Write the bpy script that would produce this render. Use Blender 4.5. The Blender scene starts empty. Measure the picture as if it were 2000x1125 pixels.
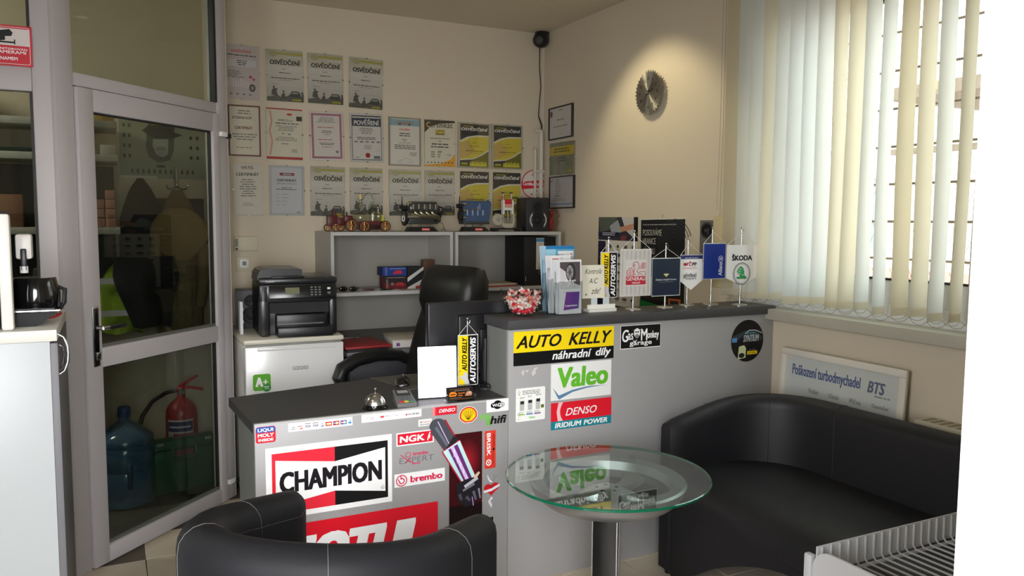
import bpy, bmesh, math, random
from mathutils import Vector as V, Matrix as Mx
scn = bpy.context.scene
COL = scn.collection
PI = math.pi
rnd = random.Random(7)

# ---------------------------------------------------------------- camera
YAW, TILT, ROLL, FPX, EYE = math.radians(26.75), math.radians(4.91), math.radians(.358), 1566., V((0, 0, 1.45))
_fh = V((math.sin(YAW), math.cos(YAW), 0)); _r0 = V((math.cos(YAW), -math.sin(YAW), 0))
_f = _fh*math.cos(TILT) - V((0, 0, math.sin(TILT))); _u0 = _r0.cross(_f)
_r = _r0*math.cos(ROLL) + _u0*math.sin(ROLL); _u = _u0*math.cos(ROLL) - _r0*math.sin(ROLL)
cd = bpy.data.cameras.new('camera'); cam = bpy.data.objects.new('camera', cd); COL.objects.link(cam)
cd.sensor_width = 36; cd.lens = 36*FPX/2000; cd.clip_start = .05
m = Mx.Identity(4)
for i in range(3):
    m[i][0] = _r[i]; m[i][1] = _u[i]; m[i][2] = -_f[i]; m[i][3] = EYE[i]
cam.matrix_world = m
scn.camera = cam

# ---------------------------------------------------------------- light
scn.view_settings.view_transform = 'Standard'; scn.view_settings.look = 'None'
scn.view_settings.gamma = 1; scn.view_settings.exposure = -.14; scn.view_settings.use_curve_mapping = False
w = bpy.data.worlds.new('overcast sky'); scn.world = w; w.use_nodes = True
bg = w.node_tree.nodes['Background']; bg.inputs[0].default_value = (.94, .97, 1, 1); bg.inputs[1].default_value = 7
def area(name, loc, tgt, sx, sy, power, col=(1, 1, 1), spread=None):
    d = bpy.data.lights.new(name, 'AREA'); d.shape = 'RECTANGLE'; d.size = sx; d.size_y = sy; d.energy = power; d.color = col
    if spread: d.spread = spread
    o = bpy.data.objects.new(name, d); COL.objects.link(o); o.location = loc
    o.rotation_euler = (V(tgt)-V(loc)).to_track_quat('-Z', 'Y').to_euler(); return o
def spot(name, loc, tgt, power, ang, blend, col, r=.05):
    d = bpy.data.lights.new(name, 'SPOT'); d.energy = power; d.spot_size = ang; d.spot_blend = blend; d.color = col; d.shadow_soft_size = r
    o = bpy.data.objects.new(name, d); COL.objects.link(o); o.location = loc
    o.rotation_euler = (V(tgt)-V(loc)).to_track_quat('-Z', 'Y').to_euler(); return o
area('entrance_daylight', (-.08, -.45, 1.1), (.62, 2.4, .3), .9, 1.8, 42, (.97, .98, 1), math.radians(84))
area('left_fill', (-1.35, .14, 1.35), (2.0, 2.3, .2), 1.2, 1.6, 50, (.97, .98, 1), math.radians(110))  # unseen fill, added to lift the wall under the sill and the floor
wp = area('window_portal', (3.0, 2.33, 1.83), (1, 2.33, 1.83), 1.4, 1.55, 1); wp.data.cycles.is_portal = True
area('ceiling_lamp_light', (-.9, 1.3, 2.62), (-.9, 1.3, 0), .16, 1.2, 6, (1, .86, .62))
area('storeroom_fill', (-1.5, 4.25, 2.6), (-.2, 4.4, .3), .2, .8, 44, (1, .95, .82))  # unseen fill, added to brighten the storeroom; no lamp hangs there
spot('ceiling_spotlight_beam', (2.08, 3.72, 2.64), (2.746, 3.62, 1.55), 27, math.radians(88), .55, (1, .87, .58), .03)
spot('counter_spotlight_beam', (.75, 3.05, 2.64), (.8, 3.1, 0), 2, math.radians(110), .8, (1, .9, .7), .05)

# ---------------------------------------------------------------- survey: a picture point on a real plane of the room
def ray(x, y): return _f + _r*((x-1000)/FPX) - _u*((y-562.5)/FPX)
def onz(x, y, z=0): d = ray(x, y); return EYE + d*((z-EYE.z)/d.z)
def onx(x, y, X): d = ray(x, y); return EYE + d*(X/d.x)
def ony(x, y, Y): d = ray(x, y); return EYE + d*(Y/d.y)
XW, YW, ZC, YC = 2.746, 4.97, 2.725, 2.75           # right wall, back wall, ceiling, counter front

# ---------------------------------------------------------------- materials
_mc = {}
def lin(c):
    c = c/255.; return c/12.92 if c <= .04045 else ((c+.055)/1.055)**2.4
def rgb(c): return (lin(c[0]), lin(c[1]), lin(c[2]), 1)
def mat(name, c, rough=.5, metal=0, noise=0, scale=20, bump=0, coat=0, emit=0, alpha=None, spec=None, c2=None):
    if name in _mc: return _mc[name]
    M = bpy.data.materials.new(name); M.use_nodes = True; nt = M.node_tree; b = nt.nodes['Principled BSDF']
    b.inputs['Base Color'].default_value = rgb(c); b.inputs['Roughness'].default_value = rough; b.inputs['Metallic'].default_value = metal
    if coat: b.inputs['Coat Weight'].default_value = coat; b.inputs['Coat Roughness'].default_value = .12
    if spec is not None: b.inputs['Specular IOR Level'].default_value = spec
    if emit: b.inputs['Emission Color'].default_value = rgb(c); b.inputs['Emission Strength'].default_value = emit
    if alpha is not None: b.inputs['Alpha'].default_value = alpha
    if noise or bump or c2:
        tc = nt.nodes.new('ShaderNodeTexCoord'); n = nt.nodes.new('ShaderNodeTexNoise'); n.inputs['Scale'].default_value = scale; n.inputs['Detail'].default_value = 4
        nt.links.new(tc.outputs['Object'], n.inputs['Vector'])
        if noise or c2:
            r = nt.nodes.new('ShaderNodeMix'); r.data_type = 'RGBA'
            a = rgb(c); k = 1-noise
            r.inputs[6].default_value = a; r.inputs[7].default_value = rgb(c2) if c2 else (a[0]*k, a[1]*k, a[2]*k, 1)
            nt.links.new(n.outputs['Fac'], r.inputs[0]); nt.links.new(r.outputs[2], b.inputs['Base Color'])
        if bump:
            bp = nt.nodes.new('ShaderNodeBump'); bp.inputs['Strength'].default_value = bump; bp.inputs['Distance'].default_value = .002
            nt.links.new(n.outputs['Fac'], bp.inputs['Height']); nt.links.new(bp.outputs['Normal'], b.inputs['Normal'])
    _mc[name] = M; return M
def sheet_glass(name, tint=(235, 240, 236), ior=1.5, base=0.0):
    """thin clear sheet: lets light straight through, mirrors by its fresnel term"""
    if name in _mc: return _mc[name]
    M = bpy.data.materials.new(name); M.use_nodes = True; nt = M.node_tree; nt.nodes.remove(nt.nodes['Principled BSDF'])
    t = nt.nodes.new('ShaderNodeBsdfTransparent'); t.inputs[0].default_value = rgb(tint)
    g = nt.nodes.new('ShaderNodeBsdfGlossy'); g.inputs['Roughness'].default_value = .02
    lw = nt.nodes.new('ShaderNodeLayerWeight'); lw.inputs[0].default_value = .5
    pw = nt.nodes.new('ShaderNodeMath'); pw.operation = 'POWER'; pw.inputs[1].default_value = 5
    ad = nt.nodes.new('ShaderNodeMath'); ad.operation = 'MULTIPLY_ADD'; r0 = ((ior-1)/(ior+1))**2+base; ad.inputs[1].default_value = 1-r0; ad.inputs[2].default_value = r0; ad.use_clamp = True
    nt.links.new(lw.outputs['Facing'], pw.inputs[0]); nt.links.new(pw.outputs[0], ad.inputs[0])
    mx = nt.nodes.new('ShaderNodeMixShader'); nt.links.new(ad.outputs[0], mx.inputs[0]); nt.links.new(t.outputs[0], mx.inputs[1]); nt.links.new(g.outputs[0], mx.inputs[2])
    nt.links.new(mx.outputs[0], nt.nodes['Material Output'].inputs[0])
    _mc[name] = M; return M
def translucent(name, c, amt=.5, tr=0):
    if name in _mc: return _mc[name]
    M = bpy.data.materials.new(name); M.use_nodes = True; nt = M.node_tree; nt.nodes.remove(nt.nodes['Principled BSDF'])
    d = nt.nodes.new('ShaderNodeBsdfDiffuse'); d.inputs[0].default_value = rgb(c)
    t = nt.nodes.new('ShaderNodeBsdfTranslucent'); t.inputs[0].default_value = rgb(c)
    mx = nt.nodes.new('ShaderNodeMixShader'); mx.inputs[0].default_value = amt
    nt.links.new(d.outputs[0], mx.inputs[1]); nt.links.new(t.outputs[0], mx.inputs[2]); out = mx.outputs[0]
    if tr:
        p = nt.nodes.new('ShaderNodeBsdfTransparent'); m2 = nt.nodes.new('ShaderNodeMixShader'); m2.inputs[0].default_value = tr
        nt.links.new(out, m2.inputs[1]); nt.links.new(p.outputs[0], m2.inputs[2]); out = m2.outputs[0]
    nt.links.new(out, nt.nodes['Material Output'].inputs[0])
    _mc[name] = M; return M
def ink(c):
    return mat('print_%d_%d_%d' % tuple(c), c, .42, spec=.3)

WALL = mat('white_wall_paint', (208, 196, 174), .85, noise=.06, scale=3, bump=.05)
CEIL = mat('white_ceiling_paint', (218, 208, 186), .9)
ALU = mat('grey_painted_aluminium', (184, 178, 179), .45, noise=.05, scale=4)
GASKET = mat('black_gasket', (28, 28, 28), .6)
GLASS = sheet_glass('window_glass', (238, 243, 240), 1.5)
DOORGLASS = sheet_glass('door_glass', (206, 210, 206), 1.5, .0)
CLEAR = sheet_glass('clear_acrylic', (240, 242, 242), 1.35, .02)
CHROME = mat('chrome', (206, 206, 210), .2, 1)
BLACKP = mat('black_plastic', (24, 24, 26), .38)
BLACKM = mat('matt_black', (20, 20, 21), .7)
GLOSSB = mat('gloss_black', (12, 12, 14), .12, coat=.5)
WHITEP = mat('white_plastic', (226, 226, 222), .4)
GREYLAM = mat('grey_laminate', (163, 162, 162), .42, noise=.04, scale=3)
DARKLAM = mat('graphite_laminate', (66, 65, 67), .42, noise=.12, scale=60, bump=.05)
LIGHTGREY = mat('light_grey_board', (184, 180, 172), .55, noise=.04, scale=4)
MIDGREY = mat('mid_grey_board', (120, 122, 118), .55)
LEATHER = mat('black_leather', (27, 27, 30), .58, bump=.25, scale=160, spec=.18)
LEATHERD = mat('black_sofa_leather', (27, 27, 31), .5, bump=.2, scale=140, spec=.4)
THREAD = mat('grey_stitching', (92, 90, 88), .8)

# ---------------------------------------------------------------- mesh builder
class MB:
    def __init__(s): s.v = []; s.f = []; s.mi = []; s.sm = []; s.mats = []; s.T = Mx.Identity(4)
    def m(s, mt):
        if mt not in s.mats: s.mats.append(mt)
        return s.mats.index(mt)
    def add(s, vs, fs, mt, smooth=False):
        k = len(s.v); i = s.m(mt)
        s.v += [tuple(s.T @ V(p)) for p in vs]
        for f in fs: s.f.append(tuple(k+a for a in f)); s.mi.append(i); s.sm.append(smooth)
        return s
    def box(s, x0, x1, y0, y1, z0, z1, mt, b=0, seg=2):
        if b <= 0:
            return s.add([(x0,y0,z0),(x1,y0,z0),(x1,y1,z0),(x0,y1,z0),(x0,y0,z1),(x1,y0,z1),(x1,y1,z1),(x0,y1,z1)],
                         [(0,3,2,1),(4,5,6,7),(0,1,5,4),(1,2,6,5),(2,3,7,6),(3,0,4,7)], mt)
        bm = bmesh.new(); bmesh.ops.create_cube(bm, size=1)
        for v in bm.verts: v.co = V(((x0+x1)/2+v.co.x*(x1-x0), (y0+y1)/2+v.co.y*(y1-y0), (z0+z1)/2+v.co.z*(z1-z0)))
        bmesh.ops.bevel(bm, geom=bm.edges[:], offset=b, segments=seg, affect='EDGES', profile=.5)
        bm.verts.ensure_lookup_table()
        s.add([v.co[:] for v in bm.verts], [[v.index for v in f.verts] for f in bm.faces], mt, True); bm.free(); return s
    def prism(s, pts, z0, z1, mt, smooth=False):
        n = len(pts)
        vs = [(p[0], p[1], z0) for p in pts]+[(p[0], p[1], z1) for p in pts]
        return s.add(vs, [tuple(range(n))[::-1], tuple(range(n, 2*n))]+[(i, (i+1) % n, n+(i+1) % n, n+i) for i in range(n)], mt, smooth)
    def rings(s, R, mt, caps=True, closed=False, smooth=True):
        n = len(R[0]); vs = [p for r in R for p in r]; fs = []; L = len(R)
        for i in range(L if closed else L-1):
            a = i*n; b = ((i+1) % L)*n
            for j in range(n): fs.append((a+j, a+(j+1) % n, b+(j+1) % n, b+j))
        if caps and not closed: fs += [tuple(range(n))[::-1], tuple(range((L-1)*n, L*n))]
        return s.add(vs, fs, mt, smooth)
    def tube(s, pts, r, mt, n=8, closed=False, caps=True, flat=1.):
        pts = [V(p) for p in pts]; R = []; L = len(pts); up = None
        for i, p in enumerate(pts):
            t = (pts[(i+1) % L]-pts[i-1]) if closed else (pts[min(i+1, L-1)]-pts[max(i-1, 0)])
            t.normalize()
            if up is None:
                up = V((0, 0, 1)) if abs(t.z) < .9 else V((1, 0, 0))
            a = up - t*up.dot(t)
            if a.length < 1e-5: a = V((1, 0, 0)) - t*t.x
            a.normalize(); b = t.cross(a); up = a
            rr = r[i] if isinstance(r, (list, tuple)) else r
            R.append([p+a*math.cos(2*PI*j/n)*rr+b*math.sin(2*PI*j/n)*rr*flat for j in range(n)])
        return s.rings(R, mt, caps, closed)
    def cyl(s, a, b, r, mt, r2=None, n=20): return s.tube([a, b], [r, r if r2 is None else r2], mt, n)
    def lathe(s, prof, mt, c=(0, 0, 0), ax='z', n=28, caps=True):
        R = []
        for (r, h) in prof:
            q = []
            for j in range(n):
                x, y = r*math.cos(2*PI*j/n), r*math.sin(2*PI*j/n)
                q.append((c[0]+x, c[1]+y, c[2]+h) if ax == 'z' else (c[0]+x, c[1]+h, c[2]+y) if ax == 'y' else (c[0]+h, c[1]+x, c[2]+y))
            R.append(q)
        return s.rings(R, mt, caps)
    def ball(s, c, rx, ry, rz, mt, n=16, m=10):
        R = []
        for i in range(m+1):
            t = -PI/2+PI*i/m; k = max(math.cos(t), .01)
            R.append([(c[0]+rx*k*math.cos(2*PI*j/n), c[1]+ry*k*math.sin(2*PI*j/n), c[2]+rz*math.sin(t)) for j in range(n)])
        return s.rings(R, mt)
    def build(s, name, parent=None, loc=None):
        me = bpy.data.meshes.new(name); me.from_pydata(s.v, [], s.f)
        for x in s.mats: me.materials.append(x)
        me.polygons.foreach_set('material_index', s.mi); me.polygons.foreach_set('use_smooth', s.sm)
        bm = bmesh.new(); bm.from_mesh(me); bmesh.ops.recalc_face_normals(bm, faces=bm.faces[:])
        if any(s.sm):
            for e in bm.edges:
                if len(e.link_faces) == 2 and e.calc_face_angle(0) > .7: e.smooth = False
        bm.to_mesh(me); bm.free(); me.update()
        o = bpy.data.objects.new(name, me); COL.objects.link(o)
        if parent: o.parent = parent
        if loc: o.location = loc
        return o
def thing(name, label, cat, loc=(0, 0, 0), rz=0, group=None, M=None):
    o = bpy.data.objects.new(name, None); COL.objects.link(o); o.empty_display_size = .05
    o.location = loc; o.rotation_euler = (0, 0, rz)
    if M is not None: o.matrix_basis = M
    o['label'] = label; o['category'] = cat
    if group: o['group'] = group
    return o
def tag(o, label, cat, group=None):
    o['label'] = label; o['category'] = cat
    if group: o['group'] = group
    return o
def lab(o, label): o['label'] = label; return o
def struct(o): o['kind'] = 'structure'; return o
def dup(o, parent=None):
    c = o.copy(); COL.objects.link(c)
    if parent: c.parent = parent
    for ch in list(o.children): dup(ch, c)
    return c

# ---------------------------------------------------------------- flat print: lettering and logos on a sheet
_tc = {}
def textmesh(body, bold):
    k = (body, bold)
    if k in _tc: return _tc[k]
    cu = bpy.data.curves.new('t', 'FONT'); cu.body = body; cu.resolution_u = 3 if len(body) < 14 else 2; cu.offset = bold; cu.size = 1
    o = bpy.data.objects.new('t', cu); me = o.to_mesh()
    vs = [(v.co.x, v.co.y) for v in me.vertices]; fs = [tuple(p.vertices) for p in me.polygons]
    o.to_mesh_clear(); bpy.data.objects.remove(o); bpy.data.curves.remove(cu)
    x0 = min(v[0] for v in vs); x1 = max(v[0] for v in vs); y0 = min(v[1] for v in vs); y1 = max(v[1] for v in vs)
    _tc[k] = ([((a-x0)/(x1-x0), (b-y0)/(y1-y0)) for a, b in vs], fs); return _tc[k]
class Print:
    """2-D artwork, x to the right, y up, in units of u (default metres)"""
    STEP = .00012
    def __init__(s, w, h, base=None, thick=.0008, z0=0., corner=0):
        s.mb = MB(); s.w = w; s.h = h; s.z = z0
        if base is not None:
            p = s.rr(0, 0, w, h, corner) if corner else [(0, 0), (w, 0), (w, h), (0, h)]
            s.mb.prism(p, z0, z0+thick, mat_or(base)); s.z = z0+thick
    @staticmethod
    def rr(x, y, w, h, r, n=4):
        P = []
        for cx, cy, a in ((x+w-r, y+r, -90), (x+w-r, y+h-r, 0), (x+r, y+h-r, 90), (x+r, y+r, 180)):
            for i in range(n+1):
                t = math.radians(a+90*i/n); P.append((cx+r*math.cos(t), cy+r*math.sin(t)))
        return P
    def up(s): s.z += s.STEP
    def poly(s, pts, c, same=False):
        if not same: s.up()
        s.mb.add([(p[0], p[1], s.z) for p in pts], [tuple(range(len(pts)))], mat_or(c)); return s
    def rect(s, x, y, w, h, c, same=False): return s.poly([(x, y), (x+w, y), (x+w, y+h), (x, y+h)], c, same)
    def rrect(s, x, y, w, h, r, c): return s.poly(s.rr(x, y, w, h, r), c)
    def ell(s, cx, cy, rx, ry, c, n=28, a0=0, a1=360, same=False):
        k = n if a1-a0 >= 360 else n+1
        return s.poly([(cx+rx*math.cos(math.radians(a0+(a1-a0)*i/n)), cy+ry*math.sin(math.radians(a0+(a1-a0)*i/n))) for i in range(k)], c, same)
    def line(s, pts, wd, c, same=False):
        if not same: s.up()
        for (a, b) in zip(pts[:-1], pts[1:]):
            dx, dy = b[0]-a[0], b[1]-a[1]; L = math.hypot(dx, dy) or 1; nx, ny = -dy/L*wd/2, dx/L*wd/2
            s.mb.add([(a[0]-nx, a[1]-ny, s.z), (b[0]-nx, b[1]-ny, s.z), (b[0]+nx, b[1]+ny, s.z), (a[0]+nx, a[1]+ny, s.z)], [(0, 1, 2, 3)], mat_or(c))
        return s
    def arc(s, cx, cy, rx, ry, a0, a1, wd, c, n=16, same=False):
        return s.line([(cx+rx*math.cos(math.radians(a0+(a1-a0)*i/n)), cy+ry*math.sin(math.radians(a0+(a1-a0)*i/n))) for i in range(n+1)], wd, c, same)
    def text(s, t, x, y, w, h, c, bold=.0, slant=0, rot=0):
        """fills the box x,y,w,h; rot=90 reads bottom-to-top, -90 top-to-bottom"""
        vs, fs = textmesh(t, 0); s.up(); H = h if rot == 0 else w; e = bold*H*.95
        if rot == 0: x += e; w -= 2*e; y += e*.6; h -= 1.2*e
        else: x += e*.6; w -= 1.2*e; y += e; h -= 2*e
        st = [(0, 0)] if e <= 0 else [(-1, -.6), (1, -.6), (-1, .6), (1, .6), (0, 0)]+([(-1, 0), (1, 0), (-.5, .6), (.5, .6), (-.5, -.6), (.5, -.6)] if bold > .045 else [])
        for dx, dy in st:
            o = []; s.z += 2e-5
            if rot: dx, dy = dy, dx
            for a, b in vs:
                if rot == 90: px, py = x+w*(1-b), y+h*a+slant*w*(b-.5)
                elif rot == -90: px, py = x+w*b, y+h*(1-a)-slant*w*(b-.5)
                else: px, py = x+w*a+slant*h*(b-.5), y+h*b
                o.append((px+dx*e, py+dy*e, s.z))
            s.mb.add(o, fs, mat_or(c))
        return s
    def para(s, x, y, w, n, lh, c, seed=0, centre=True, th=.42, fill=(.55, 1)):
        """n lines of words too small to read, downward from y"""
        r = random.Random(seed); s.up()
        for i in range(n):
            L = w*r.uniform(*fill); a = x+(w-L)/2 if centre else x; e = a+L; yy = y-i*lh
            while a < e-lh*.5:
                k = min(lh*r.uniform(.8, 3), e-a)
                s.mb.add([(a, yy, s.z), (a+k, yy, s.z), (a+k, yy+lh*th, s.z), (a, yy+lh*th, s.z)], [(0, 1, 2, 3)], mat_or(c)); a += k+lh*.35
        return s
    def build(s, name, parent=None, M=None):
        o = s.mb.build(name, parent)
        if M is not None: o.matrix_basis = M
        return o
def mat_or(c): return c if not isinstance(c, (tuple, list)) else ink(c)
def frame3(o, ux, uy):
    ux = V(ux).normalized(); uy = V(uy).normalized(); n = ux.cross(uy)
    M = Mx.Identity(4)
    for i in range(3): M[i][0] = ux[i]; M[i][1] = uy[i]; M[i][2] = n[i]; M[i][3] = o[i]
    return M
def quad(TL, TR, BL):
    """three corners on a plane -> frame at the lower left corner, width, height"""
    ux = (TR-TL).normalized(); d = TL-BL; uy = (d-ux*d.dot(ux)).normalized(); h = d.dot(uy)
    return frame3(TL-uy*h, ux, uy), (TR-TL).length, h
# ================================================================ the room
TILE = mat('beige_floor_tile', (214, 202, 182), .38, c2=(188, 176, 154), scale=9, bump=.1)
GROUT = mat('dark_grout', (92, 84, 72), .9)
fl = struct(MB().box(-2.3, 2.9, -.6, 5.1, -.1, -.004, GROUT).build('floor'))
tl = MB().box(.0015, .3015, .0015, .3015, -.004, 0, TILE, b=.0012, seg=1)
t0 = tl.build('floor_tile', fl); first = True
for i in range(-4, 9):
    for j in range(-12, 5):
        x, y = .1+.303*i, 3.64+.303*j
        if x > 2.72 or y < -.4 or y > 4.95: continue
        if x < .3 and y > x+3.75: continue
        if x < .5 and y > 4.05 and y > x+3.6: continue
        if x < -.75 or y > 4.9: continue
        o = t0 if first else t0.copy()
        if not first: COL.objects.link(o)
        first = False; o.location = (x, y, 0)
DFLOOR = mat('dark_grey_lino', (74, 74, 68), .5, noise=.1, scale=6)
struct(MB().prism([(-2.2, 3.60), (-.13, 3.60), (.55, 4.30), (.55, 4.97), (-2.2, 4.97)], .0, .003, DFLOOR).build('floor'))
struct(MB().box(-2.3, 2.9, -.6, 5.1, ZC, ZC+.1, CEIL).build('ceiling'))
struct(MB().box(-2.3, 2.9, YW, YW+.12, 0, ZC, WALL).build('wall_back'))
struct(MB().box(-2.3, -2.2, -.6, YW, 0, ZC, WALL).build('wall_left'))
WY0, WY1, WZ0, WZ1 = 1.62, 3.04, 1.045, 2.62
m = MB()
m.box(XW, XW+.26, .2, WY0, 0, ZC, WALL).box(XW, XW+.26, WY1, 5.09, 0, ZC, WALL).box(XW, XW+.26, WY0, WY1, 0, WZ0-.02, WALL).box(XW, XW+.26, WY0, WY1, WZ1, ZC, WALL)
struct(m.build('wall_right'))
REVEAL = mat('white_entrance_reveal', (246, 246, 244), .6)
m = MB().box(.69, 3.0, -.55, .456, 0, ZC, REVEAL); struct(m.build('wall_front'))
struct(MB().box(-2.3, -.62, -.55, .1, 0, ZC, WALL).build('wall_front_left'))
struct(MB().box(.52, .56, 4.31, YW, 0, ZC, WALL).build('wall_storeroom'))
t = thing('sky_block_door', '', '', (-.62, -.56, 0)); del t['label']; del t['category']; t['kind'] = 'structure'  # unseen closed door, added to keep sky light out of the doorway
MB().box(0, 1.31, 0, .04, 0, 2.3, WHITEP).build('door_leaf', t); MB().box(0, 1.31, 0, .04, 2.3, ZC, WHITEP).build('sky_block_panel', t)
MB().tube([(.1, .04, 1.0), (.1, .08, 1.0), (.22, .08, 1.0)], .01, CHROME, 8).build('lever_handle', t)
# window sill
SILL = mat('cream_stone_sill', (186, 182, 166), .5, noise=.12, scale=12)
struct(MB().box(2.694, XW+.14, WY0-.1, 2.86, .997, 1.047, SILL, b=.006).build('trim_1'))
struct(MB().box(XW-.0, XW+.14, 2.86, WY1, .997, 1.047, SILL).build('trim_2'))
# window
PVC = mat('white_window_pvc', (224, 226, 226), .35)
XG = XW+.10
wy1 = onx(1555, 290, XG).y; wz0 = onx(1547, 531, XG).z; wz1 = onx(1563, 47, XG).z
wt = thing('window_1', 'white plastic window behind the vertical blinds', 'window', (XG, 2.3, WZ0)); wt['kind'] = 'structure'
del wt['category']; del wt['label']
def wb(m, y0, y1, z0, z1, mt, x0=-.02, x1=.05, b=.004): return m.box(x0, x1, y0-2.3, y1-2.3, z0-WZ0, z1-WZ0, mt, b)
m = MB()
wb(m, WY0, wy1, WZ0, wz0, PVC); wb(m, wy1, WY1, WZ0, WZ1, PVC); wb(m, WY0, wy1, wz1, WZ1, PVC); wb(m, WY0, WY0+.12, wz0, wz1, PVC)
wb(m, WY0, WY1, WZ0, WZ0+.07, PVC, -.035, -.02)
m.build('window_frame', wt)
g = .012; m = MB()
wb(m, wy1-g, wy1+.002, wz0, wz1, GASKET, -.024, .0, 0); wb(m, WY0+.12, WY0+.12+g, wz0, wz1, GASKET, -.024, .0, 0)
wb(m, WY0+.12, wy1, wz0, wz0+.008, GASKET, -.024, .0, 0); wb(m, WY0+.12, wy1, wz1-g, wz1, GASKET, -.024, .0, 0)
m.build('gasket', wt)
wb(MB(), WY0+.12, wy1, wz0, wz1, GLASS, .012, .018, 0).build('glass_pane', wt)
# outdoors
OUTW = mat('sunlit_white_render', (245, 243, 238), .9); GRN = mat('green_shutter', (70, 170, 120), .6); REDB = mat('pale_red_plinth', (214, 150, 142), .8)
tag(MB().box(7, 7.2, -6, 12, -.5, 3.2, OUTW).box(6.96, 7.01, -6, 12, -.5, .98, REDB).build('neighbouring_building'), 'white rendered building with a pale red plinth, seen through the window', 'building')
yy = onx(1654, 480, 6.95)
t = thing('green_shuttered_window', 'green shuttered window on the building outside', 'window', (6.98, yy.y, yy.z+.03))
MB().box(-.06, -.02, -.36, .36, -.05, .72, mat('grey_blue_casing', (150, 164, 170), .6)).build('casing', t)
MB().box(-.09, -.06, -.30, -.03, 0, .42, GRN).build('shutter', t); MB().box(-.09, -.06, .03, .30, 0, .42, GRN).build('shutter', t)
tag(MB().box(3.3, 12, -8, 14, -.6, -.5, mat('pale_concrete_yard', (200, 196, 188), .9)).build('yard_ground'), 'pale concrete yard outside the window', 'ground')['kind'] = 'structure'
ROOFB = mat('weathered_brown_timber', (142, 126, 112), .8, noise=.4, scale=30)
t = thing('lean_to_roof', 'weathered timber lean-to roof outside the window', 'roof', (5.2, 2.9, 0))
zr = onx(1650, 205, 5.2).z
MB().box(-.05, 1.2, -1.6, 1.2, zr-.03, zr+.06, ROOFB).build('roof_board', t)
MB().box(-.02, .06, -1.6, 1.2, zr-.42, zr-.38, ROOFB).build('beam', t)
for yv in (-1.5,): MB().box(0, .08, yv, yv+.08, -.5, zr, ROOFB).build('post', t)
YPOST = mat('yellow_paint', (222, 208, 96), .6)
yp = onx(1803, 400, 4.2)
t = thing('yellow_gas_riser', 'yellow pipe standing outside the window', 'pipe', (4.2, yp.y, -.5))
m = MB().cyl((0, 0, 0), (0, 0, 4), .028, YPOST)
m.build('pipe', t)
for z in (1.4, 2.0, 2.7): MB().cyl((0, 0, z), (0, 0, z+.05), .042, YPOST).build('coupling', t)
# security grille
RUST = mat('rusty_steel', (156, 132, 114), .7, noise=.4, scale=40)
t = thing('security_grille', 'rusty steel bar grille with diagonal wire outside the window', 'grille', (3.12, 0, 0))
for k in range(9):
    z = 1.12+k*.165
    MB().tube([(0, WY0, z), (0, WY1, z+.0)], .006, RUST, 6).build('bar', t)
m = MB()
for k in range(16):
    y = WY0+k*.095
    m.tube([(.012, y, 1.1), (.012, y+.3, 1.72)], .0013, RUST, 4); m.tube([(.012, y+.3, 1.1), (.012, y, 1.72)], .0013, RUST, 4)
m.build('wire_mesh', t)['kind'] = 'stuff'

# vertical blinds
XB = 2.695
SLAT = [translucent('cream_blind_fabric', (232, 225, 205), .55), translucent('white_blind_fabric', (236, 239, 238), .6), translucent('beige_blind_fabric', (214, 204, 178), .5)]
t = thing('vertical_blinds', 'cream vertical fabric blinds hanging across the window', 'blinds', (XB, 2.4, 0), group=None)
HZ = 2.60
MB().box(-.02, .025, -.9, .76, HZ, HZ+.04, WHITEP, .004).build('head_rail', t)
cx = [1432, 1455, 1476, 1500, 1525, 1551, 1578, 1606, 1635, 1665, 1696, 1728, 1768, 1806, 1842, 1884, 1925]
kinds = [2, 1, 1, 0, 1, 1, 1, 1, 0, 0, 1, 1, 2, 0, 1, 0, 0]
prev = []
for i, (px, kd) in enumerate(zip(cx, kinds)):
    yc = onx(px, 300, XB).y-2.4
    zb = 1.092+.006*math.sin(i*2.1)
    ang = math.radians([20, 14, 8, 4, 2, 4, 0, 3, -2, 4, 2, -3, 5, 0, 3, -4, 0][i])
    dy, dx = .089/2*math.sin(ang)*1.0, .089/2*math.cos(ang)
    tw = rnd.uniform(-.12, .12)
    def section(z, f):
        a = ang+tw*f; q = []
        for k in range(7):
            u = (k/6-.5)*.089; b = .004*(1-(2*k/6-1)**2)
            q.append((u*math.cos(a)*-1+b*math.sin(a), u*math.sin(a)+b*math.cos(a)+.006*math.sin(f*5+i)*f, z))
        return q
    R = [section(zb+(HZ-zb)*k/6, 1-k/6) for k in range(7)]
    m = MB(); vs = [p for r_ in R for p in r_]
    m.add([(p[0], p[1]+yc, p[2]) for p in vs], [(a*7+b, a*7+b+1, (a+1)*7+b+1, (a+1)*7+b) for a in range(6) for b in range(6)], SLAT[kd], True)
    m.build('slat', t)
    m = MB(); q = [(p[0], p[1]+yc, p[2]-.0) for p in R[0]]
    m.add([(p[0]*1.0-.001, p[1]-.001, p[2]+.03) for p in q]+[(p[0]-.001, p[1]-.001, p[2]-.002) for p in q], [(b, b+1, 8+b, 7+b) for b in range(6)], SLAT[0], True)
    m.build('weight_pocket', t)
    prev.append((V(q[0]), V(q[-1])))
m = MB(); CH = mat('bead_chain', (150, 142, 124), .5)
for side in (0, 1):
    m = MB()
    for a, b in zip(prev[:-1], prev[1:]):
        p, q = a[side], b[side]; mid = (p+q)/2-V((0, 0, .02)); m.tube([p, (p+mid)/2-V((0, 0, .006)), mid, (mid+q)/2-V((0, 0, .006)), q], .0011, CH, 4)
    m.build('bottom_chain', t)
yc = onx(1411, 200, XB).y-2.4
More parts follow.
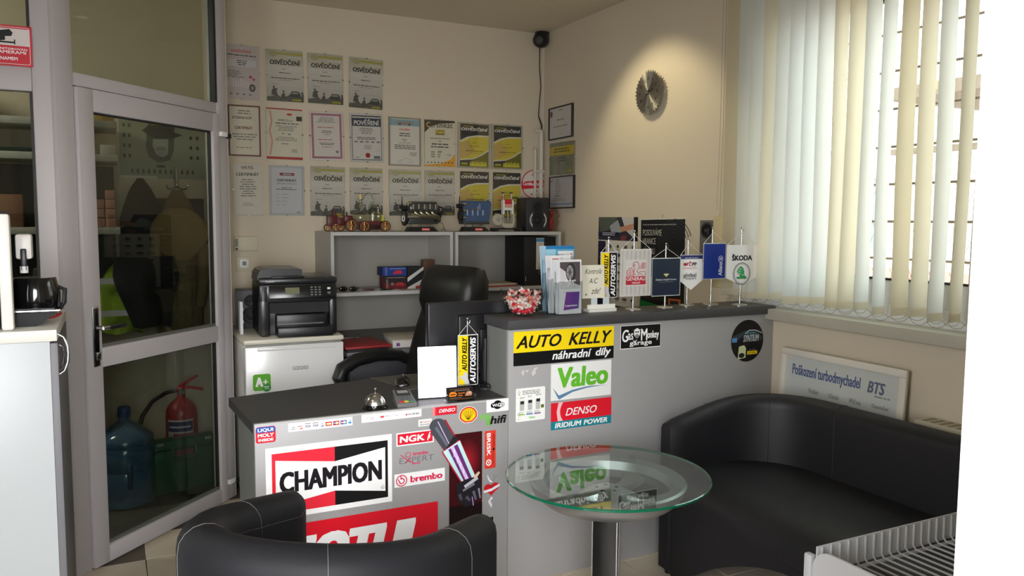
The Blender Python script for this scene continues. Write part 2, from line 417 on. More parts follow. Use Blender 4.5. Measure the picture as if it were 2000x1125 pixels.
m = MB(); m.tube([(0, yc+.012, HZ), (0, yc+.01, 1.9), (.0, yc+.02, 1.5)], .0014, CH, 4).tube([(0, yc-.008, HZ), (0, yc-.01, 1.9), (0, yc-.004, 1.4)], .0014, CH, 4); m.build('pull_cord', t)
MB().box(-.012, .012, yc-.04, yc+.03, 1.12, 1.47, mat('aged_cream_plastic', (196, 180, 140), .5), .003).build('cord_weight', t)

# ---------------------------------------------------------------- glazed partition on the left
t = thing('window_2', '', '', (0, 3.57, 0)); del t['label']; del t['category']; t['kind'] = 'structure'
MB().box(-.236, -.150, 0, .06, 0, ZC, ALU, .004).build('post', t)
MB().box(-2.2, -.236, 0, .05, 1.92, 2.009, ALU, .003).build('rail', t)
MB().box(-2.2, -.236, 0, .05, 2.6, ZC, ALU, .003).build('rail', t)
MB().box(-2.2, -.236, 0, .05, 0, .12, ALU, .003).build('rail', t)
MB().box(-.246, -.236, .005, .045, .12, 1.92, GASKET).box(-.246, -.236, .005, .045, 2.009, 2.6, GASKET).build('gasket', t)
MB().box(-2.2, -.24, .022, .028, .12, 1.92, DOORGLASS).build('glass_pane', t)
MB().box(-2.2, -.24, .022, .028, 2.009, 2.6, DOORGLASS).build('glass_pane', t)
# diagonal door
DA = math.atan2(.718, .696); DO = (-.0975, 3.6205, 0)
t = thing('door_1', '', '', DO, DA); del t['label']; del t['category']; t['kind'] = 'structure'
m = MB().box(-.09, -.004, 0, .06, 0, ZC, ALU, .003); m.build('jamb', t)
MB().box(.864, .938, 0, .06, 0, ZC, ALU, .003).build('jamb', t)
MB().box(-.004, .864, .004, .055, 1.962, 2.013, ALU, .003).build('transom', t)
MB().box(-.004, .864, .004, .055, 2.6, ZC, ALU, .003).build('rail', t)
MB().box(.848, .864, -.002, .03, 2.013, 2.6, GASKET, .002).build('gasket', t)
MB().box(0, .864, .022, .028, 2.013, 2.6, DOORGLASS).build('glass_pane', t)
m = MB(); m.box(0, .078, -.014, .034, .006, 1.957, ALU, .003).box(.812, .860, -.014, .034, .006, 1.957, ALU, .003)
m.box(.078, .812, -.014, .034, 1.868, 1.957, ALU, .003).box(.078, .812, -.014, .034, .832, .912, ALU, .003).box(.078, .812, -.014, .034, .006, .077, ALU, .003)
m.build('door_leaf', t)
m = MB()
for z0, z1 in ((.077, .832), (.912, 1.868)):
    m.box(.078, .083, .002, .02, z0, z1, GASKET).box(.806, .812, .002, .02, z0, z1, GASKET).box(.078, .812, .002, .02, z1-.006, z1, GASKET).box(.078, .812, .002, .02, z0, z0+.012, mat('grey_bead', (96, 96, 90), .6))
m.build('glazing_bead', t)
MB().box(.08, .81, .008, .013, .08, .83, DOORGLASS).build('glass_pane', t)
MB().box(.08, .81, .008, .013, .914, 1.866, DOORGLASS).build('glass_pane', t)
hd = MB().box(.026, .058, -.020, -.014, .84, 1.085, CHROME, .002).box(.031, .056, -.0225, -.02, .845, 1.08, GLOSSB, .001).build('handle_plate', t)
m = MB(); m.cyl((.045, -.02, 1.0), (.045, -.055, 1.0), .009, CHROME).tube([(.045, -.052, 1.0), (.10, -.054, 1.0), (.165, -.05, .999)], .009, CHROME, 10); m.box(.075, .163, -.064, -.055, .992, 1.008, BLACKP, .003)
m.build('lever_handle', hd)
MB().cyl((.045, -.022, .885), (.045, -.03, .885), .009, CHROME).box(.034, .056, -.03, -.022, .868, .9, CHROME, .003).build('lock_cylinder', hd)
for z in (1.86, .10):
    MB().box(.855, .905, -.03, -.012, z-.012, z+.012, WHITEP, .003).box(.9, .925, -.034, -.016, z-.018, z+.006, BLACKM, .003).build('hinge', t)

# ---------------------------------------------------------------- reception counter
EDGE = mat('pale_edging', (184, 184, 182), .4)
cnt = thing('reception_counter', 'long grey reception counter with low and raised graphite tops covered in stickers', 'counter', (1.6, YC, 0))
CX, CY = 1.6, YC
def cb(m, x0, x1, y0, y1, z0, z1, mt, b=0): return m.box(x0-CX, x1-CX, y0-CY, y1-CY, z0, z1, mt, b)
cb(MB(), .42, 1.372, YC, YC+.02, 0, .756, GREYLAM, .001).build('front_panel', cnt)
cb(MB(), 1.374, XW-.004, YC, YC+.02, 0, 1.022, GREYLAM, .001).build('front_panel', cnt)
m = MB(); cb(m, .43, .448, YC+.02, YC+.46, 0, .722, MIDGREY); m.build('side_panel', cnt)
cb(MB(), 1.374, 1.392, YC+.02, YC+.2, .0, 1.02, MIDGREY, 0).build('side_panel', cnt)
m = MB(); m.prism([(.398-CX, .47), (.418-CX, .0205), (1.372-CX, .0205), (XW-.01-CX, .0205), (XW-.01-CX, .63), (1.12-CX, .63)], .720, .754, DARKLAM); m.build('low_worktop', cnt)
m = MB(); cb(m, 1.366, XW-.003, YC-.014, YC+.215, 1.023, 1.061, DARKLAM, .002); m.build('high_worktop', cnt)
cb(MB(), .42, 1.372, YC-.001, YC, .750, .757, EDGE).build('edging', cnt)
def on_counter(px1, yt1, yb1, px2, yt2, off=.0006):
    a = ony(px1, yt1, YC); b = ony(px1, yb1, YC); c = ony(px2, yt2, YC)
    x0, x1 = a.x, c.x; z1 = (a.z+c.z)/2; z0 = b.z
    return frame3(V((x0-CX, -off, z0)), (1, 0, 0), (0, 0, 1)), x1-x0, z1-z0
# ================================================================ stickers on the counter
WH = (250, 250, 250); BK = (18, 18, 20); RD = (226, 30, 48); YL = (250, 218, 20)
def sticker(label, a, base=WH, corner=0, thick=.0005):
    M, w, h = on_counter(*a); p = Print(w, h, base, thick, 0, corner); p.M = M; p.label = label; return p, w, h
def stick(p): o = p.build('sticker', cnt, p.M); lab(o, p.label); return o

p, w, h = sticker('yellow and black banner sticker with slanted lettering at top of the raised front', (1003, 649.6, 715.7, 1199, 635), BK)
p.rect(0, h*.385, w, h*.615, YL); p.text('AUTO', w*.04, h*.50, w*.42, h*.37, BK, .035, .35); p.text('KELLY', w*.55, h*.50, w*.41, h*.37, BK, .035, .35)
p.text('náhradní', w*.38, h*.10, w*.38, h*.25, WH, .03, .25); p.text('díly', w*.81, h*.04, w*.155, h*.31, WH, .03, .25); stick(p)
p, w, h = sticker('black and white garage logo sticker with ornate letters', (1212, 637, 682.7, 1290.6, 631), WH)
p.rect(.002, .003, w-.004, h-.005, BK)
p.text('G', w*.04, h*.30, w*.15, h*.52, WH, .02, .1); p.text('as', w*.18, h*.38, w*.13, h*.28, WH, .02); p.text('M', w*.5, h*.32, w*.16, h*.5, WH, .02); p.text('onkey', w*.66, h*.3, w*.29, h*.42, WH, .02)
p.ell(w*.4, h*.66, w*.075, h*.2, WH); p.ell(w*.375, h*.7, w*.018, h*.04, BK); p.ell(w*.425, h*.7, w*.018, h*.04, BK, same=True); p.ell(w*.4, h*.53, w*.05, h*.09, (150, 150, 150)); p.line([(w*.36, h*.52), (w*.44, h*.52)], h*.02, BK); p.line([(w*.31, h*.79), (w*.49, h*.79)], h*.02, WH)
p.line([(w*.40, h*.36), (w*.34, h*.28), (w*.31, h*.35)], h*.035, WH)
p.text('garage', w*.22, h*.08, w*.55, h*.2, WH, .03); stick(p)
GRV = (104, 190, 52)
p, w, h = sticker('white sticker with green lettering above a blue swoosh', (1076, 713, 783.3, 1194, 701), (240, 240, 238))
p.text('Valeo', w*.1, h*.33, w*.85, h*.56, GRV, .055, .06)
sw = [(w*.03, h*.36), (w*.13, h*.13), (w*.35, h*.25), (w*.6, h*.31), (w*.93, h*.30), (w*.6, h*.27), (w*.35, h*.19), (w*.14, h*.02), (w*.12, h*.04)]
p.poly(sw, (96, 134, 172)); stick(p)
p, w, h = sticker('red and teal spark plug brand sticker under the white and green one', (1076, 788.5, 840.7, 1194, 774.6), RD)
p.rect(0, 0, w, h*.31, (24, 134, 150)); p.poly([(w*.19, h)]+[(w*.165-.0+w*.05*(((k/8)*2-1)**2)-w*.02, h-(h*.69)*k/8) for k in range(9)]+[(w*.11, h*.31), (w*.09, h*.65), (w*.12, h)], (244, 196, 196))
p.text('DENSO', w*.25, h*.48, w*.5, h*.28, WH, .012, .3); p.text('IRIDIUM', w*.07, h*.06, w*.42, h*.19, WH, .05, .2); p.text('POWER', w*.54, h*.06, w*.4, h*.19, WH, .05, .2); stick(p)
p, w, h = sticker('small white rounded leaflet sticker showing three product boxes', (1007.5, 759.5, 824.8, 1064.7, 754), (246, 246, 242), .006)
p.para(w*.22, h*.9, w*.7, 3, h*.045, (90, 90, 90), 3, False, .4, (.8, 1))
for k, c in enumerate(((150, 190, 90), (70, 130, 200), (140, 80, 150))):
    x = w*(.13+.27*k); p.rect(x, h*.33, w*.15, h*.3, (190, 192, 190)); p.rect(x+w*.02, h*.52+h*.02*k, w*.13, h*.09, (40, 42, 44)); p.rect(x-w*.05, h*.19, w*.22, h*.04, c); p.para(x, h*.72+h*.03*k, w*.2, 2, h*.03, (110, 110, 110), k, False)
    p.para(x-w*.04, h*.28, w*.22, 3, h*.03, (150, 150, 150), 9+k, False)
p.rect(w*.85, h*.36, w*.1, h*.1, (90, 110, 20)); p.text('Valeo', w*.43, h*.07, w*.22, h*.07, GRV, .03)
for k in range(9): p.ell(w*.05+rnd.random()*w*.1, h*(.05+rnd.random()*.2), w*.02, h*.008, (170, 190, 130), 8)
for k in range(9): p.ell(w*.05+rnd.random()*w*.1, h*(.75+rnd.random()*.2), w*.02, h*.008, (150, 160, 120), 8)
stick(p)
p = Print(.1, .05); p.M = on_counter(1018, 722, 735, 1050, 720)[0]; p.label = 'pale torn remains of glue'
G_ = (206, 200, 200)
p.poly([(0, .018), (.012, .026), (.013, .008), (.006, .0)], G_).poly([(.014, .02), (.034, .026), (.026, .012), (.022, .016)], G_).poly([(.045, .012), (.06, .03), (.075, .03), (.062, .018), (.066, .008), (.05, -.004)], G_); stick(p)
p, w, h = sticker('round black motor oil sticker beside the wall', (1429, 665, 705, 1492, 660), None)
M_, w_, h_ = on_counter(1429, 627, 709, 1492, 618); p = Print(w_, h_); p.M = M_; p.label = 'round black motor oil sticker beside the wall'
R_ = w_/2; cy_ = R_; p.ell(R_, cy_, R_, R_, BK, 48)
p.poly([(R_*.1, cy_+R_*.25), (R_*.9, cy_+R_*.5), (R_*1.6, cy_+R_*.4), (R_*1.95, cy_+R_*.1), (R_*1.9, cy_-R_*.02), (R_*1.3, cy_+R_*.2), (R_*.8, cy_+R_*.3), (R_*.15, cy_-R_*.1)], (52, 62, 70))
p.line([(R_*.85, cy_+R_*.35), (R_*1.1, cy_+R_*.5), (R_*1.5, cy_+R_*.48), (R_*1.9, cy_+R_*.33)], R_*.04, (190, 200, 205)); p.rect(R_*.05, cy_-R_*.03, R_*.3, R_*.2, (90, 150, 200))
p.text('SYNTIUM', R_*.75, cy_-R_*.05, R_*.95, R_*.33, (170, 176, 180), .04, .1); p.text('PETRONAS', R_*.9, cy_+R_*.33, R_*.6, R_*.07, (90, 180, 180), .02)
p.poly([(R_*.42, cy_-R_*.86), (R_*.9, cy_-R_*.8), (R_*.92, cy_-R_*.35), (R_*.8, cy_-R_*.2), (R_*.48, cy_-R_*.25)], (206, 210, 160)); p.ell(R_*.66, cy_-R_*.68, R_*.18, R_*.12, (30, 34, 34), 16)
p.rect(R_*1.0, cy_-R_*.66, R_*.62, R_*.16, YL); p.text('AUTO KELLY', R_*1.04, cy_-R_*.63, R_*.54, R_*.1, BK, .03); p.para(R_*1.0, cy_-R_*.45, R_*.6, 1, R_*.07, (120, 120, 120), 3); stick(p)

# low front
p, w, h = sticker('small blue and red rounded sticker in the left corner of the low front', (499, 834, 867, 538, 832), (214, 36, 52), .008)
p.poly(Print.rr(.0015, h*.63, w-.003, h*.35, .006), (30, 84, 170)); p.text('LIQUI', w*.1, h*.66, w*.78, h*.24, WH, .05); p.text('MOLY', w*.1, h*.36, w*.8, h*.22, WH, .05); p.text('INSIDE', w*.12, h*.1, w*.76, h*.17, WH, .06); stick(p)
p, w, h = sticker('white strip sticker of payment card logos, left of two', (563, 828, 844, 688, 813))
for k, (t_, c_) in enumerate((('VISA', (40, 50, 90)), ('VISA', (40, 50, 90)))): p.text(t_, w*(.25+k*.12), h*.3, w*.09, h*.28, c_, .03, .15); p.rect(w*(.25+k*.12), h*.72, w*.09, h*.07, (70, 60, 60))
for k, (c1, c2) in enumerate((((196, 30, 40), (240, 170, 60)), ((190, 30, 40), (60, 90, 160)), ((40, 110, 190), (200, 40, 60)))):
    x = w*(.57+k*.118); p.rect(x, h*.22, w*.1, h*.5, c1); p.ell(x+w*.035, h*.47, w*.025, h*.16, c2, 14); p.ell(x+w*.065, h*.47, w*.025, h*.16, (240, 200, 120), 14); p.rect(x+w*.01, h*.43, w*.08, h*.08, WH)
p.para(w*.04, h*.45, w*.07, 2, h*.2, (120, 120, 120), 1); p.para(w*.13, h*.5, w*.09, 1, h*.2, (190, 90, 90), 2); p.poly([(w*.15, h*.2), (w*.21, h*.2), (w*.21, h*.42)], (216, 90, 80)); p.rect(w*.495, h*.25, w*.05, h*.1, (50, 80, 160)); p.text('V', w*.5, h*.45, w*.03, h*.25, (60, 80, 130), .02); p.rect(w*.93, h*.25, w*.05, h*.22, (60, 150, 200)); p.line([(w*.93, h*.55), (w*.97, h*.7), (w*.96, h*.5)], h*.05, (60, 150, 200)); stick(p)
p, w, h = sticker('white strip sticker of payment and bank logos, right of two', (706, 812, 826, 823, 797))
p.arc(w*.07, h*.45, w*.02, h*.2, -60, 60, h*.05, (120, 120, 120)); p.para(w*.11, h*.5, w*.12, 2, h*.18, (150, 150, 150), 4); p.ell(w*.325, h*.5, w*.022, h*.13, (200, 50, 60), 14); p.ell(w*.35, h*.5, w*.022, h*.13, (210, 80, 80), 14); p.para(w*.38, h*.5, w*.1, 1, h*.15, (120, 110, 110), 5); p.text('Visa', w*.55, h*.4, w*.06, h*.22, (150, 150, 160), .01); p.ell(w*.74, h*.45, w*.015, h*.12, RD, 12); p.text('UniCredit Bank', w*.76, h*.36, w*.2, h*.25, (60, 50, 60), .02); stick(p)

p, w, h = sticker('large white sticker with black capitals on a red and black bow tie', (518, 878, 1018, 765, 846), (252, 252, 252))
x0, x1, y0, y1 = w*.045, w*.965, h*.075, h*.915; xm = w*.53; H = y1-y0
p.rect(x0, y0, xm-x0, H, (234, 44, 62)); p.rect(xm, y0, x1-xm, H, BK, True)
p.poly([(x0+w*.027, y0+H*.115), (xm, y0+H*.25), (x1-w*.022, y0+H*.115), (x1-w*.022, y1-H*.115), (xm, y1-H*.25), (x0+w*.027, y1-H*.115)], WH)
p.text('CHAMPION', x0+w*.055, y0+H*.325, (x1-x0)*.885, H*.35, (26, 22, 28), .05); p.ell(x1-w*.045, y0+H*.19, w*.014, w*.014, (90, 90, 90), 20); p.ell(x1-w*.045, y0+H*.19, w*.0115, w*.0115, WH, 20); p.text('R', x1-w*.05, y0+H*.165, w*.01, w*.013, (90, 90, 90), 0); stick(p)
p, w, h = sticker('red sticker with slanted white capitals half hidden by the armchair', (522, 1033, 1175, 855, 978.6), (226, 24, 44))
p.text('MOTUL', w*.05, h*.22, w*.86, h*.6, WH, .075, .24); p.rect(w*.36, h*.08, w*.5, h*.015, (200, 40, 60)); stick(p)
p, w, h = sticker('red framed sticker with white capitals and a small spark plug', (774, 847, 872.5, 847, 837.5)); p.rect(w*.03, h*.09, w*.94, h*.82, (220, 26, 50))
p.text('NGK', w*.09, h*.24, w*.66, h*.5, WH, .06, .06); p.line([(w*.9, h*.82), (w*.86, h*.55), (w*.84, h*.3), (w*.83, h*.2)], w*.03, WH); p.line([(w*.88, h*.6), (w*.86, h*.35)], w*.06, (240, 230, 230)); stick(p)
p, w, h = sticker('x', (780, 886, 908, 847, 877), None); p.label = 'cut-out pink and grey script sticker'
p.text('EXPERT', 0, h*.06, w, h*.5, (120, 116, 120), .0, .05); p.text('brembo', w*.4, h*.66, w*.43, h*.34, (214, 50, 90), .04); p.arc(w*.25, h*.8, w*.08, h*.2, 0, 360, w*.018, (214, 50, 90)); p.line([(w*.03, h*.85), (w*.25, h*.3), (w*.42, -.02*h), (w*.6, -h*.08)], w*.022, (214, 50, 90)); p.line([(w*.33, h*.5), (w*.17, h*.06)], w*.02, (214, 50, 90)); p.rect(w*.36, -h*.1, w*.22, h*.1, (214, 70, 100)); stick(p)
p, w, h = sticker('white sticker with pink lettering and round emblem', (770, 926.6, 953, 868.6, 913.6))
p.arc(w*.14, h*.47, w*.1, h*.4, 0, 360, w*.02, (220, 40, 84), 28); p.arc(w*.14, h*.45, w*.05, h*.2, -150, 120, w*.022, (220, 40, 84)); p.line([(w*.07, h*.62), (w*.12, h*.25)], w*.02, (220, 40, 84)); p.line([(w*.12, h*.85), (w*.14, h*.55)], w*.02, (220, 40, 84))
p.text('brembo', w*.31, h*.24, w*.64, h*.5, (220, 40, 84), .07); p.line([(w*.34, h*.75), (w*.4, h*.22)], w*.008, WH); p.line([(w*.45, h*.7), (w*.5, h*.22)], w*.008, WH); p.line([(w*.78, h*.75), (w*.84, h*.22)], w*.008, WH); stick(p)
p, w, h = sticker('tiny white sticker with red and grey lettering', (817, 820, 833.5, 843, 817), (238, 236, 232)); p.text('Castrol', w*.3, h*.5, w*.6, h*.25, (190, 60, 60), .02, .1); p.text('EDGE', w*.12, h*.14, w*.7, h*.2, (120, 120, 124), .06, .1); p.ell(w*.19, h*.62, w*.07, h*.13, (120, 150, 120), 14); stick(p)
p, w, h = sticker('small red sticker with white slanted capitals under the card holder', (845, 796.5, 812.5, 892, 791), (216, 30, 52)); p.rect(0, 0, w*.08, h, (240, 140, 140)); p.rect(w*.08, 0, w*.05, h, (228, 80, 90), True); p.text('DENSO', w*.27, h*.3, w*.66, h*.42, WH, .03, .3); stick(p)
p, w, h = sticker('x', (897, 812, 828, 932, 807), None); M_, w, h = on_counter(897, 795, 828, 932, 790.5); p = Print(w, h); p.M = M_; p.label = 'yellow and red shell shaped sticker'
def shell(s): 
    q = []
    for k in range(25):
        a = math.radians(-28+236*k/24); rr = s*(1-.035*abs(math.cos(k*PI/3))); q.append((w/2+w*.5*rr*math.cos(a), h*.46+h*.5*rr*math.sin(a)))
    return q+[(w*(.5-.2*s), h*(.5-.46*s)), (w*(.5+.2*s), h*(.5-.46*s))]
p.poly(shell(1.06), WH); p.poly(shell(1), (220, 40, 34)); p.poly(shell(.84), (250, 206, 30))
for k in range(7):
    a = math.radians(28+20.7*k); p.line([(w/2+w*.05*math.cos(a), h*.2), (w/2+w*.36*math.cos(a), h*.46+h*.38*math.sin(a))], w*.022, (220, 40, 34), True)
stick(p)
p, w, h = sticker('white wireless internet sticker with a black cloud badge', (950, 782, 806, 993, 777)); p.ell(w*.5, h*.55, w*.2, h*.36, BK, 24); p.rrect(w*.19, h*.33, w*.62, h*.4, h*.19, BK); p.rrect(w*.51, h*.38, w*.27, h*.3, h*.1, WH); p.text('Wi', w*.26, h*.42, w*.22, h*.23, WH, .04); p.text('Fi', w*.55, h*.42, w*.18, h*.23, BK, .04); stick(p)
p, w, h = sticker('x', (950, 814, 831, 989, 806), None); p.label = 'green and black lettering with a green bubble cloud'
p.text('a', 0, 0, w*.22, h*.62, GRV, .06); p.text('hifi', w*.22, h*.08, w*.76, h*.85, BK, .06, .25)
for a, b in ((-.25, .9), (-.1, 1.05), (.05, .95), (-.15, .75), (.18, .8), (0, .72), (.1, 1.15), (-.3, 1.1)): p.ell(w*a, h*b, w*.075, h*.16, (130, 190, 100), 12)
stick(p)
# spark plug poster
M_, w, h = on_counter(877, 849, 1030, 941.5, 842); p = Print(w, h, (64, 8, 16)); p.M = M_; p.label = 'dark red poster of a glowing spark plug held in a gripping hand'
for k in range(14):
    f_ = 1-k/14; p.ell(w*.55, h*.70, w*.45*f_, h*.26*f_, (int(64+120*(1-f_)), int(8+26*(1-f_)), int(16+28*(1-f_))), 24)
p.rect(0, 0, w, h*.22, (24, 8, 12))
def L_(a, b, c, d, wa, wb, col):
    dx, dy = c-a, d-b; L = math.hypot(dx*w, dy*h); nx, ny = -dy*h/L, dx*w/L
    p.poly([(a*w-nx*wa, b*h-ny*wa), (a*w+nx*wa, b*h+ny*wa), (c*w+nx*wb, d*h+ny*wb), (c*w-nx*wb, d*h-ny*wb)], col)
u = w
L_(-.34, 1.12, .06, .88, u*.27, u*.24, (170, 30, 50)); L_(-.34, 1.10, .03, .89, u*.245, u*.215, (74, 76, 84)); p.ell(-.34*w, 1.115*h, u*.245, u*.2, (74, 76, 84)); L_(-.40, 1.10, -.06, .89, u*.04, u*.03, (110, 114, 126))
L_(-.34, 1.16, .0, .9, u*.012, u*.012, (220, 190, 240))
L_(-.02, .905, .12, .87, u*.27, u*.26, (36, 36, 42))
L_(.04, .885, .62, .46, u*.31, u*.22, (190, 40, 70)); L_(.06, .88, .62, .47, u*.28, u*.2, (200, 238, 240)); L_(.10, .87, .62, .44, u*.15, u*.12, (110, 50, 120)); L_(.08, .87, .60, .44, u*.05, u*.05, (226, 200, 246))
for k in range(5): L_(.15+.09*k, .83-.07*k, .13+.1*k, .76-.07*k, u*.014, u*.006, (250, 240, 255))
p.poly([(w*.2, h*.46), (w*.5, h*.50), (w*.9, h*.52), (w*.97, h*.4), (w*.9, h*.27), (w*.7, h*.21), (w*.45, h*.2), (w*.22, h*.3)], (34, 32, 40))
L_(.45, .42, .85, .5, u*.04, u*.05, (200, 200, 210)); L_(.4, .38, .75, .44, u*.03, u*.04, (130, 126, 140)); L_(.5, .31, .62, .26, u*.05, u*.03, (90, 86, 100)); L_(.72, .36, .8, .26, u*.04, u*.03, (110, 106, 120)); L_(.88, .38, .93, .27, u*.03, u*.02, (150, 140, 160)); L_(.3, .35, .36, .28, u*.05, u*.03, (84, 80, 92)); L_(.75, .5, .9, .56, u*.06, u*.03, (230, 200, 170)); L_(.68, .3, .72, .2, u*.012, u*.012, (220, 160, 230))
stick(p)
M_, w, h = on_counter(905, 1040, 1190, 942, 1028); p = Print(w, h, (214, 24, 44)); p.M = M_; p.label = 'red and black poster edge behind the armchair'; p.poly([(w*.3, 0), (w*.95, h*.38), (w, h*.34), (w*.6, 0)], BK); stick(p)
p, w, h = sticker('orange red upright sticker with white lettering', (946.7, 842, 916, 968, 840), (226, 60, 44), .004); p.text('BRISK', w*.18, h*.34, w*.36, h*.6, WH, .05, 0, -90); p.ell(w*.36, h*.16, w*.25, h*.085, WH, 24); p.ell(w*.36, h*.16, w*.17, h*.055, (226, 60, 44), 24); p.text('V', w*.27, h*.13, w*.18, h*.06, WH, .06); p.line([(w*.75, h*.1), (w*.75, h*.9), (w*.86, h*.9), (w*.86, h*.5)], w*.03, BK); p.ell(w*.8, h*.5, w*.1, h*.035, BK, 12); stick(p)
M_, w, h = on_counter(943, 925, 995, 976, 921); p = Print(w, h); p.M = M_; p.label = 'red winged heart sticker with a spanner and white ribbon'
p.line([(w*.7, h*.88), (w*.5, h*.6), (w*.5, h*.2)], w*.09, (140, 140, 142)); p.ell(w*.72, h*.9, w*.13, h*.07, (150, 150, 152), 16); p.ell(w*.76, h*.95, w*.06, h*.04, (163, 162, 162), 12)
p.ell(w*.3, h*.58, w*.24, h*.11, (206, 28, 40), 20); p.ell(w*.72, h*.6, w*.24, h*.11, (206, 28, 40), 20, same=True); p.poly([(w*.06, h*.56), (w*.96, h*.58), (w*.5, h*.36)], (206, 28, 40)); p.poly([(w*.04, h*.52), (w*.5, h*.56), (w*.98, h*.66), (w, h*.59), (w*.5, h*.48), (w*.06, h*.46)], (236, 238, 244))
p.poly([(w*.25, h*.98), (w*.4, h*.82), (w*.62, h*.72), (w*.4, h*.74), (w*.28, h*.84)], (230, 232, 240)); p.poly([(w*.5, h*.34), (w*.3, h*.2), (w*.42, h*.08), (w*.5, 0), (w*.55, h*.1), (w*.45, h*.2), (w*.6, h*.28)], (226, 228, 236)); stick(p)
M_, w, h = on_counter(948, 1011, 1160, 964, 1009); p = Print(w, h); p.M = M_; p.label = 'black upright lettering with a square and a round emblem'
p.rect(0, h*.86, w*.95, h*.14, BK); p.text('BILSTEIN', w*.25, h*.87, w*.4, h*.12, (150, 150, 150), .02, 0, -90); p.arc(w*.55, h*.79, w*.5, h*.055, 0, 360, w*.03, BK, 24); p.text('m', w*.25, h*.77, w*.6, h*.04, BK, .06); p.text('BILSTEIN', 0, h*-.02, w*.95, h*.71, BK, .04, 0, -90); stick(p)
# ================================================================ things on the walls
FR_ALU = mat('brushed_silver_frame', (150, 146, 136), .4, .6); FR_BROWN = mat('red_brown_frame', (104, 62, 52), .5); FR_BLK = mat('thin_black_frame', (30, 26, 26), .4)
BACKB = mat('hardboard_backing', (120, 104, 84), .8)
T1 = (70, 70, 66); T2 = (120, 118, 110)
def k_grey(p, w, h):
    p.up()
    for k in range(10): p.rect(0, h*k/10, w, h/10+.0003, tuple(int(a) for a in (176+4*min(k, 6)-8*max(0, k-6), 172+4*min(k, 6)-8*max(0, k-6), 164+4*min(k, 6)-12*max(0, k-6))), True)
    p.rect(w*.28, h*.915, w*.72, h*.035, (168, 160, 60)); p.ell(w*.2, h*.92, w*.12, h*.06, (168, 162, 124), 16); p.text('Auto Kelly', w*.58, h*.84, w*.38, h*.05, (214, 214, 206), .01)
    p.text('OSVĚDČENÍ', w*.1, h*.715, w*.82, h*.115, (28, 28, 28), .035)
    p.para(w*.38, h*.63, w*.24, 1, h*.03, T2, 1); p.para(w*.34, h*.55, w*.32, 1, h*.035, T1, 2); p.para(w*.12, h*.445, w*.78, 1, h*.035, (40, 40, 40), 3, fill=(1, 1)); p.para(w*.2, h*.41, w*.6, 1, h*.02, T2, 4); p.para(w*.14, h*.33, w*.2, 1, h*.02, T2, 6)
    D = (84, 84, 80)
    p.poly([(0, 0), (w, 0), (w, h*.12), (w*.85, h*.1), (w*.6, h*.13), (w*.42, h*.06), (w*.3, h*.12), (0, h*.08)], (96, 96, 90))
    p.poly([(w*.12, h*.12), (w*.14, h*.22), (w*.2, h*.26), (w*.3, h*.24), (w*.26, h*.2), (w*.3, h*.1)], D); p.ell(w*.19, h*.275, w*.028, h*.022, D, 10)
    p.poly([(w*.36, h*.04), (w*.4, h*.14), (w*.47, h*.18), (w*.5, h*.1), (w*.55, h*.04)], D); p.ell(w*.45, h*.2, w*.028, h*.022, D, 10)
    p.poly([(w*.58, h*.1), (w*.64, h*.16), (w*.68, h*.21), (w*.86, h*.21), (w*.92, h*.15), (w*.92, h*.08)], (72, 72, 68)); p.rect(w*.68, h*.155, w*.17, h*.035, (140, 142, 140)); p.poly([(w*.93, 0), (w*.94, h*.14), (w, h*.17), (w, 0)], D); p.ell(w*.96, h*.18, w*.028, h*.024, D, 10)
    p.rect(w*.69, h*.02, w*.24, h*.03, (190, 180, 30)); p.text('AUTO KELLY', w*.71, h*.026, w*.2, h*.017, BK, .03)
def k_yell(p, w, h):
    p.rect(0, 0, w, h, (62, 60, 58)); Y_ = (206, 190, 66); a = [(0, h*.57), (w*.25, h*.66), (w*.55, h*.71), (w, h*.72), (w, h*.42), (w*.75, h*.3), (w*.45, h*.2), (0, h*.17)]
    p.poly([(0, h*.61), (w*.25, h*.7), (w*.55, h*.745), (w, h*.755), (w, h*.38), (w*.75, h*.27), (w*.45, h*.175), (0, h*.145)], (216, 212, 196)); p.poly(a, Y_); p.poly([(0, h*.2), (w*.3, h*.24), (w*.5, h*.4), (w*.3, h*.62), (0, h*.54)], (196, 168, 92))
    p.rect(0, 0, w, h*.03, (120, 120, 20)); p.poly([(w*.5, h*.18), (w, h*.36), (w, 0), (w*.3, 0)], (112, 108, 36))
    for k in range(11): p.poly([(w*(.34+.055*k), h*.02), (w*(.345+.055*k), h*(.1+.02*(k % 3))), (w*(.37+.055*k), h*(.13+.02*(k % 2))), (w*(.395+.055*k), h*.02)], (214, 206, 70))
    p.rect(w*.04, h*.05, w*.22, h*.04, (176, 176, 40)); p.text('AUTO KELLY', w*.1, h*.93, w*.36, h*.03, (206, 190, 60), .03)
    p.text('OSVĚDČENÍ', w*.03, h*.845, w*.92, h*.085, (232, 230, 222), .04, .25); p.para(w*.38, h*.56, w*.24, 1, h*.025, (130, 110, 40), 1); p.para(w*.33, h*.48, w*.34, 1, h*.028, (110, 96, 30), 2); p.para(w*.2, h*.365, w*.6, 1, h*.03, (40, 36, 20), 3, fill=(1, 1)); p.para(w*.3, h*.32, w*.4, 1, h*.02, (130, 110, 40), 5)
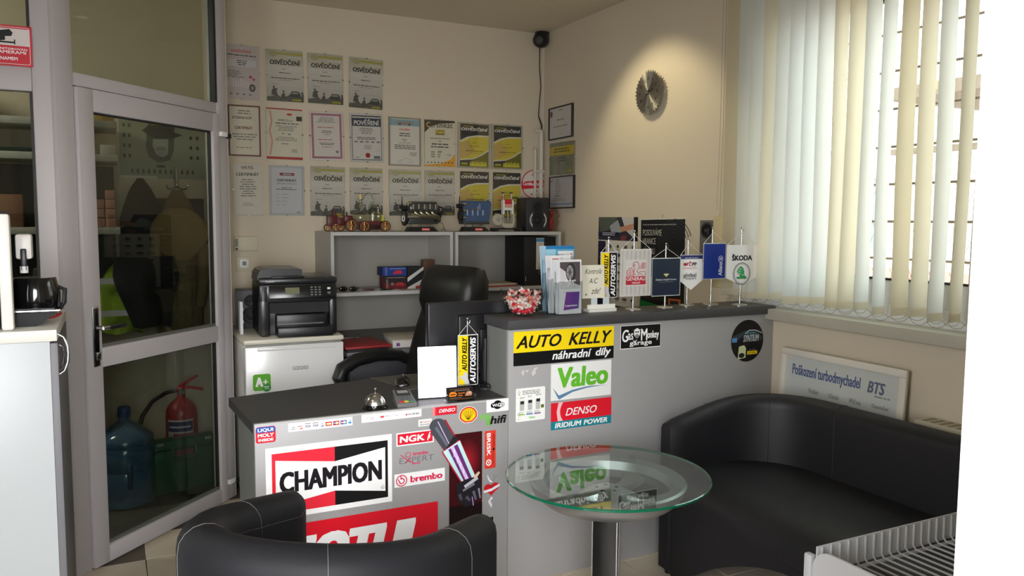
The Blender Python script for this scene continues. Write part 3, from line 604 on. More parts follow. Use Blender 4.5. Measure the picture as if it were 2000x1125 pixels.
def k_sheet(title, tc, ty, th, tw=.7, border=None, bg_=(206, 202, 190), seed=0, n=6, red=None):
    def f(p, w, h):
        p.rect(0, 0, w, h, bg_)
        if border:
            b, bw = border; p.rect(w*.04, h*.03, w*.92, h*.94, b); p.rect(w*.04+bw, h*.03+bw, w*.92-2*bw, h*.94-2*bw, bg_)
        if title: p.text(title, w*(.5-tw/2), h*ty, w*tw, h*th, tc, .03)
        p.para(w*.2, h*(ty-.08), w*.6, n, h*.045, T2, seed); p.para(w*.25, h*.22, w*.5, 2, h*.035, (150, 146, 138), seed+5)
        if red: p.para(w*.2, h*.5, w*.6, 2, h*.09, red, seed+9, th=.3)
    return f
def k_red0(p, w, h):
    p.rect(0, 0, w, h, (196, 186, 186)); p.text('OSVĚDČENÍ', w*.2, h*.86, w*.56, h*.06, (196, 70, 70), .03); p.para(w*.1, h*.8, w*.8, 1, h*.04, (60, 60, 60), 1, fill=(1, 1)); p.rrect(w*.1, h*.6, w*.8, h*.13, h*.02, (206, 204, 206)); p.para(w*.35, h*.7, w*.3, 3, h*.035, (60, 60, 60), 2)
    p.para(w*.1, h*.5, w*.5, 4, h*.035, T2, 3, False); p.ell(w*.75, h*.42, w*.06, h*.03, (196, 60, 60), 4); p.ell(w*.84, h*.38, w*.05, h*.025, (196, 60, 60), 4)
    for k in range(9): p.rect(w*(.1+.07*k), h*.22, w*.045, h*(.1+.1*((k*7) % 4)/4), (214, 204, 204), True)
    p.ell(w*.8, h*.22, w*.09, h*.07, (70, 66, 66), 18); p.ell(w*.8, h*.22, w*.05, h*.04, (150, 144, 144), 14)
    for k in range(4): p.ell(w*(.2+.18*k), h*.09, w*.04, h*.015, T2, 12)
def k_stein(p, w, h):
    p.rect(0, 0, w, h, (204, 196, 176)); p.text('STEINHOF', w*.12, h*.73, w*.62, h*.05, (70, 50, 50), .03); p.text('CERTIFIKÁT', w*.2, h*.53, w*.56, h*.07, (96, 40, 36), .03); p.arc(w*.6, h*.55, w*.3, h*.3, -80, 80, .002, (176, 168, 150)); p.arc(w*.6, h*.55, w*.26, h*.26, -80, 80, .0015, (176, 168, 150))
    p.para(w*.2, h*.88, w*.6, 2, h*.05, T2, 1); p.para(w*.1, h*.42, w*.8, 3, h*.05, T2, 2); p.para(w*.1, h*.16, w*.8, 1, h*.05, (150, 140, 120), 4)
def k_hook(p, w, h):
    p.rect(0, 0, w, h, (208, 202, 184)); p.rect(0, h*.975, w, h*.025, (176, 56, 52)); p.rect(0, 0, w, h*.05, (176, 56, 52))
    p.line([(w*.1, h*.95), (w*.15, h*.75), (w*.09, h*.55), (w*.16, h*.35), (w*.1, h*.08)], w*.045, (206, 148, 130)); p.ell(w*.64, h*.89, w*.08, h*.022, (180, 60, 50), 14); p.rect(w*.83, h*.77, w*.16, h*.09, (60, 56, 50)); p.text('HOOK CZ s.r.o.', w*.33, h*.75, w*.4, h*.04, T1, .03)
    p.para(w*.22, h*.7, w*.7, 1, h*.04, T1, 1, fill=(.9, 1)); p.para(w*.25, h*.65, w*.6, 4, h*.03, T2, 2); p.ell(w*.63, h*.5, w*.05, h*.018, (140, 150, 140), 12); p.para(w*.4, h*.5, w*.12, 1, h*.03, T1, 3); p.para(w*.22, h*.43, w*.65, 3, h*.03, T2, 4); p.para(w*.4, h*.3, w*.22, 1, h*.03, T1, 5); p.para(w*.68, h*.2, w*.2, 4, h*.018, (90, 90, 100), 6)
def k_pink(p, w, h):
    p.rect(0, 0, w, h, (210, 204, 196)); P_ = (156, 92, 118)
    p.rect(w*.05, h*.04, w*.9, h*.92, P_); p.rect(w*.11, h*.08, w*.78, h*.84, (208, 202, 196))
    for k in range(20):
        for s_ in (0, 1): p.rect(w*.055+s_*w*.84, h*(.06+.045*k), w*.045, h*.018, (186, 136, 152), True)
    for k in range(12):
        for s_ in (0, 1): p.rect(w*(.12+.065*k), h*.045+s_*h*.885, w*.025, h*.025, (186, 136, 152), True)
    p.para(w*.2, h*.87, w*.6, 4, h*.03, T2, 1); p.para(w*.22, h*.67, w*.5, 1, h*.035, (190, 80, 80), 2); p.para(w*.3, h*.6, w*.4, 2, h*.03, T1, 3); p.para(w*.35, h*.53, w*.3, 1, h*.03, (190, 80, 80), 4); p.para(w*.2, h*.42, w*.5, 1, h*.035, (190, 80, 80), 5); p.para(w*.25, h*.35, w*.5, 2, h*.03, T1, 6); p.para(w*.3, h*.27, w*.4, 1, h*.03, (190, 80, 80), 7); p.ell(w*.8, h*.18, w*.05, h*.03, (140, 130, 126), 12)
def k_pov(p, w, h):
    p.rect(0, 0, w, h, (196, 194, 190)); p.rect(w*.05, h*.04, w*.9, h*.92, (60, 62, 72)); p.rect(w*.065, h*.055, w*.87, h*.88, (204, 200, 196)); p.rect(w*.05, h*.74, w*.9, h*.17, (64, 70, 86)); p.text('POVĚŘENÍ', w*.12, h*.765, w*.76, h*.125, (222, 222, 216), .02)
    p.para(w*.2, h*.69, w*.6, 4, h*.035, T2, 1); p.para(w*.2, h*.5, w*.6, 2, h*.035, T1, 2, fill=(.8, 1))
    for k in range(5): p.rect(w*(.12+.17*k), h*.405, w*.1, h*.025, (96, 96, 96), True)
    p.para(w*.38, h*.34, w*.3, 4, h*.025, T2, 4); p.ell(w*.52, h*.14, w*.075, h*.052, (150, 40, 46), 18); p.arc(w*.84, h*.26, w*.05, h*.035, 0, 360, .001, T2); p.rect(w*.7, h*.07, w*.2, h*.06, (110, 110, 112)); p.para(w*.1, h*.09, w*.2, 1, h*.03, T2, 8)
def k_certy(p, w, h):
    p.rect(0, 0, w, h, (200, 196, 184)); p.rect(w*.03, h*.83, w*.94, h*.13, (126, 158, 160)); p.rect(w*.25, h*.86, w*.5, h*.055, (150, 130, 124)); p.ell(w*.35, h*.86, w*.03, h*.02, (60, 60, 60), 10); p.ell(w*.65, h*.86, w*.03, h*.02, (60, 60, 60), 10)
    p.text('Certyfikat', w*.33, h*.72, w*.34, h*.06, (200, 84, 84), .02); p.para(w*.3, h*.66, w*.4, 2, h*.045, T1, 1, fill=(.8, 1)); p.para(w*.4, h*.54, w*.2, 2, h*.03, T2, 2); p.para(w*.2, h*.47, w*.6, 1, h*.03, T2, 4); p.para(w*.12, h*.42, w*.78, 3, h*.035, T1, 3, fill=(.8, 1)); p.para(w*.64, h*.27, w*.26, 3, h*.03, T2, 5)
    C_ = (96, 96, 92); p.line([(w*.28, h*.05), (w*.3, h*.1), (w*.42, h*.12), (w*.5, h*.155), (w*.62, h*.155), (w*.7, h*.12), (w*.74, h*.08), (w*.72, h*.05)], .0014, C_); p.arc(w*.38, h*.05, w*.04, h*.028, 0, 180, .0012, C_, 8); p.arc(w*.64, h*.05, w*.04, h*.028, 0, 180, .0012, C_, 8)
def k_inter(p, w, h):
    p.rect(0, 0, w, h, (214, 208, 190)); p.poly([(0, h), (w, h), (w, h*.955), (w*.5, h*.93), (w*.2, h*.86), (0, h*.72)], (74, 66, 56)); p.text('C', w*.06, h*.84, w*.12, h*.11, (226, 190, 60), .03); p.text('ertifikát', w*.18, h*.84, w*.75, h*.12, (84, 70, 56), .015)
    p.rect(w*.35, h*.68, w*.32, h*.12, (196, 176, 96)); p.line([(w*.38, h*.73), (w*.5, h*.78), (w*.64, h*.76)], .003, (90, 80, 50)); p.rect(w*.37, h*.69, w*.28, h*.02, (110, 96, 50)); p.para(w*.18, h*.6, w*.65, 1, h*.03, T1, 1, fill=(1, 1)); p.para(w*.45, h*.54, w*.1, 1, h*.03, T1, 2); p.para(w*.18, h*.47, w*.66, 2, h*.06, T1, 3, fill=(.8, 1)); p.para(w*.4, h*.33, w*.2, 1, h*.03, T1, 4); p.para(w*.2, h*.3, w*.15, 3, h*.05, T2, 5, False); p.para(w*.42, h*.3, w*.15, 3, h*.05, T2, 6, False); p.para(w*.7, h*.26, w*.22, 2, h*.025, T2, 7)
    p.poly([(w, 0), (0, 0), (0, h*.03), (w*.55, h*.06), (w*.85, h*.16), (w, h*.28)], (222, 162, 44))
    for k in range(8): p.ell(w*(.1+.115*k), h*.085, w*.028, h*.014, (70, 60, 50), 8, same=(k > 0))
def k_ferodo(p, w, h):
    p.rect(0, 0, w, h, (178, 180, 184)); p.rect(w*.05, h*.035, w*.9, h*.93, (126, 128, 138)); p.rect(w*.06, h*.04, w*.88, h*.92, (186, 188, 192)); p.rect(w*.3, h*.8, w*.42, h*.055, (170, 50, 56)); p.rect(w*.36, h*.805, w*.3, h*.045, (60, 50, 54)); p.text('FERODO', w*.38, h*.812, w*.26, h*.03, (220, 216, 216), .04)
    p.text('CERTIFIKÁT', w*.22, h*.68, w*.56, h*.06, (50, 50, 54), .04); p.para(w*.22, h*.63, w*.56, 1, h*.03, T2, 1, fill=(1, 1)); p.para(w*.35, h*.55, w*.3, 1, h*.03, T1, 2); p.para(w*.2, h*.515, w*.6, 1, h*.035, T1, 3, fill=(1, 1))
    for k in range(4): p.para(w*.22, h*(.42-.07*k), w*.1, 1, h*.02, T2, k, False); p.para(w*.36, h*(.42-.07*k), w*.2, 1, h*.02, T2, k+5, False)
    p.rect(w*.78, h*.06, w*.1, h*.015, T1)
k_hak = k_sheet('CERTIFIKÁT', (40, 60, 50), .76, .075, .78, None, (208, 204, 192), 3, 8)
def k_hak2(p, w, h): k_hak(p, w, h); p.text('HAK-POL', w*.3, h*.9, w*.42, h*.055, (100, 60, 56), .02); p.rect(w*.3, h*.89, w*.42, h*.005, (100, 60, 56))
def k_r0(p, w, h): p.rect(0, 0, w, h, (188, 182, 178)); p.ell(w*.1, h*.8, w*.06, h*.1, (110, 84, 76), 18); p.para(w*.38, h*.87, w*.25, 1, h*.05, T1, 1); p.para(w*.35, h*.58, w*.3, 1, h*.05, (50, 50, 60), 2, fill=(1, 1)); p.para(w*.2, h*.38, w*.6, 1, h*.05, T1, 3, fill=(1, 1)); p.para(w*.4, h*.15, w*.2, 1, h*.04, T2, 4)
def k_r1(p, w, h): p.rect(0, 0, w, h, (124, 126, 112)); p.rect(0, h*.6, w, h*.28, (188, 166, 60)); p.para(w*.15, h*.78, w*.7, 2, h*.08, (70, 64, 30), 1, fill=(.8, 1)); p.para(w*.35, h*.5, w*.3, 3, h*.08, (70, 76, 70), 2); p.rect(w*.75, h*.08, w*.18, h*.06, (170, 160, 40)); p.para(w*.08, h*.1, w*.2, 1, h*.04, (90, 90, 80), 4); p.rect(w*.15, h*.0, w*.2, h*.35, (134, 134, 118)); p.rect(w*.45, h*.0, w*.25, h*.4, (132, 134, 120))
def k_r2(p, w, h): p.rect(0, 0, w, h, (170, 166, 166)); p.text('k+', w*.06, h*.83, w*.1, h*.08, (180, 50, 70), .05); p.para(w*.25, h*.88, w*.25, 8, h*.06, (126, 124, 126), 1, False); p.para(w*.25, h*.38, w*.25, 1, h*.07, (90, 86, 90), 3, False); p.para(w*.15, h*.3, w*.6, 2, h*.05, T2, 4, False); p.rect(w*.02, h*.12, w*.96, h*.035, (90, 130, 176)); p.text('+', w*.86, h*.88, w*.05, h*.05, (70, 60, 60), .03)

def k_wide(p, w, h):
    p.rect(0, 0, w, h, (176, 170, 152)); q = Print(w*.88, h*.94, None, 0, 0); q.mb.T = Mx.Translation((w*.07, h*.03, p.z+.0001)); k_yell(q, w*.88, h*.94)
    k = len(p.mb.v); p.mb.v += q.mb.v
    for f, mi in zip(q.mb.f, q.mb.mi): p.mb.f.append(tuple(k+a for a in f)); p.mb.mi.append(p.mb.m(q.mb.mats[mi])); p.mb.sm.append(False)
    p.z += q.z+.0002
def cert(label, px, kind, plane='b', frame=None, fw=.008, clips=True, group='certificates on the walls', cat='certificate'):
    fn = (lambda q: ony(q[0], q[1], YW)) if plane == 'b' else (lambda q: onx(q[0], q[1], XW))
    M, w, h = quad(*[fn(q) for q in px])
    t = thing('framed_certificate', label, cat, group=group, M=M)
    MB().box(.001, w-.001, .001, h-.001, 0.0005, .008, BACKB).build('backing', t)
    p = Print(w, h, (200, 198, 190), .0012, .008); kind(p, w, h); zt = p.z; p.build('sheet', t)
    if frame:
        m = MB(); m.box(0, w, 0, fw, 0, .016, frame).box(0, w, h-fw, h, 0, .016, frame).box(0, fw, fw, h-fw, 0, .016, frame).box(w-fw, w, fw, h-fw, 0, .016, frame); m.build('frame', t)
    elif clips:
        MB().box(-.001, w+.001, -.001, h+.001, zt+.0006, zt+.002, PANE).build('glass_pane', t)
        for x, y in ((w/2, 0), (w/2, h), (0, h/2), (w, h/2)): MB().box(x-.005, x+.005, y-.004, y+.004, .004, zt+.004, CHROME).build('clip', t)
    return t
PANE = sheet_glass('picture_glass', (252, 252, 251), 1.4)
WF = mat('clear_poster_border', (186, 182, 168), .3)
cert('pale red-titled certificate at the top left, beside the door frame', ((436, 84.5), (505.7, 92.4), (438, 191)), k_red0)
cert('grey certificate with a photo strip, first complete one in the top row', ((518, 95.7), (590, 102), (522, 196.6)), k_grey)
cert('grey certificate with a photo strip, middle of the top row', ((599.4, 103), (668, 109.5), (602, 201)), k_grey)
cert('grey certificate hung slightly crooked at the right end of the top row', ((682, 111), (747, 119), (679, 209)), k_grey)
cert('certificate in a red-brown frame beside the door frame', ((444, 204), (507, 208), (447, 304)), k_stein, frame=FR_BROWN)
cert('certificate with red bars and a pink wavy ribbon down its left side', ((519, 210), (589.5, 215), (521, 310)), k_hook)
cert('certificate with a patterned pink border', ((603, 217), (668.5, 220), (606.6, 313)), k_pink)
cert('authorisation with a dark blue title band and red wax seal', ((682, 221), (746, 224), (683, 316)), k_pov)
cert('silver-framed certificate with a truck banner above a line-drawn car', ((758, 228), (820, 232), (758.7, 323)), k_certy, frame=FR_ALU)
cert('cream certificate with a dark brown corner and orange foot', ((828, 233.6), (887, 237), (829, 324.5)), k_inter)
cert('yellow and black certificate, left of the pair in the middle row', ((893.6, 238), (956.6, 242.8), (893, 327.4)), k_wide)
cert('yellow and black certificate, right of the pair in the middle row', ((959, 242.3), (1019.5, 246), (959, 330)), k_wide)
cert('cream certificate with a green title at the bottom left, beside the door frame', ((453, 319), (510.6, 320), (454.7, 420.3)), k_hak2)
cert('bluish grey certificate with a small red logo at its head', ((524.4, 322.3), (593, 325), (525.4, 420.3)), k_ferodo)
cert('grey certificate with a photo strip above the tractor model', ((606, 324.3), (672.8, 327.6), (605, 421)), k_grey)
cert('grey certificate with a photo strip behind the glass flasks', ((682.6, 327.6), (745.8, 330), (682.6, 418.7)), k_grey)
cert('grey certificate with a photo strip, left one behind the dark model engine', ((759, 330.7), (821, 332.7), (760.7, 421)), k_grey)
cert('grey certificate with a photo strip, right one behind the dark model engine', ((829, 332.7), (886.4, 334.4), (829, 420.3)), k_grey)
cert('yellow and black certificate behind the blue model engine', ((898, 334.4), (953.6, 336.4), (898, 421)), k_yell)
cert('yellow and black certificate behind the piston model', ((962.3, 336.4), (1015.5, 338.6), (962.3, 424)), k_yell)
cert('black-framed certificate with a brown seal, top of three on the window wall', ((1075, 213), (1121, 201), (1076, 275)), k_r0, 'r', FR_BLK)
cert('grey certificate with a yellow band, middle of three on the window wall', ((1076, 281), (1124, 274), (1076, 343)), k_r1, 'r')
cert('black-framed certificate with a blue bar, lowest of three on the window wall', ((1076, 346), (1124, 341), (1076, 408)), k_r2, 'r', FR_BLK)

# round expert sign
c = ony(1042, 360, YW); r_ = .1
M = frame3(V((c.x, YW-.001, c.z)), (1, 0, 0), (0, 0, 1))
t = thing('round_sign', 'round red and white expert sign above the black speaker', 'sign', M=M)
MB().cyl((0, 0, 0), (0, 0, .006), .1, (mat('pale_card', (214, 208, 196), .6)), n=48).build('disc', t)
p = Print(0, 0, None, 0, .0062)
p.arc(0, 0, .096, .096, 0, 360, .007, (196, 50, 60), 48); a = math.radians(8)
p.poly([(-.092, -.036), (.096, -.018), (.094, .034), (-.099, .014)], (200, 40, 56))
p.text('Certified Expert', -.088, -.016, .172, .03, WH, .02, 0); p.ell(0, .066, .022, .014, (200, 70, 76), 4); p.ell(0, .066, .015, .008, (226, 210, 200), 4); p.poly([(.01, -.045), (.025, -.04), (.022, -.052), (.012, -.055)], BK); p.ell(-.02, -.07, .007, .007, (200, 60, 60), 10); p.para(-.01, -.07, .07, 1, .006, (200, 120, 120), 2)
p.build('print', t)

# saw-blade clock
c = onx(1277, 182, XW); M = frame3(V((XW-.001, c.y, c.z)), (0, -1, 0), (0, 0, 1))
t = thing('wall_clock', 'steel wall clock shaped like a circular saw blade', 'clock', M=M)
BLADE = mat('brushed_saw_steel', (176, 172, 164), .34, 1, noise=.1, scale=30)
NT = 36; q = []
for k in range(NT):
    a0 = 2*PI*k/NT; d = 2*PI/NT
    for fr, rr in ((0, .127), (.35, .119), (.55, .112), (.75, .114), (.97, .121)): q.append((rr*math.cos(a0+d*fr), rr*math.sin(a0+d*fr)))
nt = BLADE.node_tree; tn = nt.nodes.new('ShaderNodeTangent'); tn.direction_type = 'RADIAL'; tn.axis = 'Z'; nt.links.new(tn.outputs[0], nt.nodes['Principled BSDF'].inputs['Tangent']); nt.nodes['Principled BSDF'].inputs['Anisotropic'].default_value = .9
m = MB(); m.prism(q, .034, .036, BLADE)
m.build('saw_blade', t)
MB().box(-.03, .03, -.03, .03, 0, .034, BLACKP, .004).build('movement', t)
p = Print(0, 0, None, 0, .0362); DK = (26, 24, 22)
p.arc(0, 0, .098, .098, 0, 360, .0006, (90, 86, 80), 48)
for k in range(1, 13):
    a = PI/2-k*PI/6; s = .018; x, y = .078*math.cos(a), .078*math.sin(a); wd = s*.62 if k < 10 else s*1.05
    p.text(str(k), x-wd/2, y-s/2, wd if k != 1 else wd*.5, s, DK, .01)
p.build('numerals', t)
for nm, ang, L, wd, z in (('hour_hand', 22, .05, .007, .039), ('minute_hand', 45, .075, .006, .042)):
    m = MB(); m.T = Mx.Rotation(math.radians(ang+(0 if nm == 'minute_hand' else 0)), 4, 'Z'); m.prism([(-.012, -wd/2), (L, -wd*.3), (L, wd*.3), (-.012, wd/2)], z, z+.001, BLACKM); m.build(nm, t)
m = MB(); m.T = Mx.Rotation(math.radians(232), 4, 'Z'); m.prism([(-.02, -.001), (.06, -.0007), (.06, .0007), (-.02, .001)], .044, .045, BLACKM); m.build('second_hand', t)
MB().cyl((0, 0, .036), (0, 0, .047), .005, CHROME).build('hub', t)

# dome camera, cable and conduit in the corner
c = V((XW-.06, YW-.055, 2.668))
t = thing('security_camera', 'black dome security camera in the ceiling corner', 'camera', c)
m = MB(); m.ball((0, 0, 0), .056, .056, .052, BLACKP).cyl((.0, .0, .01), (.03, .03, .057), .05, BLACKP); m.build('housing', t)
m = MB(); d = V((-.62, -.75, -.2)).normalized(); m.cyl(V((0, 0, 0))+d*.035, d*.062, .032, BLACKM, .028).cyl(d*.06, d*.066, .02, GLOSSB); m.build('lens_ring', t)
m = MB()
for k in range(10):
    a = 2*PI*k/10; s = d.cross(V((0, 0, 1))).normalized(); uu = s.cross(d); m.ball(d*.0635+s*.024*math.cos(a)+uu*.024*math.sin(a), .0026, .0026, .0026, CHROME, 6, 4)
m.build('led_ring', t)
m = MB(); pts = [V((XW-.055, YW-.03, 2.62)), V((XW-.05, YW-.02, 2.5)), V((XW-.035, YW-.015, 2.36)), V((XW-.045, YW-.012, 2.24)), V((XW-.05, YW-.012, 2.16)), V((XW-.03, YW-.015, 2.1)), V((XW-.025, YW-.018, 2.05)), V((XW-.035, YW-.03, 1.93))]
tag(m.tube(pts, .0035, BLACKP, 8).tube([p_+V((.008*math.sin(i*2), -.004, 0)) for i, p_ in enumerate(pts[4:])], .003, BLACKP, 6).build('camera_cable'), 'black cable running down the corner from the dome camera', 'cable')
PIPE = mat('white_conduit', (206, 200, 184), .5)
t = thing('white_conduit', 'white plastic conduits running down the room corner', 'pipe', (XW-.035, YW-.03, 0))
MB().tube([(0, 0, .76), (0, 0, 2.045), (-.01, 0, 2.06), (-.05, 0, 2.062)], .015, PIPE, 12).build('pipe', t)
MB().tube([(-.042, .008, .76), (-.042, .008, 1.93), (-.06, .008, 1.942)], .0095, PIPE, 12).build('pipe', t)
MB().box(-.062, .025, -.016, .018, 1.775, 1.788, PIPE, .003).build('bracket', t)

# controller and thermostat
IV = mat('ivory_plastic', (206, 198, 170), .5)
def wallbox(name, label, cat, px):
    a = ony(px[0], px[1], YW); b = ony(px[2], px[3], YW)
    return thing(name, label, cat, M=frame3(V((a.x, YW, b.z)), (1, 0, 0), (0, 0, 1))), b.x-a.x, a.z-b.z
t, w_, h_ = wallbox('heating_controller', 'ivory heating controller box on the wall beside the door frame', 'controller', (456, 462, 502, 489.5))
MB().box(0, w_, 0, h_, 0, .03, IV, .004).build('housing', t); MB().box(.004, w_*.16, h_*.3, h_*.85, .03, .031, mat('grey_lcd', (120, 124, 116), .3)).build('display', t)
MB().box(.006, .02, .006, h_*.22, .03, .031, BLACKP).build('button', t); Print(0, 0, None, 0, .0305).text('L', w_*.32, h_*.14, .006, .008, (80, 70, 50), .02).build('print', t)
t, w_, h_ = wallbox('thermostat', 'small ivory thermostat with a grey display below the controller box', 'thermostat', (461, 501.5, 489, 528.5))
MB().box(0, w_, 0, h_, 0, .012, IV, .004).build('wall_plate', t); MB().box(w_*.2, w_*.85, h_*.2, h_*.85, .012, .022, WHITEP, .004).build('housing', t); MB().box(w_*.4, w_*.68, h_*.4, h_*.68, .022, .023, mat('grey_lcd', (120, 124, 116), .3)).build('display', t)

# posters on the window wall
def poster(name, label, px, thick=.002, cat='poster', base=WH):
    M, w, h = quad(*[onx(q[0], q[1], XW-.001) for q in px]); t = thing(name, label, cat, M=M); return t, Print(w, h, base, thick), w, h
t, p, w, h = poster('parts_poster', 'parts poster with a mechanic photo above rows of small components', ((1170, 424), (1247, 424), (1170, 596)), base=(214, 210, 200))
p.rect(0, h*.745, w, h*.255, (52, 50, 60)); p.poly([(0, h), (w*.5, h), (w*.3, h*.86), (w*.05, h*.83)], (84, 90, 80)); p.poly([(w*.3, h*.9), (w*.5, h*.97), (w*.62, h*.84), (w*.36, h*.8)], (150, 156, 160)); p.poly([(w*.6, h), (w*.98, h), (w*.9, h*.78), (w*.7, h*.86)], (196, 190, 184)); p.poly([(w*.55, h*.89), (w*.9, h*.93), (w*.88, h*.87), (w*.6, h*.84)], (190, 136, 110)); p.rect(w*.9, h*.745, w*.1, h*.255, BK); p.rect(0, h*.79, w*.55, h*.045, (36, 34, 60)); p.para(w*.03, h*.82, w*.5, 2, h*.02, (200, 200, 210), 3); p.poly([(w*.6, h*.8), (w*.75, h*.8), (w*.7, h*.745), (w*.58, h*.745)], (120, 60, 60))
p.rect(0, 0, w*.2, h*.735, (44, 40, 66))
for k in range(5): p.rect(0, h*(.62-.135*k), w*.2, h*.012, (196, 96, 70), True); p.rect(w*.04, h*(.685-.135*k), w*.12, h*.008, (200, 200, 210), True)
for r_ in range(7):
    for c_ in range(4):
        x, y = w*(.33+.19*c_), h*(.68-.095*r_); g_ = rnd.randint(60, 120); p.ell(x, y, w*rnd.uniform(.03, .07), h*rnd.uniform(.012, .024), (g_, g_-6, g_-14), 8, same=(c_ > 0)); p.rect(x-w*.05, y-h*.035, w*.1, h*.005, (140, 136, 130), True)
p.rect(w*.2, 0, w*.8, h*.03, (60, 40, 50)); p.rect(w*.6, 0, w*.3, h*.02, (196, 80, 60)); p.build('sheet', t)
t, p, w, h = poster('black_motorbike_poster', 'black poster with tall white lettering above a yellow motorbike', ((1252, 427), (1340, 425), (1252, 600)), base=(206, 202, 190))
p.rect(w*.01, h*.0, w*.98, h*.985, (30, 31, 33))
for k in range(6): p.arc(w*.78, h*.72, w*(.1+.05*k), h*(.09+.035*k), 20, 320, w*.012, (44+3*k, 48+3*k, 50+3*k), 22)
p.para(w*.06, h*.925, w*.75, 1, h*.025, (150, 150, 148), 4, False, fill=(1, 1))
p.text('POSOUVÁME', w*.06, h*.81, w*.43, h*.085, (196, 194, 184), .0); p.text('HRANICE', w*.06, h*.715, w*.30, h*.068, (196, 194, 184), .0); p.text('VÝKONU', w*.06, h*.605, w*.28, h*.085, (196, 194, 184), .0)
p.poly([(w*.1, h*.1), (w*.98, h*.1), (w*.98, h*.4), (w*.85, h*.53), (w*.75, h*.48), (w*.6, h*.46), (w*.4, h*.36), (w*.2, h*.4), (w*.08, h*.3)], (50, 48, 34)); p.line([(w*.2, h*.3), (w*.4, h*.4), (w*.6, h*.36), (w*.8, h*.44), (w*.9, h*.4)], w*.03, (170, 170, 50)); p.line([(w*.5, h*.42), (w*.8, h*.5), (w*.88, h*.44)], w*.03, (160, 120, 60)); p.poly([(w*.15, h*.3), (w*.4, h*.33), (w*.45, h*.2), (w*.2, h*.16)], (150, 160, 40)); p.ell(w*.6, h*.28, w*.08, h*.04, (130, 110, 60), 10)
p.poly([(0, h*.09), (w*.75, h*.02), (w*.75, 0), (0, 0)], (36, 120, 60)); p.poly([(w*.6, h*.3), (w*.98, h*.35), (w*.98, 0), (w*.62, 0)], (40, 34, 34)); p.rect(w*.66, h*.04, w*.26, h*.1, (196, 104, 44)); p.rect(w*.7, h*.06, w*.18, h*.06, (40, 50, 60)); p.build('sheet', t)
MB().tube([(w*.5, h, .002), (w*.5, h+.012, .002), (w*.53, h+.018, .002), (w*.51, h+.022, .002)], .0012, CHROME, 6).build('wire_hook', t)
t, p, w, h = poster('gearstick_poster', 'small dark poster with a round gear knob emblem near the cord', ((1368, 430), (1404, 430), (1366, 512)), base=(120, 118, 114))
p.rect(w*.02, 0, w*.96, h*.98, (104, 102, 98)); p.ell(w*.38, h*.76, w*.33, h*.19, BK, 28); p.arc(w*.38, h*.76, w*.29, h*.165, 0, 360, w*.02, (96, 96, 96), 28); p.text('H', w*.28, h*.72, w*.12, h*.08, (110, 110, 110), .0); p.text('J', w*.42, h*.66, w*.06, h*.16, (110, 110, 110), 0); p.line([(w*.7, h*.6), (w*.9, h*.5)], w*.05, (80, 78, 74)); p.build('sheet', t)
# turbo poster leaning behind the sofa
TL, TR, BL = V((2.715, 2.646, .884)), V((2.715, 2.012, .884)), V((2.655, 2.652, .02))
M, w, h = quad(TL, TR, BL); t = thing('framed_turbo_poster', 'white-framed turbocharger damage poster leaning behind the sofa', 'poster', M=M)
WFR = mat('white_wooden_frame', (214, 208, 196), .5); fw = .03
m = MB(); m.box(0, w, 0, fw, 0, .018, WFR, .003).box(0, w, h-fw, h, 0, .018, WFR, .003).box(0, fw, fw, h-fw, 0, .018, WFR, .003).box(w-fw, w, fw, h-fw, 0, .018, WFR, .003); m.build('frame', t)
p = Print(w, h, (190, 194, 190), .002, .006); p.mb.T = Mx.Identity(4)
BL_ = (72, 86, 130); p.text('Poškození turbodmychadel', w*.1, h*.855, w*.57, h*.07, BL_, .02); p.text('BTS', w*.73, h*.865, w*.12, h*.055, (90, 98, 120), .04, .15); p.para(w*.78, h*.85, w*.12, 1, h*.015, (130, 130, 136), 2)
for k, s_ in enumerate(('Problém', 'Důsledek', 'Příčina', 'Doporučení')): p.text(s_, w*(.26+.17*k), h*.795, w*(.085 if k != 3 else .12), h*.024, (110, 110, 112), .01)
for r_ in range(7):
    y = h*(.64-.1*r_); p.rect(w*.07, y, w*.13, h*.09, (110, 104, 100)); p.ell(w*.12, y+h*.05, w*.035, h*.025, (160, 156, 150), 10); p.ell(w*.16, y+h*.04, w*.02, h*.02, (70, 64, 60), 10, same=True)
    for k in range(4): p.rect(w*(.25+.17*k), y, w*.16, h*.09, ((176, 176, 166), (190, 194, 190))[(k+r_) % 2]); p.para(w*(.26+.17*k), y+h*.07, w*.14, 3, h*.02, (110, 112, 112), k+r_, False)
p.build('sheet', t)

# camera warning sign on the glass
M = frame3(V((-.455, 3.562, 2.008)), (1, 0, 0), (0, 0, 1))
p = Print(.225, .148, (206, 36, 56), .001); p.rrect(.006, .006, .213, .136, .008, (226, 216, 214)); p.rrect(.008, .008, .209, .132, .007, (206, 36, 56)); p.rect(.008, .074, .209, .062, (222, 214, 212))
p.text('PROSTOR JE MONITOROVÁN', .014, .056, .195, .011, WH, .02); p.text('KAMERAMI', .103, .044, .102, .0115, WH, .02); p.text('SE', .084, .044, .014, .0115, WH, .02); p.text('ZÁZNAMEM', .09, .020, .087, .0155, WH, .02)
p.poly([(.07, .115), (.155, .133), (.165, .12), (.16, .108), (.08, .1)], BK); p.poly([(.12, .112), (.14, .112), (.14, .092), (.12, .088)], BK); p.rect(.12, .082, .05, .006, BK); p.rect(.168, .078, .004, .018, BK)
tag(p.build('camera_warning_sign', None, M), 'red and white camera surveillance sign on the glass partition', 'sign')
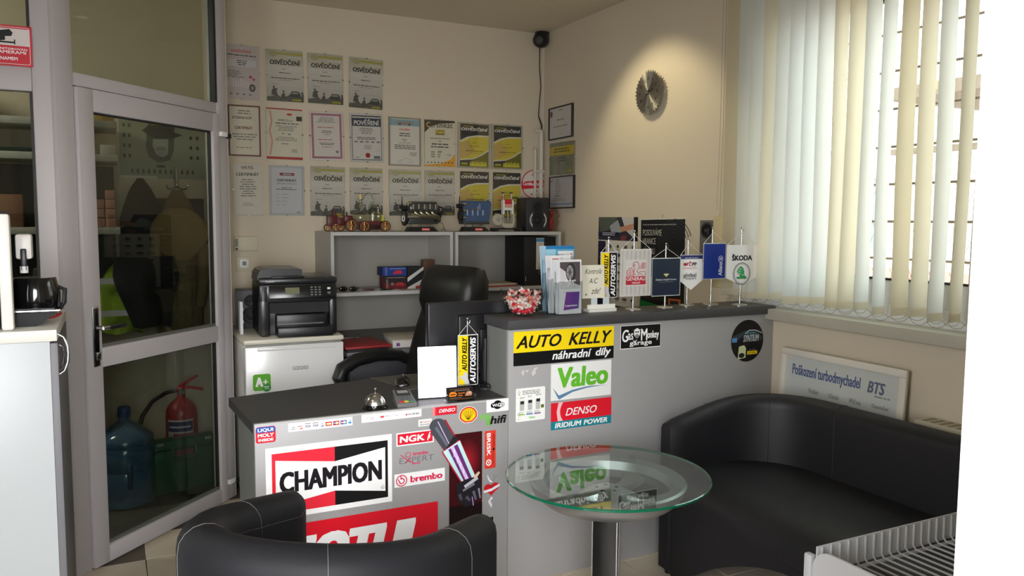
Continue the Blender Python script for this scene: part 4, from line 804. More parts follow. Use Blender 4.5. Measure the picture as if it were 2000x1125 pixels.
# ================================================================ furniture
def hutch(label, x0, x1, shz, group='shelf units on the desk'):
    t = thing('shelf_unit', label, 'shelf unit', (x0, 4.57, .745), group=group); W = x1-x0; H = 1.370-.745; z = shz-.745
    B = LIGHTGREY
    MB().box(0, .018, 0, .395, 0, H, B).build('side_panel', t); MB().box(W-.018, W, 0, .395, 0, H, B).build('side_panel', t)
    MB().box(.018, W-.018, 0, .395, H-.02, H, B).build('top_panel', t); MB().box(.018, W-.018, .0, .39, z-.02, z, B).build('shelf', t)
    MB().box(.018, W-.018, .385, .395, 0, H-.02, mat('grey_back_board', (150, 146, 138), .6)).build('back_panel', t)
    m = MB(); m.box(-.0005, .0185, -.001, 0, 0, H, EDGE).box(W-.0185, W+.0005, -.001, 0, 0, H, EDGE).box(.0185, W-.0185, -.001, 0, H-.0205, H, EDGE).box(.0185, W-.0185, -.001, 0, z-.0205, z, EDGE); m.build('edge_banding', t)
    return t
H1, H2 = 1.140, 1.895
hutch('open grey shelf unit behind the office chair, left of the pair', H1, H2, 1.018)
hutch('open grey shelf unit beside the room corner, right of the pair', 1.912, 2.66, 1.018)
DX0 = 1.10
t = thing('back_desk', 'grey desk against the back wall under the shelf units', 'desk', (DX0, 4.10, 0))
MB().box(0, 2.72-DX0, 0, .868, .722, .745, mat('dark_grey_desktop', (96, 96, 98), .5), .002).build('desktop', t)
MB().box(.01, .42, .03, .85, .0, .721, mat('dark_grey_carcass', (52, 52, 56), .5)).build('drawer_unit', t)
for k in range(3): MB().box(.015, .415, .012, .03, .05+.225*k, .265+.225*k, mat('dark_grey_front', (62, 62, 66), .45), .002).build('drawer', t)
MB().box(1.58, 1.6, .03, .85, 0, .721, MIDGREY).build('side_panel', t)

# fridge
FW = mat('white_enamel', (216, 216, 214), .3, coat=.3)
fx0, fx1, fy = .578, 1.066, 4.045
t = thing('small_fridge', 'small white undercounter fridge below the printer', 'fridge', (fx0, fy, 0)); W = fx1-fx0
MB().box(0, W, .03, .60, .03, .82, FW, .006).build('body', t); MB().box(-.004, W+.004, -.005, .61, .826, .852, mat('ivory_enamel_top', (206, 202, 186), .35), .008).build('top', t)
d = MB().box(0, W, -.012, .026, .05, .818, FW, .007).build('door', t); MB().box(.06, W-.04, -.02, -.011, .795, .812, FW, .004).build('grip_rail', d)
for sx in (.03, W-.06):
    for sy in (.05, .42): MB().cyl((sx, sy, 0), (sx, sy, .03), .015, BLACKP).build('foot', t)
p = Print(0, 0, None, 0, .0005); p.M = frame3(V((0, -.0125, 0)), (1, 0, 0), (0, 0, 1)); p.text('GODDESS', .228, .69, .078, .018, (60, 60, 62), .0); p.build('maker_lettering', t, p.M)
p = Print(.085, .082, (96, 176, 50), .0006, .0005, .012); p.text('A', .012, .02, .036, .046, WH, .08); p.text('+', .048, .03, .024, .024, WH, .04); p.ell(.066, .012, .02, .02, (60, 140, 70), 20); p.para(.05, .016, .032, 2, .009, WH, 2)
lab(p.build('energy_sticker', t, frame3(V((.035, -.0125, .6)), (1, 0, 0), (0, 0, 1))), 'green energy rating sticker')

# printer
t = thing('office_printer', 'black multifunction laser printer on top of the fridge', 'printer', (.665, 4.115, .852), math.radians(-3.5)); BP = mat('printer_black', (30, 31, 33), .32, coat=.15)
W, D, H = .385, .37, .275
m = MB(); m.box(0, .05, 0, D, .0, H-.01, BP, .012).box(W-.04, W, 0, D, 0, H-.01, BP, .012).box(.0, W, .06, D, 0, H-.02, BP, .006).box(0, W, .0, D, .17, H-.01, BP, .01); m.build('body', t)
MB().box(-.003, W+.003, -.004, D, H-.012, H+.022, BP, .012).build('scanner_lid', t)
m = MB(); m.prism([(-.003, 0), (.21, 0), (.21, .015), (.21, .058), (.03, .062), (.0, .05), (-.003, .03)], 0, 1, BP); 
m = MB(); m.T = Mx.Translation((0, 0, H+.01)) @ Mx.Rotation(PI/2, 4, 'X'); m.prism([(-.003, 0), (.215, 0), (.215, .05), (.19, .056), (.04, .056), (.01, .046), (-.003, .026)], -.33, -.03, BP); m.build('document_feeder', t)
MB().box(.06, .22, -.02, .02, H+.022, H+.03, BP, .003).build('feeder_tray', t)
pn = MB(); pn.T = Mx.Translation((0, -.004, .19)) @ Mx.Rotation(math.radians(-14), 4, 'X'); pn.box(.045, W-.01, -.012, .006, 0, .07, mat('panel_black', (20, 21, 23), .25), .004); pc = pn.build('control_panel', t)
m = MB(); m.T = pn.T; m.box(.125, .195, -.0135, -.011, .022, .055, mat('olive_lcd', (112, 112, 84), .3)); m.build('display', pc)
m = MB(); m.T = pn.T
for a in range(4):
    for b in range(3): m.box(.25+.02*b, .262+.02*b, -.014, -.011, .012+.013*a, .019+.013*a, mat('key_grey', (96, 98, 100), .5))
m.box(.335, .35, -.014, -.011, .042, .052, WHITEP).box(.335, .35, -.014, -.011, .018, .03, mat('key_grey', (96, 98, 100), .5)); m.build('keypad', pc)
p = Print(0, 0, None, 0, .0008).text('Canon', .03, 0, .042, .011, (196, 196, 196), .0); p.build('maker_lettering', t, frame3(V((0, -.006, H-.001)), (1, 0, 0), (0, 0, 1)))
MB().box(.05, W-.04, .02, .06, .115, .17, BLACKM).build('output_slot', t); MB().box(.08, W-.06, -.012, .06, .04, .11, BLACKP, .004).build('front_flap', t)
MB().box(.08, W-.075, -.03, .03, .062, .068, mat('grey_plastic', (110, 112, 114), .4), .002).build('paper_guide', t); MB().box(.08, W-.03, -.055, .06, .0, .05, BLACKP, .006).build('paper_tray', t)

# office chair
OL = mat('worn_black_leather', (22, 22, 23), .42, bump=.3, scale=90)
cx, cy = 1.325, 3.735
fdir = V((-.93, -.37, 0)).normalized()
t = thing('office_chair', 'black leather high-backed office chair behind the low counter', 'chair', (cx, cy, 0), math.atan2(fdir.y, fdir.x))
# local: +x is the sitting direction
def slab(prof, hw, mt, nseg=12, bulge=.03):
    """prof: list of (x,z,thick) up the back; sweeps a padded rounded slab"""
    R = []
    for i, (x, z, th, wd) in enumerate(prof):
        q = []; 
        j = min(i+1, len(prof)-1); k = max(i-1, 0); dx, dz = prof[j][0]-prof[k][0], prof[j][1]-prof[k][1]; L = math.hypot(dx, dz); nx, nz = dz/L, -dx/L
        for a in range(20):
            th_ = 2*PI*a/20; c, s = math.cos(th_), math.sin(th_); c2 = abs(c)**.45*(1 if c > 0 else -1); s2 = abs(s)**.7*(1 if s > 0 else -1)
            q.append((x+nx*s2*th/2, c2*wd/2, z+nz*s2*th/2))
        R.append(q)
    return R
back = [(-.19, .50, .05, .40), (-.17, .53, .09, .46), (-.20, .62, .13, .50), (-.235, .75, .12, .51), (-.27, .88, .10, .49), (-.29, .96, .09, .46), (-.30, .985, .05, .42)]
MB().rings(slab(back, .25, OL), OL).build('backrest', t)
head = [(-.285, .925, .05, .30), (-.28, .95, .14, .37), (-.28, 1.02, .19, .40), (-.29, 1.10, .185, .40), (-.305, 1.165, .15, .38), (-.315, 1.20, .07, .33)]
MB().rings(slab(head, .2, OL), OL).build('headrest', t)
for s in (-1, 1): MB().tube([(-.36, s*.15, 1.19), (-.375, s*.165, 1.13), (-.375, s*.16, 1.02), (-.36, s*.15, .95)], .006, OL, 6).build('seam_piping', t)
seat = [(-.25, .50, .06, .44), (-.22, .505, .11, .50), (-.1, .50, .12, .53), (.1, .50, .12, .53), (.18, .49, .10, .50), (.22, .475, .05, .46)]
MB().rings([[(p_[0], p_[1], p_[2]) for p_ in r_] for r_ in slab(seat, .25, OL)], OL).build('seat', t)
for s in (-1, 1):
    m = MB(); y = s*.31
    m.tube([(-.27, y*.86, .66), (-.19, y, .715), (-.04, y, .735), (.1, y, .725), (.19, y, .69), (.21, y, .65), (.185, y, .60), (.14, y, .545), (.05, y*.9, .50)], [.024, .03, .032, .033, .034, .032, .028, .024, .02], OL, 10, flat=1.1)
    m.build('armrest', t)
MB().cyl((0, 0, .1), (0, 0, .44), .03, CHROME).build('gas_lift', t)
for k in range(5):
    a = 2*PI*k/5+.3; l = MB().tube([(0, 0, .12), (.3*math.cos(a), .3*math.sin(a), .075)], [.028, .018], BLACKP, 8).build('base_leg', t)
    MB().cyl((.3*math.cos(a), .3*math.sin(a)-.02, .028), (.3*math.cos(a), .3*math.sin(a)+.02, .028), .028, BLACKP, n=14).build('castor', l)

# monitor and its clutter
t = thing('computer_monitor', 'black computer monitor seen from behind on the low counter', 'monitor', (1.395, 3.06, .755), math.radians(2))
MB().box(-.245, .27, -.018, .02, .075, .352, mat('monitor_black', (34, 34, 37), .3), .005).build('housing', t)
MB().box(-.12, .20, -.04, -.016, .09, .30, mat('monitor_back', (24, 24, 26), .35), .01).build('rear_cover', t)
m = MB(); m.cyl((0, -.045, .01), (0, -.045, .2), .02, BLACKP).box(-.03, .03, -.06, -.03, .15, .24, BLACKP, .006); m.build('stand_neck', t); m = MB(); m.lathe([(.1, 0), (.1, .008), (.06, .014), (.02, .02)], BLACKP, (0, -.04, 0)); m.build('stand_base', t)
Print(.05, .03, (176, 176, 180), .0006).para(.004, .022, .04, 4, .006, T1, 1).build('rating_label', t, frame3(V((.03, -.041, .17)), (1, 0, 0), (0, 0, 1)))
for x, z in ((.02, .285), (.01, .235)): MB().cyl((x, -.041, z), (x, -.043, z), .003, CHROME, n=8).build('screw', t)
pts = [(1.27+.0032*k+.0, 2.92+.012*math.cos(k*1.3), .772+.010*math.sin(k*1.3)) for k in range(70)]
tag(MB().tube(pts, .0028, BLACKM, 5).build('coiled_cable'), 'coiled black cable lying at the foot of the monitor', 'cable')
tag(MB().box(0, .30, 0, .13, 0, .014, BLACKP, .004).build('keyboard', None, (1.36, 3.2, .755)), 'black keyboard behind the monitor', 'keyboard')
tag(MB().box(1.50, 1.66, 3.14, 3.155, .756, .87, mat('white_paper', (214, 214, 218), .8)).build('white_document_tray', None), 'white document tray beside the monitor under the raised top', 'tray')

# ---------------------------------------------------------------- tub seating
def tub(path, zt, th, mt, zb=.03, out=.0, name='shell', parent=None, nsec=7):
    """upholstered wall following a plan path: rounded top; zt list of heights; th thickness (list)"""
    R = []; P = [V((p[0], p[1], 0)) for p in path]; L = len(P)
    for i in range(L):
        t_ = (P[min(i+1, L-1)]-P[max(i-1, 0)]).normalized(); n_ = V((t_.y, -t_.x, 0)); h = zt[i]; w2 = th[i]/2; q = []
        for (u, z) in [(-1, zb), (-1.02, zb+.3*(h-zb)), (-1, h-w2*1.1)]+[(-math.cos(a), h-w2+w2*math.sin(a)) for a in [PI*k/8 for k in range(1, 8)]]+[(1, h-w2*1.1), (1.02, zb+.3*(h-zb)), (1, zb)]:
            k = out*(z-zb); q.append(tuple(P[i]+n_*(u*w2+k*0))[:2]+(z,))
        R.append(q)
    for e, s in ((0, 1), (L-1, -1)):
        pass
    m = MB(); m.rings(R, mt); return m, R
def upath(f, side, w, straight, r, n=18):
    """plan U: starts at the tip of the left arm, round the back, to the right arm"""
    pts = []
    for k in range(7): pts.append((straight*(1-k/6), w/2))
    for k in range(1, n): a = PI/2+PI*k/n; pts.append((r*math.cos(a), w/2*math.sin(a)))
    for k in range(7): pts.append((straight*k/6, -w/2))
    return pts
# armchair: local +x = facing direction
AC = V((.467, 1.896, 0)); AR = math.radians(45.5)
t = thing('tub_armchair', 'black leather tub armchair seen from behind in front of the low counter', 'armchair', AC, AR)
pt = upath(1, 0, .58, .273, .303, 18)
def hgt(x, lo, hi, x0, x1):
    f = max(0, min(1, (x-x0)/(x1-x0))); return hi+(lo-hi)*f
zs = [hgt(p_[0], .668, .782, -.303, .273) for p_ in pt]; ths = [.085]+[.115]*(len(pt)-2)+[.085]
pt = [(pt[0][0]+.03, pt[0][1])]+pt+[(pt[-1][0]+.03, pt[-1][1])]; zs = [zs[0]-.025]+zs+[zs[-1]-.025]; ths = [.05]+ths+[.05]
m, R = tub(pt, zs, ths, LEATHER); m.build('tub_shell', t)
def seam(idx, R, off=.0012, lo=1):
    return [V(R[idx][k]) for k in range(lo, len(R[idx])-lo)]
def offs(R, k, o=.0015, a=1, b=None):
    q = []
    b = b or len(R)-1
    for i in range(a, b):
        c = (V(R[i][0])+V(R[i][-1]))/2; v = V(R[i][k]); d = v-V((c.x, c.y, v.z-.02)); q.append(v+d.normalized()*o)
    return q
def dashes(m, q, r, mt, dash=.006):
    """short stitches along a path"""
    for a, b in zip(q[:-1], q[1:]):
        L = (b-a).length; n = max(1, int(L/(dash*1.6)))
        for i in range(n): m.tube([a+(b-a)*(i/n), a+(b-a)*((i+.62)/n)], r, mt, 4)
m = MB()
dashes(m, offs(R, 2, .0018), .0008, THREAD); m.build('outer_stitching', t)
for i in (6, 12, 19, 26):
    MB().tube([v+(v-V((0, 0, .4))).normalized()*.0006 for v in seam(i, R)], .0009, THREAD, 4).build('seam', t)
sq = [(p_[0]*.78+.02, p_[1]*.80) for p_ in upath(1, 0, .58, .29, .303, 14)]
m = MB(); m.prism(sq, .05, .36, LEATHER); m.build('base', t)
m = MB(); k = len(sq); R2 = []
for z, s in ((.36, 1), (.40, 1.02), (.43, 1.0), (.445, .94)): R2.append([(p_[0]*s, p_[1]*s, z) for p_ in sq])
m.rings(R2, LEATHER); m.build('seat_cushion', t)
for x, y in ((.2, .25), (.2, -.25), (-.2, .18), (-.2, -.18)): MB().cyl((x, y, 0), (x, y, .05), .02, BLACKP, n=12).build('foot', t)

# sofa along the window wall; local = world
t = thing('tub_sofa', 'black leather tub sofa with an arched base below the window', 'sofa', (2.3, 1.8, 0))
OX, OY = 2.3, 1.8
pp = []; zz = []
xf, xb, yl, yr = 2.03, 2.555, 2.565, 1.05
rc = .30
for k in range(6): x = xf+(xb-rc-xf)*k/5; pp.append((x, yl))
for k in range(1, 8): a = PI/2*k/8; pp.append((xb-rc+rc*math.sin(a), yl-rc+rc*math.cos(a)))
for k in range(11): pp.append((xb, yl-rc+(yr+rc-yl+rc)*k/10))
for k in range(1, 8): a = PI/2*k/8; pp.append((xb-rc+rc*math.cos(a), yr+rc-rc*math.sin(a)))
for k in range(6): x = xb-rc+(xf-xb+rc)*k/5; pp.append((x, yr))
for (x, y) in pp:
    f = (x-xf)/(xb-xf); zz.append(.643+.087*math.sin(min(1, f)*PI/2))
th = [.10]*len(pp); pp = [(xf-.035, yl)]+pp+[(xf-.035, yr)]; zz = [zz[0]-.012]+zz+[zz[-1]-.012]; th = [.06]+th+[.06]
m, R = tub([(x-OX, y-OY) for x, y in pp], zz, th, LEATHERD, .025); m.build('tub_shell', t)
for i in (5, 10, 15): MB().tube([v+(v-V((0, 0, .4))).normalized()*.0008 for v in seam(i, R)], .0012, LEATHERD, 5).build('seam', t)
# seat: plan rounded block with soft front edge
y0s, y1s = yr+.05, yl-.05
prof = [(2.50, .30), (2.50, .445), (2.3, .45), (2.12, .445), (2.04, .43), (1.995, .395), (1.982, .36), (1.99, .325), (2.02, .31)]
R3 = []
for k in range(13):
    y = y0s+(y1s-y0s)*k/12; bow = -.03*math.sin(PI*k/12)
    R3.append([((x+bow*(1 if x < 2.2 else 0))-OX, y-OY, z) for x, z in prof])
MB().rings(R3, LEATHERD).build('seat_cushion', t)
n = 24; up = []; dn = []
for k in range(n+1):
    y = y1s-(y1s-y0s)*k/n; f = k/n; arch = .012+.262*max(0, math.sin(PI*min(max((f-.05)/.9, 0), 1)))**.85
    up.append((y, .335)); dn.append((y, arch))
m = MB(); vs = []; fs = []
for x in (1.995, 2.03):
    vs += [(x-OX, a[0]-OY, a[1]) for a in up]+[(x-OX, a[0]-OY, a[1]) for a in dn]
N = n+1
for k in range(n):
    fs += [(k, k+1, N+k+1, N+k), (2*N+k, 2*N+k+1, 3*N+k+1, 3*N+k), (N+k, N+k+1, 3*N+k+1, 3*N+k)]
fs += [(0, N, 3*N, 2*N), (n, N+n, 3*N+n, 2*N+n)]
m.add(vs, fs, LEATHERD); m.build('arched_front', t)
MB().box(2.05-OX, 2.5-OX, y0s-OY, y1s-OY, .28, .31, BLACKM).build('base', t)
for x, y in ((2.03, yl), (2.5, yl-.2), (2.03, yr), (2.5, yr+.2)): MB().cyl((x-OX, y-OY, 0), (x-OX, y-OY, .03), .02, BLACKP, n=12).build('foot', t)

# ---------------------------------------------------------------- glass table on a car wheel rim
GT = mat('table_glass', (225, 244, 236), .0, spec=.5); b_ = GT.node_tree.nodes['Principled BSDF']; b_.inputs['Transmission Weight'].default_value = 0
TOPG = sheet_glass('table_top_glass', (222, 234, 228), 1.5, .13); GEDGE = mat('green_glass_edge', (10, 96, 70), .08, coat=.6)
tc = V((1.475, 2.205, 0)); TR_, TZ = .343, .60
t = thing('glass_table', 'round glass-topped table on a silver car wheel rim and black square column', 'table', tc)
m = MB(); m.lathe([(TR_-.004, TZ-.010), (TR_, TZ-.008)], GEDGE, n=72, caps=False).lathe([(TR_, TZ-.008), (TR_, TZ-.002), (TR_-.003, TZ)], GEDGE, n=72, caps=False); m.build('glass_edge', t)
m = MB(); q = [((TR_-.003)*math.cos(2*PI*k/72), (TR_-.003)*math.sin(2*PI*k/72)) for k in range(72)]
m.add([(a[0], a[1], TZ) for a in q], [tuple(range(72))], TOPG); m.build('glass_top', t)
SIL = mat('silver_alloy', (176, 176, 178), .36, .75, noise=.06, scale=8); SILD = mat('silver_alloy_shade', (140, 142, 144), .4, .6)
RR = .262
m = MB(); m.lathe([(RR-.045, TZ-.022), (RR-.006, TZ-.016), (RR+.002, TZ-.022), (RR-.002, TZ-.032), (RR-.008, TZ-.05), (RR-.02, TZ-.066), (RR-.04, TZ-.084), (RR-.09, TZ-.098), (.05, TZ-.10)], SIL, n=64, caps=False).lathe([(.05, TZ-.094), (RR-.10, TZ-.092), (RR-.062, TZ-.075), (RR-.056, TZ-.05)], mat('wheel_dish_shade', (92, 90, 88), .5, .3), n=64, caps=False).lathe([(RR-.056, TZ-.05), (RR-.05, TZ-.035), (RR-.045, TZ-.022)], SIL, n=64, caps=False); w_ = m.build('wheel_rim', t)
MB().lathe([(.055, TZ-.05), (.06, TZ-.06), (.06, TZ-.07)], SIL, n=32).build('hub', w_)
for k in range(5):
    a = 2*PI*k/5+.5
    m = MB(); m.T = Mx.Rotation(a, 4, 'Z'); R = []
    for j in range(7):
        f = j/6; x = .05+(RR-.10)*f; wd = .022+.022*(2*f-1)**2+.012*f; z = TZ-.052-.018*math.sin(PI*f)
        R.append([(x, -wd, z-.02), (x, -wd*.8, z), (x, 0, z+.004), (x, wd*.8, z), (x, wd, z-.02), (x, 0, z-.03)])
    m.rings(R, SIL); m.build('spoke', w_)
for k in range(5):
    a = 2*PI*k/5+1.13; MB().cyl((.035*math.cos(a), .035*math.sin(a), TZ-.055), (.035*math.cos(a), .035*math.sin(a), TZ-.049), .007, BLACKM, n=10).build('bolt_hole', w_)
for k in range(4):
    a = 2*PI*k/4+.6; MB().cyl(((RR-.02)*math.cos(a), (RR-.02)*math.sin(a), TZ-.02), ((RR-.02)*math.cos(a), (RR-.02)*math.sin(a), TZ-.0005), .011, CLEAR, n=14).build('glass_bumper', t)
m = MB(); m.T = Mx.Rotation(math.radians(-42), 4, 'Z'); m.box(-.040, .040, -.040, .040, .0, TZ-.08, mat('column_black', (26, 27, 28), .3, coat=.3), .003); m.build('column', t)
m = MB(); m.T = Mx.Rotation(math.radians(-42), 4, 'Z')
for x in (-.041, .041):
    for y in (-.041, .041): m.box(x-.002, x+.002, y-.002, y+.002, .03, TZ-.08, CHROME)
m.build('column_trim', t)
MB().lathe([(.2, 0), (.2, .012), (.19, .016), (.05, .02)], BLACKP, n=40).build('base_plate', t)

# ---------------------------------------------------------------- wire display rack at lower right
RK = mat('grey_powder_coat', (176, 176, 178), .4); ZR = .75
RX0, RX1, RY0, RY1 = 1.335, 1.93, .78, 1.20
t = thing('wire_rack', 'light grey wire display rack with rounded side plates at lower right', 'rack', (RX0, RY0, 0))
D = RY1-RY0; Wd = RX1-RX0
def plate(x):
    q = [(0, .05), (D, .05)]
    for k in range(9): a = PI/2*k/8; q.append((D-.045+.045*math.cos(a), ZR-.045+.045*math.sin(a)))
    q += [(.03, ZR), (0, ZR-.03)]
    m = MB(); m.T = Mx(((0, 0, 1, x), (1, 0, 0, 0), (0, 1, 0, 0), (0, 0, 0, 1))); m.prism(q, 0, .006, RK); return m
plate(0).build('side_plate', t); plate(Wd).build('side_plate', t)
MB().box(-.004, .012, D+.001, D+.022, 0, .732, RK, .004).build('upright', t); MB().box(Wd-.006, Wd+.01, D+.001, D+.022, 0, .732, RK, .004).build('upright', t)
for zt_ in (ZR, .44):
    MB().box(.006, Wd, D-.006, D-.002, zt_-.058, zt_+.002, RK, .001).build('back_rail', t)
    for yy_ in (D-.012, .22, .02): MB().tube([(.006, yy_, zt_-.064), (Wd, yy_, zt_-.064)], .0042, RK, 8).build('cross_rod', t)
    MB().box(.006, Wd, .245, .285, zt_-.085, zt_-.068, mat('cream_shelf_strut', (186, 180, 164), .5), .004).build('shelf_strut', t)
    n = 22
    for k in range(n):
        x = .02+(Wd-.03)*k/(n-1); MB().tube([(x, .0, zt_-.058), (x, D-.014, zt_-.058), (x, D-.007, zt_-.05), (x, D-.007, zt_)], .0026, RK, 6).build('shelf_wire', t)

# radiator below the window
t = thing('radiator', 'white panel radiator under the window beside the poster', 'radiator', (2.648, 1.93, .12))
MB().box(0, .09, -1.0, 0, 0, .57, WHITEP, .006).build('panel', t)
MB().box(-.003, .093, -1.0, .004, .57, .60, mat('cream_enamel', (206, 200, 180), .4), .004).build('top_cover', t)
m = MB()
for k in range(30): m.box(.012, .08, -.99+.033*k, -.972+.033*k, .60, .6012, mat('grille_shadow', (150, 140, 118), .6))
m.build('grille', t)

# coffee cabinet at left
WHL = mat('white_laminate', (176, 181, 183), .35); GLV = mat('grey_door_edge', (104, 102, 106), .5)
t = thing('coffee_cabinet', 'tall white cabinet with a grey door at the left edge', 'cabinet', (-.16, 2.66, 0))
MB().box(-.62, 0, 0, .55, .0, 1.088, WHL, .001).build('body', t); MB().box(-.63, .019, -.006, .56, 1.089, 1.122, mat('cream_worktop', (214, 212, 204), .4), .001).build('worktop', t)
d = MB().box(.0005, .0195, .0, .55, .06, 1.082, GLV, .001).build('door', t)
m = MB(); m.tube([(.0195, .03, 1.105-.0), (.034, .03, 1.095), (.043, .03, 1.07), (.045, .03, 1.045), (.043, .03, 1.02), (.034, .03, .995), (.0195, .03, .985)], .0045, CHROME, 10); m.tube([(.0195, .05, 1.07), (.030, .05, 1.062), (.034, .05, 1.04), (.030, .05, 1.01), (.0195, .05, 1.0)], .003, CHROME, 8); m.build('bow_handle', d)
# coffee machine
t = thing('coffee_machine', 'white and black coffee machine on the cabinet at the left edge', 'coffee machine', (-.30, 2.80, 1.122))
MB().box(-.14, .02, -.1, .1, 0, .33, BLACKP, .02).build('body', t)
m = MB(); m.box(.02, .052, -.115, -.085, 0, .335, mat('warm_white_plastic', (222, 218, 212), .35), .008); m.box(-.14, .052, -.11, -.08, .315, .34, BLACKP, .006); m.build('white_pillar', t)
s_ = MB().box(.055, .098, -.03, .02, .20, .275, mat('warm_white_plastic', (222, 218, 212), .35), .008).build('spout_housing', t)
MB().box(.068, .084, -.04, -.02, .165, .232, BLACKP, .004).cyl((.076, -.03, .16), (.076, -.03, .18), .011, WHITEP, n=12).build('spout', s_)
m = MB(); m.lathe([(.052, .0), (.066, .03), (.068, .07), (.058, .115), (.056, .12), (.05, .12)], mat('smoked_black_jug', (14, 14, 16), .1, coat=.6), (.095, .07, .02), n=28); m.build('jug', t)
MB().tube([(.15, .07, .11), (.175, .07, .10), (.172, .07, .06), (.158, .07, .04)], .007, BLACKP, 8).build('jug_handle', t)
m = MB(); m.T = Mx.Translation((.0, 0, .0)); m.prism([(.03, -.03), (.15, -.03), (.15, .05), (.03, .05)], .045, .052, BLACKP); m.add([(.05, -.04, .0), (.10, -.04, .0), (.165, -.05, .045), (.04, -.05, .045), (.05, .06, 0), (.10, .06, 0), (.165, .06, .045), (.04, .06, .045)], [(0, 1, 2, 3), (4, 7, 6, 5), (0, 4, 5, 1), (1, 5, 6, 2), (2, 6, 7, 3), (3, 7, 4, 0)], BLACKP); m.tube([(.04, -.05, .047), (.165, -.05, .047)], .003, CHROME, 6); m.build('drip_tray', t)
tag(MB().tube([(-.175+.03*math.cos(2*PI*k/16), 2.95+.06*math.sin(2*PI*k/16), 1.142+.006*math.sin(4*PI*k/16)) for k in range(16)], .003, mat('red_cord', (190, 50, 52), .5), 8, closed=True).tube([(-.172+.03*math.cos(2*PI*k/16), 2.98+.05*math.sin(2*PI*k/16), 1.131+.004*math.cos(4*PI*k/16)) for k in range(16)], .003, mat('red_cord', (190, 50, 52), .5), 8, closed=True).build('red_lanyard'), 'coiled red lanyard lying at the end of the white cabinet', 'lanyard')
# ================================================================ things on the raised worktop
TW = 1.0612
def pennant(label, x0, x1, zt, zb, pole_top, pole_x, y=2.88, tip=None, draw=None, base=WH, border=None, foot=1, round_=.004, cat='pennant', table=TW, strh=None):
    xc = pole_x
    t = thing('table_pennant', label, cat, (xc, y, table), group='table pennants on the counter')
    m = MB(); m.lathe([(.038, 0), (.038, .003), (.03, .006), (.006, .008)], mat('pale_stand_base', (196, 194, 186), .15, .7), n=32); m.build('base', t)
    m = MB(); H = pole_top-table; m.cyl((0, 0, .006), (0, 0, .045), .0045, CHROME, n=12).cyl((0, 0, .04), (0, 0, H-.012), .0028, CHROME, n=10).ball((0, 0, H-.005), .005, .005, .005, CHROME, 10, 6).tube([(0, 0, H-.02), (.008, -.004, H-.022), (.009, -.004, H-.012)], .0014, CHROME, 6); m.build('pole', t)
    w, h = x1-x0, zt-zb
    m = MB(); hz = H-.024; L = [(x0-xc+.004, -.008, zt-table), (0, -.006, hz), (x1-xc-.004, -.008, zt-table)]
    m.tube(L, .0011, WHITEP, 5); m.build('cord', t)
    M = frame3(V((x0-xc, -.010, zb-table)), (1, 0, 0), (0, 0, 1))
    p = Print(w, h)
    if tip is not None:
        q = [(0, 0), (w*.5, -tip), (w, 0), (w, h), (0, h)]; p.mb.prism(q, -.0012, 0, mat_or(base)); p.z = 0
    else: p.mb.prism(Print.rr(0, 0, w, h, round_), -.0012, 0, mat_or(base)); p.z = 0
    draw(p, w, h); p.build('flag', t, M)
    MB().tube([(x0-xc, -.0085, zt-table-.002), (x1-xc, -.0085, zt-table-.002)], .0022, WHITEP, 6).build('cross_bar', t)
    return t
def AK(p, w, h):
    b = w*.05; p.rrect(b*.5, b*.5, w-b, h-b, .003, BK); p.rect(b*.8, b*.8, w*.46, h-1.6*b, YL); p.text('AUTO KELLY', w*.2, h*.3, w*.25, h*.64, BK, .05, .2, 90); p.text('AUTOSERVIS', w*.6, h*.05, w*.28, h*.89, WH, .05, .2, 90)
    S = (206, 206, 210); p.poly([(w*.36, h*.03), (w*.58, h*.02), (w*.5, h*.13), (w*.42, h*.17), (w*.24, h*.13)], S); p.ell(w*.3, h*.19, w*.2, h*.075, S, 20); p.poly([(w*.26, h*.2), (w*.3, h*.28), (w*.1, h*.28), (w*.05, h*.2)], YL)
    p.line([(w*.06, h*.28), (w*.12, h*.29)], .002, BK)
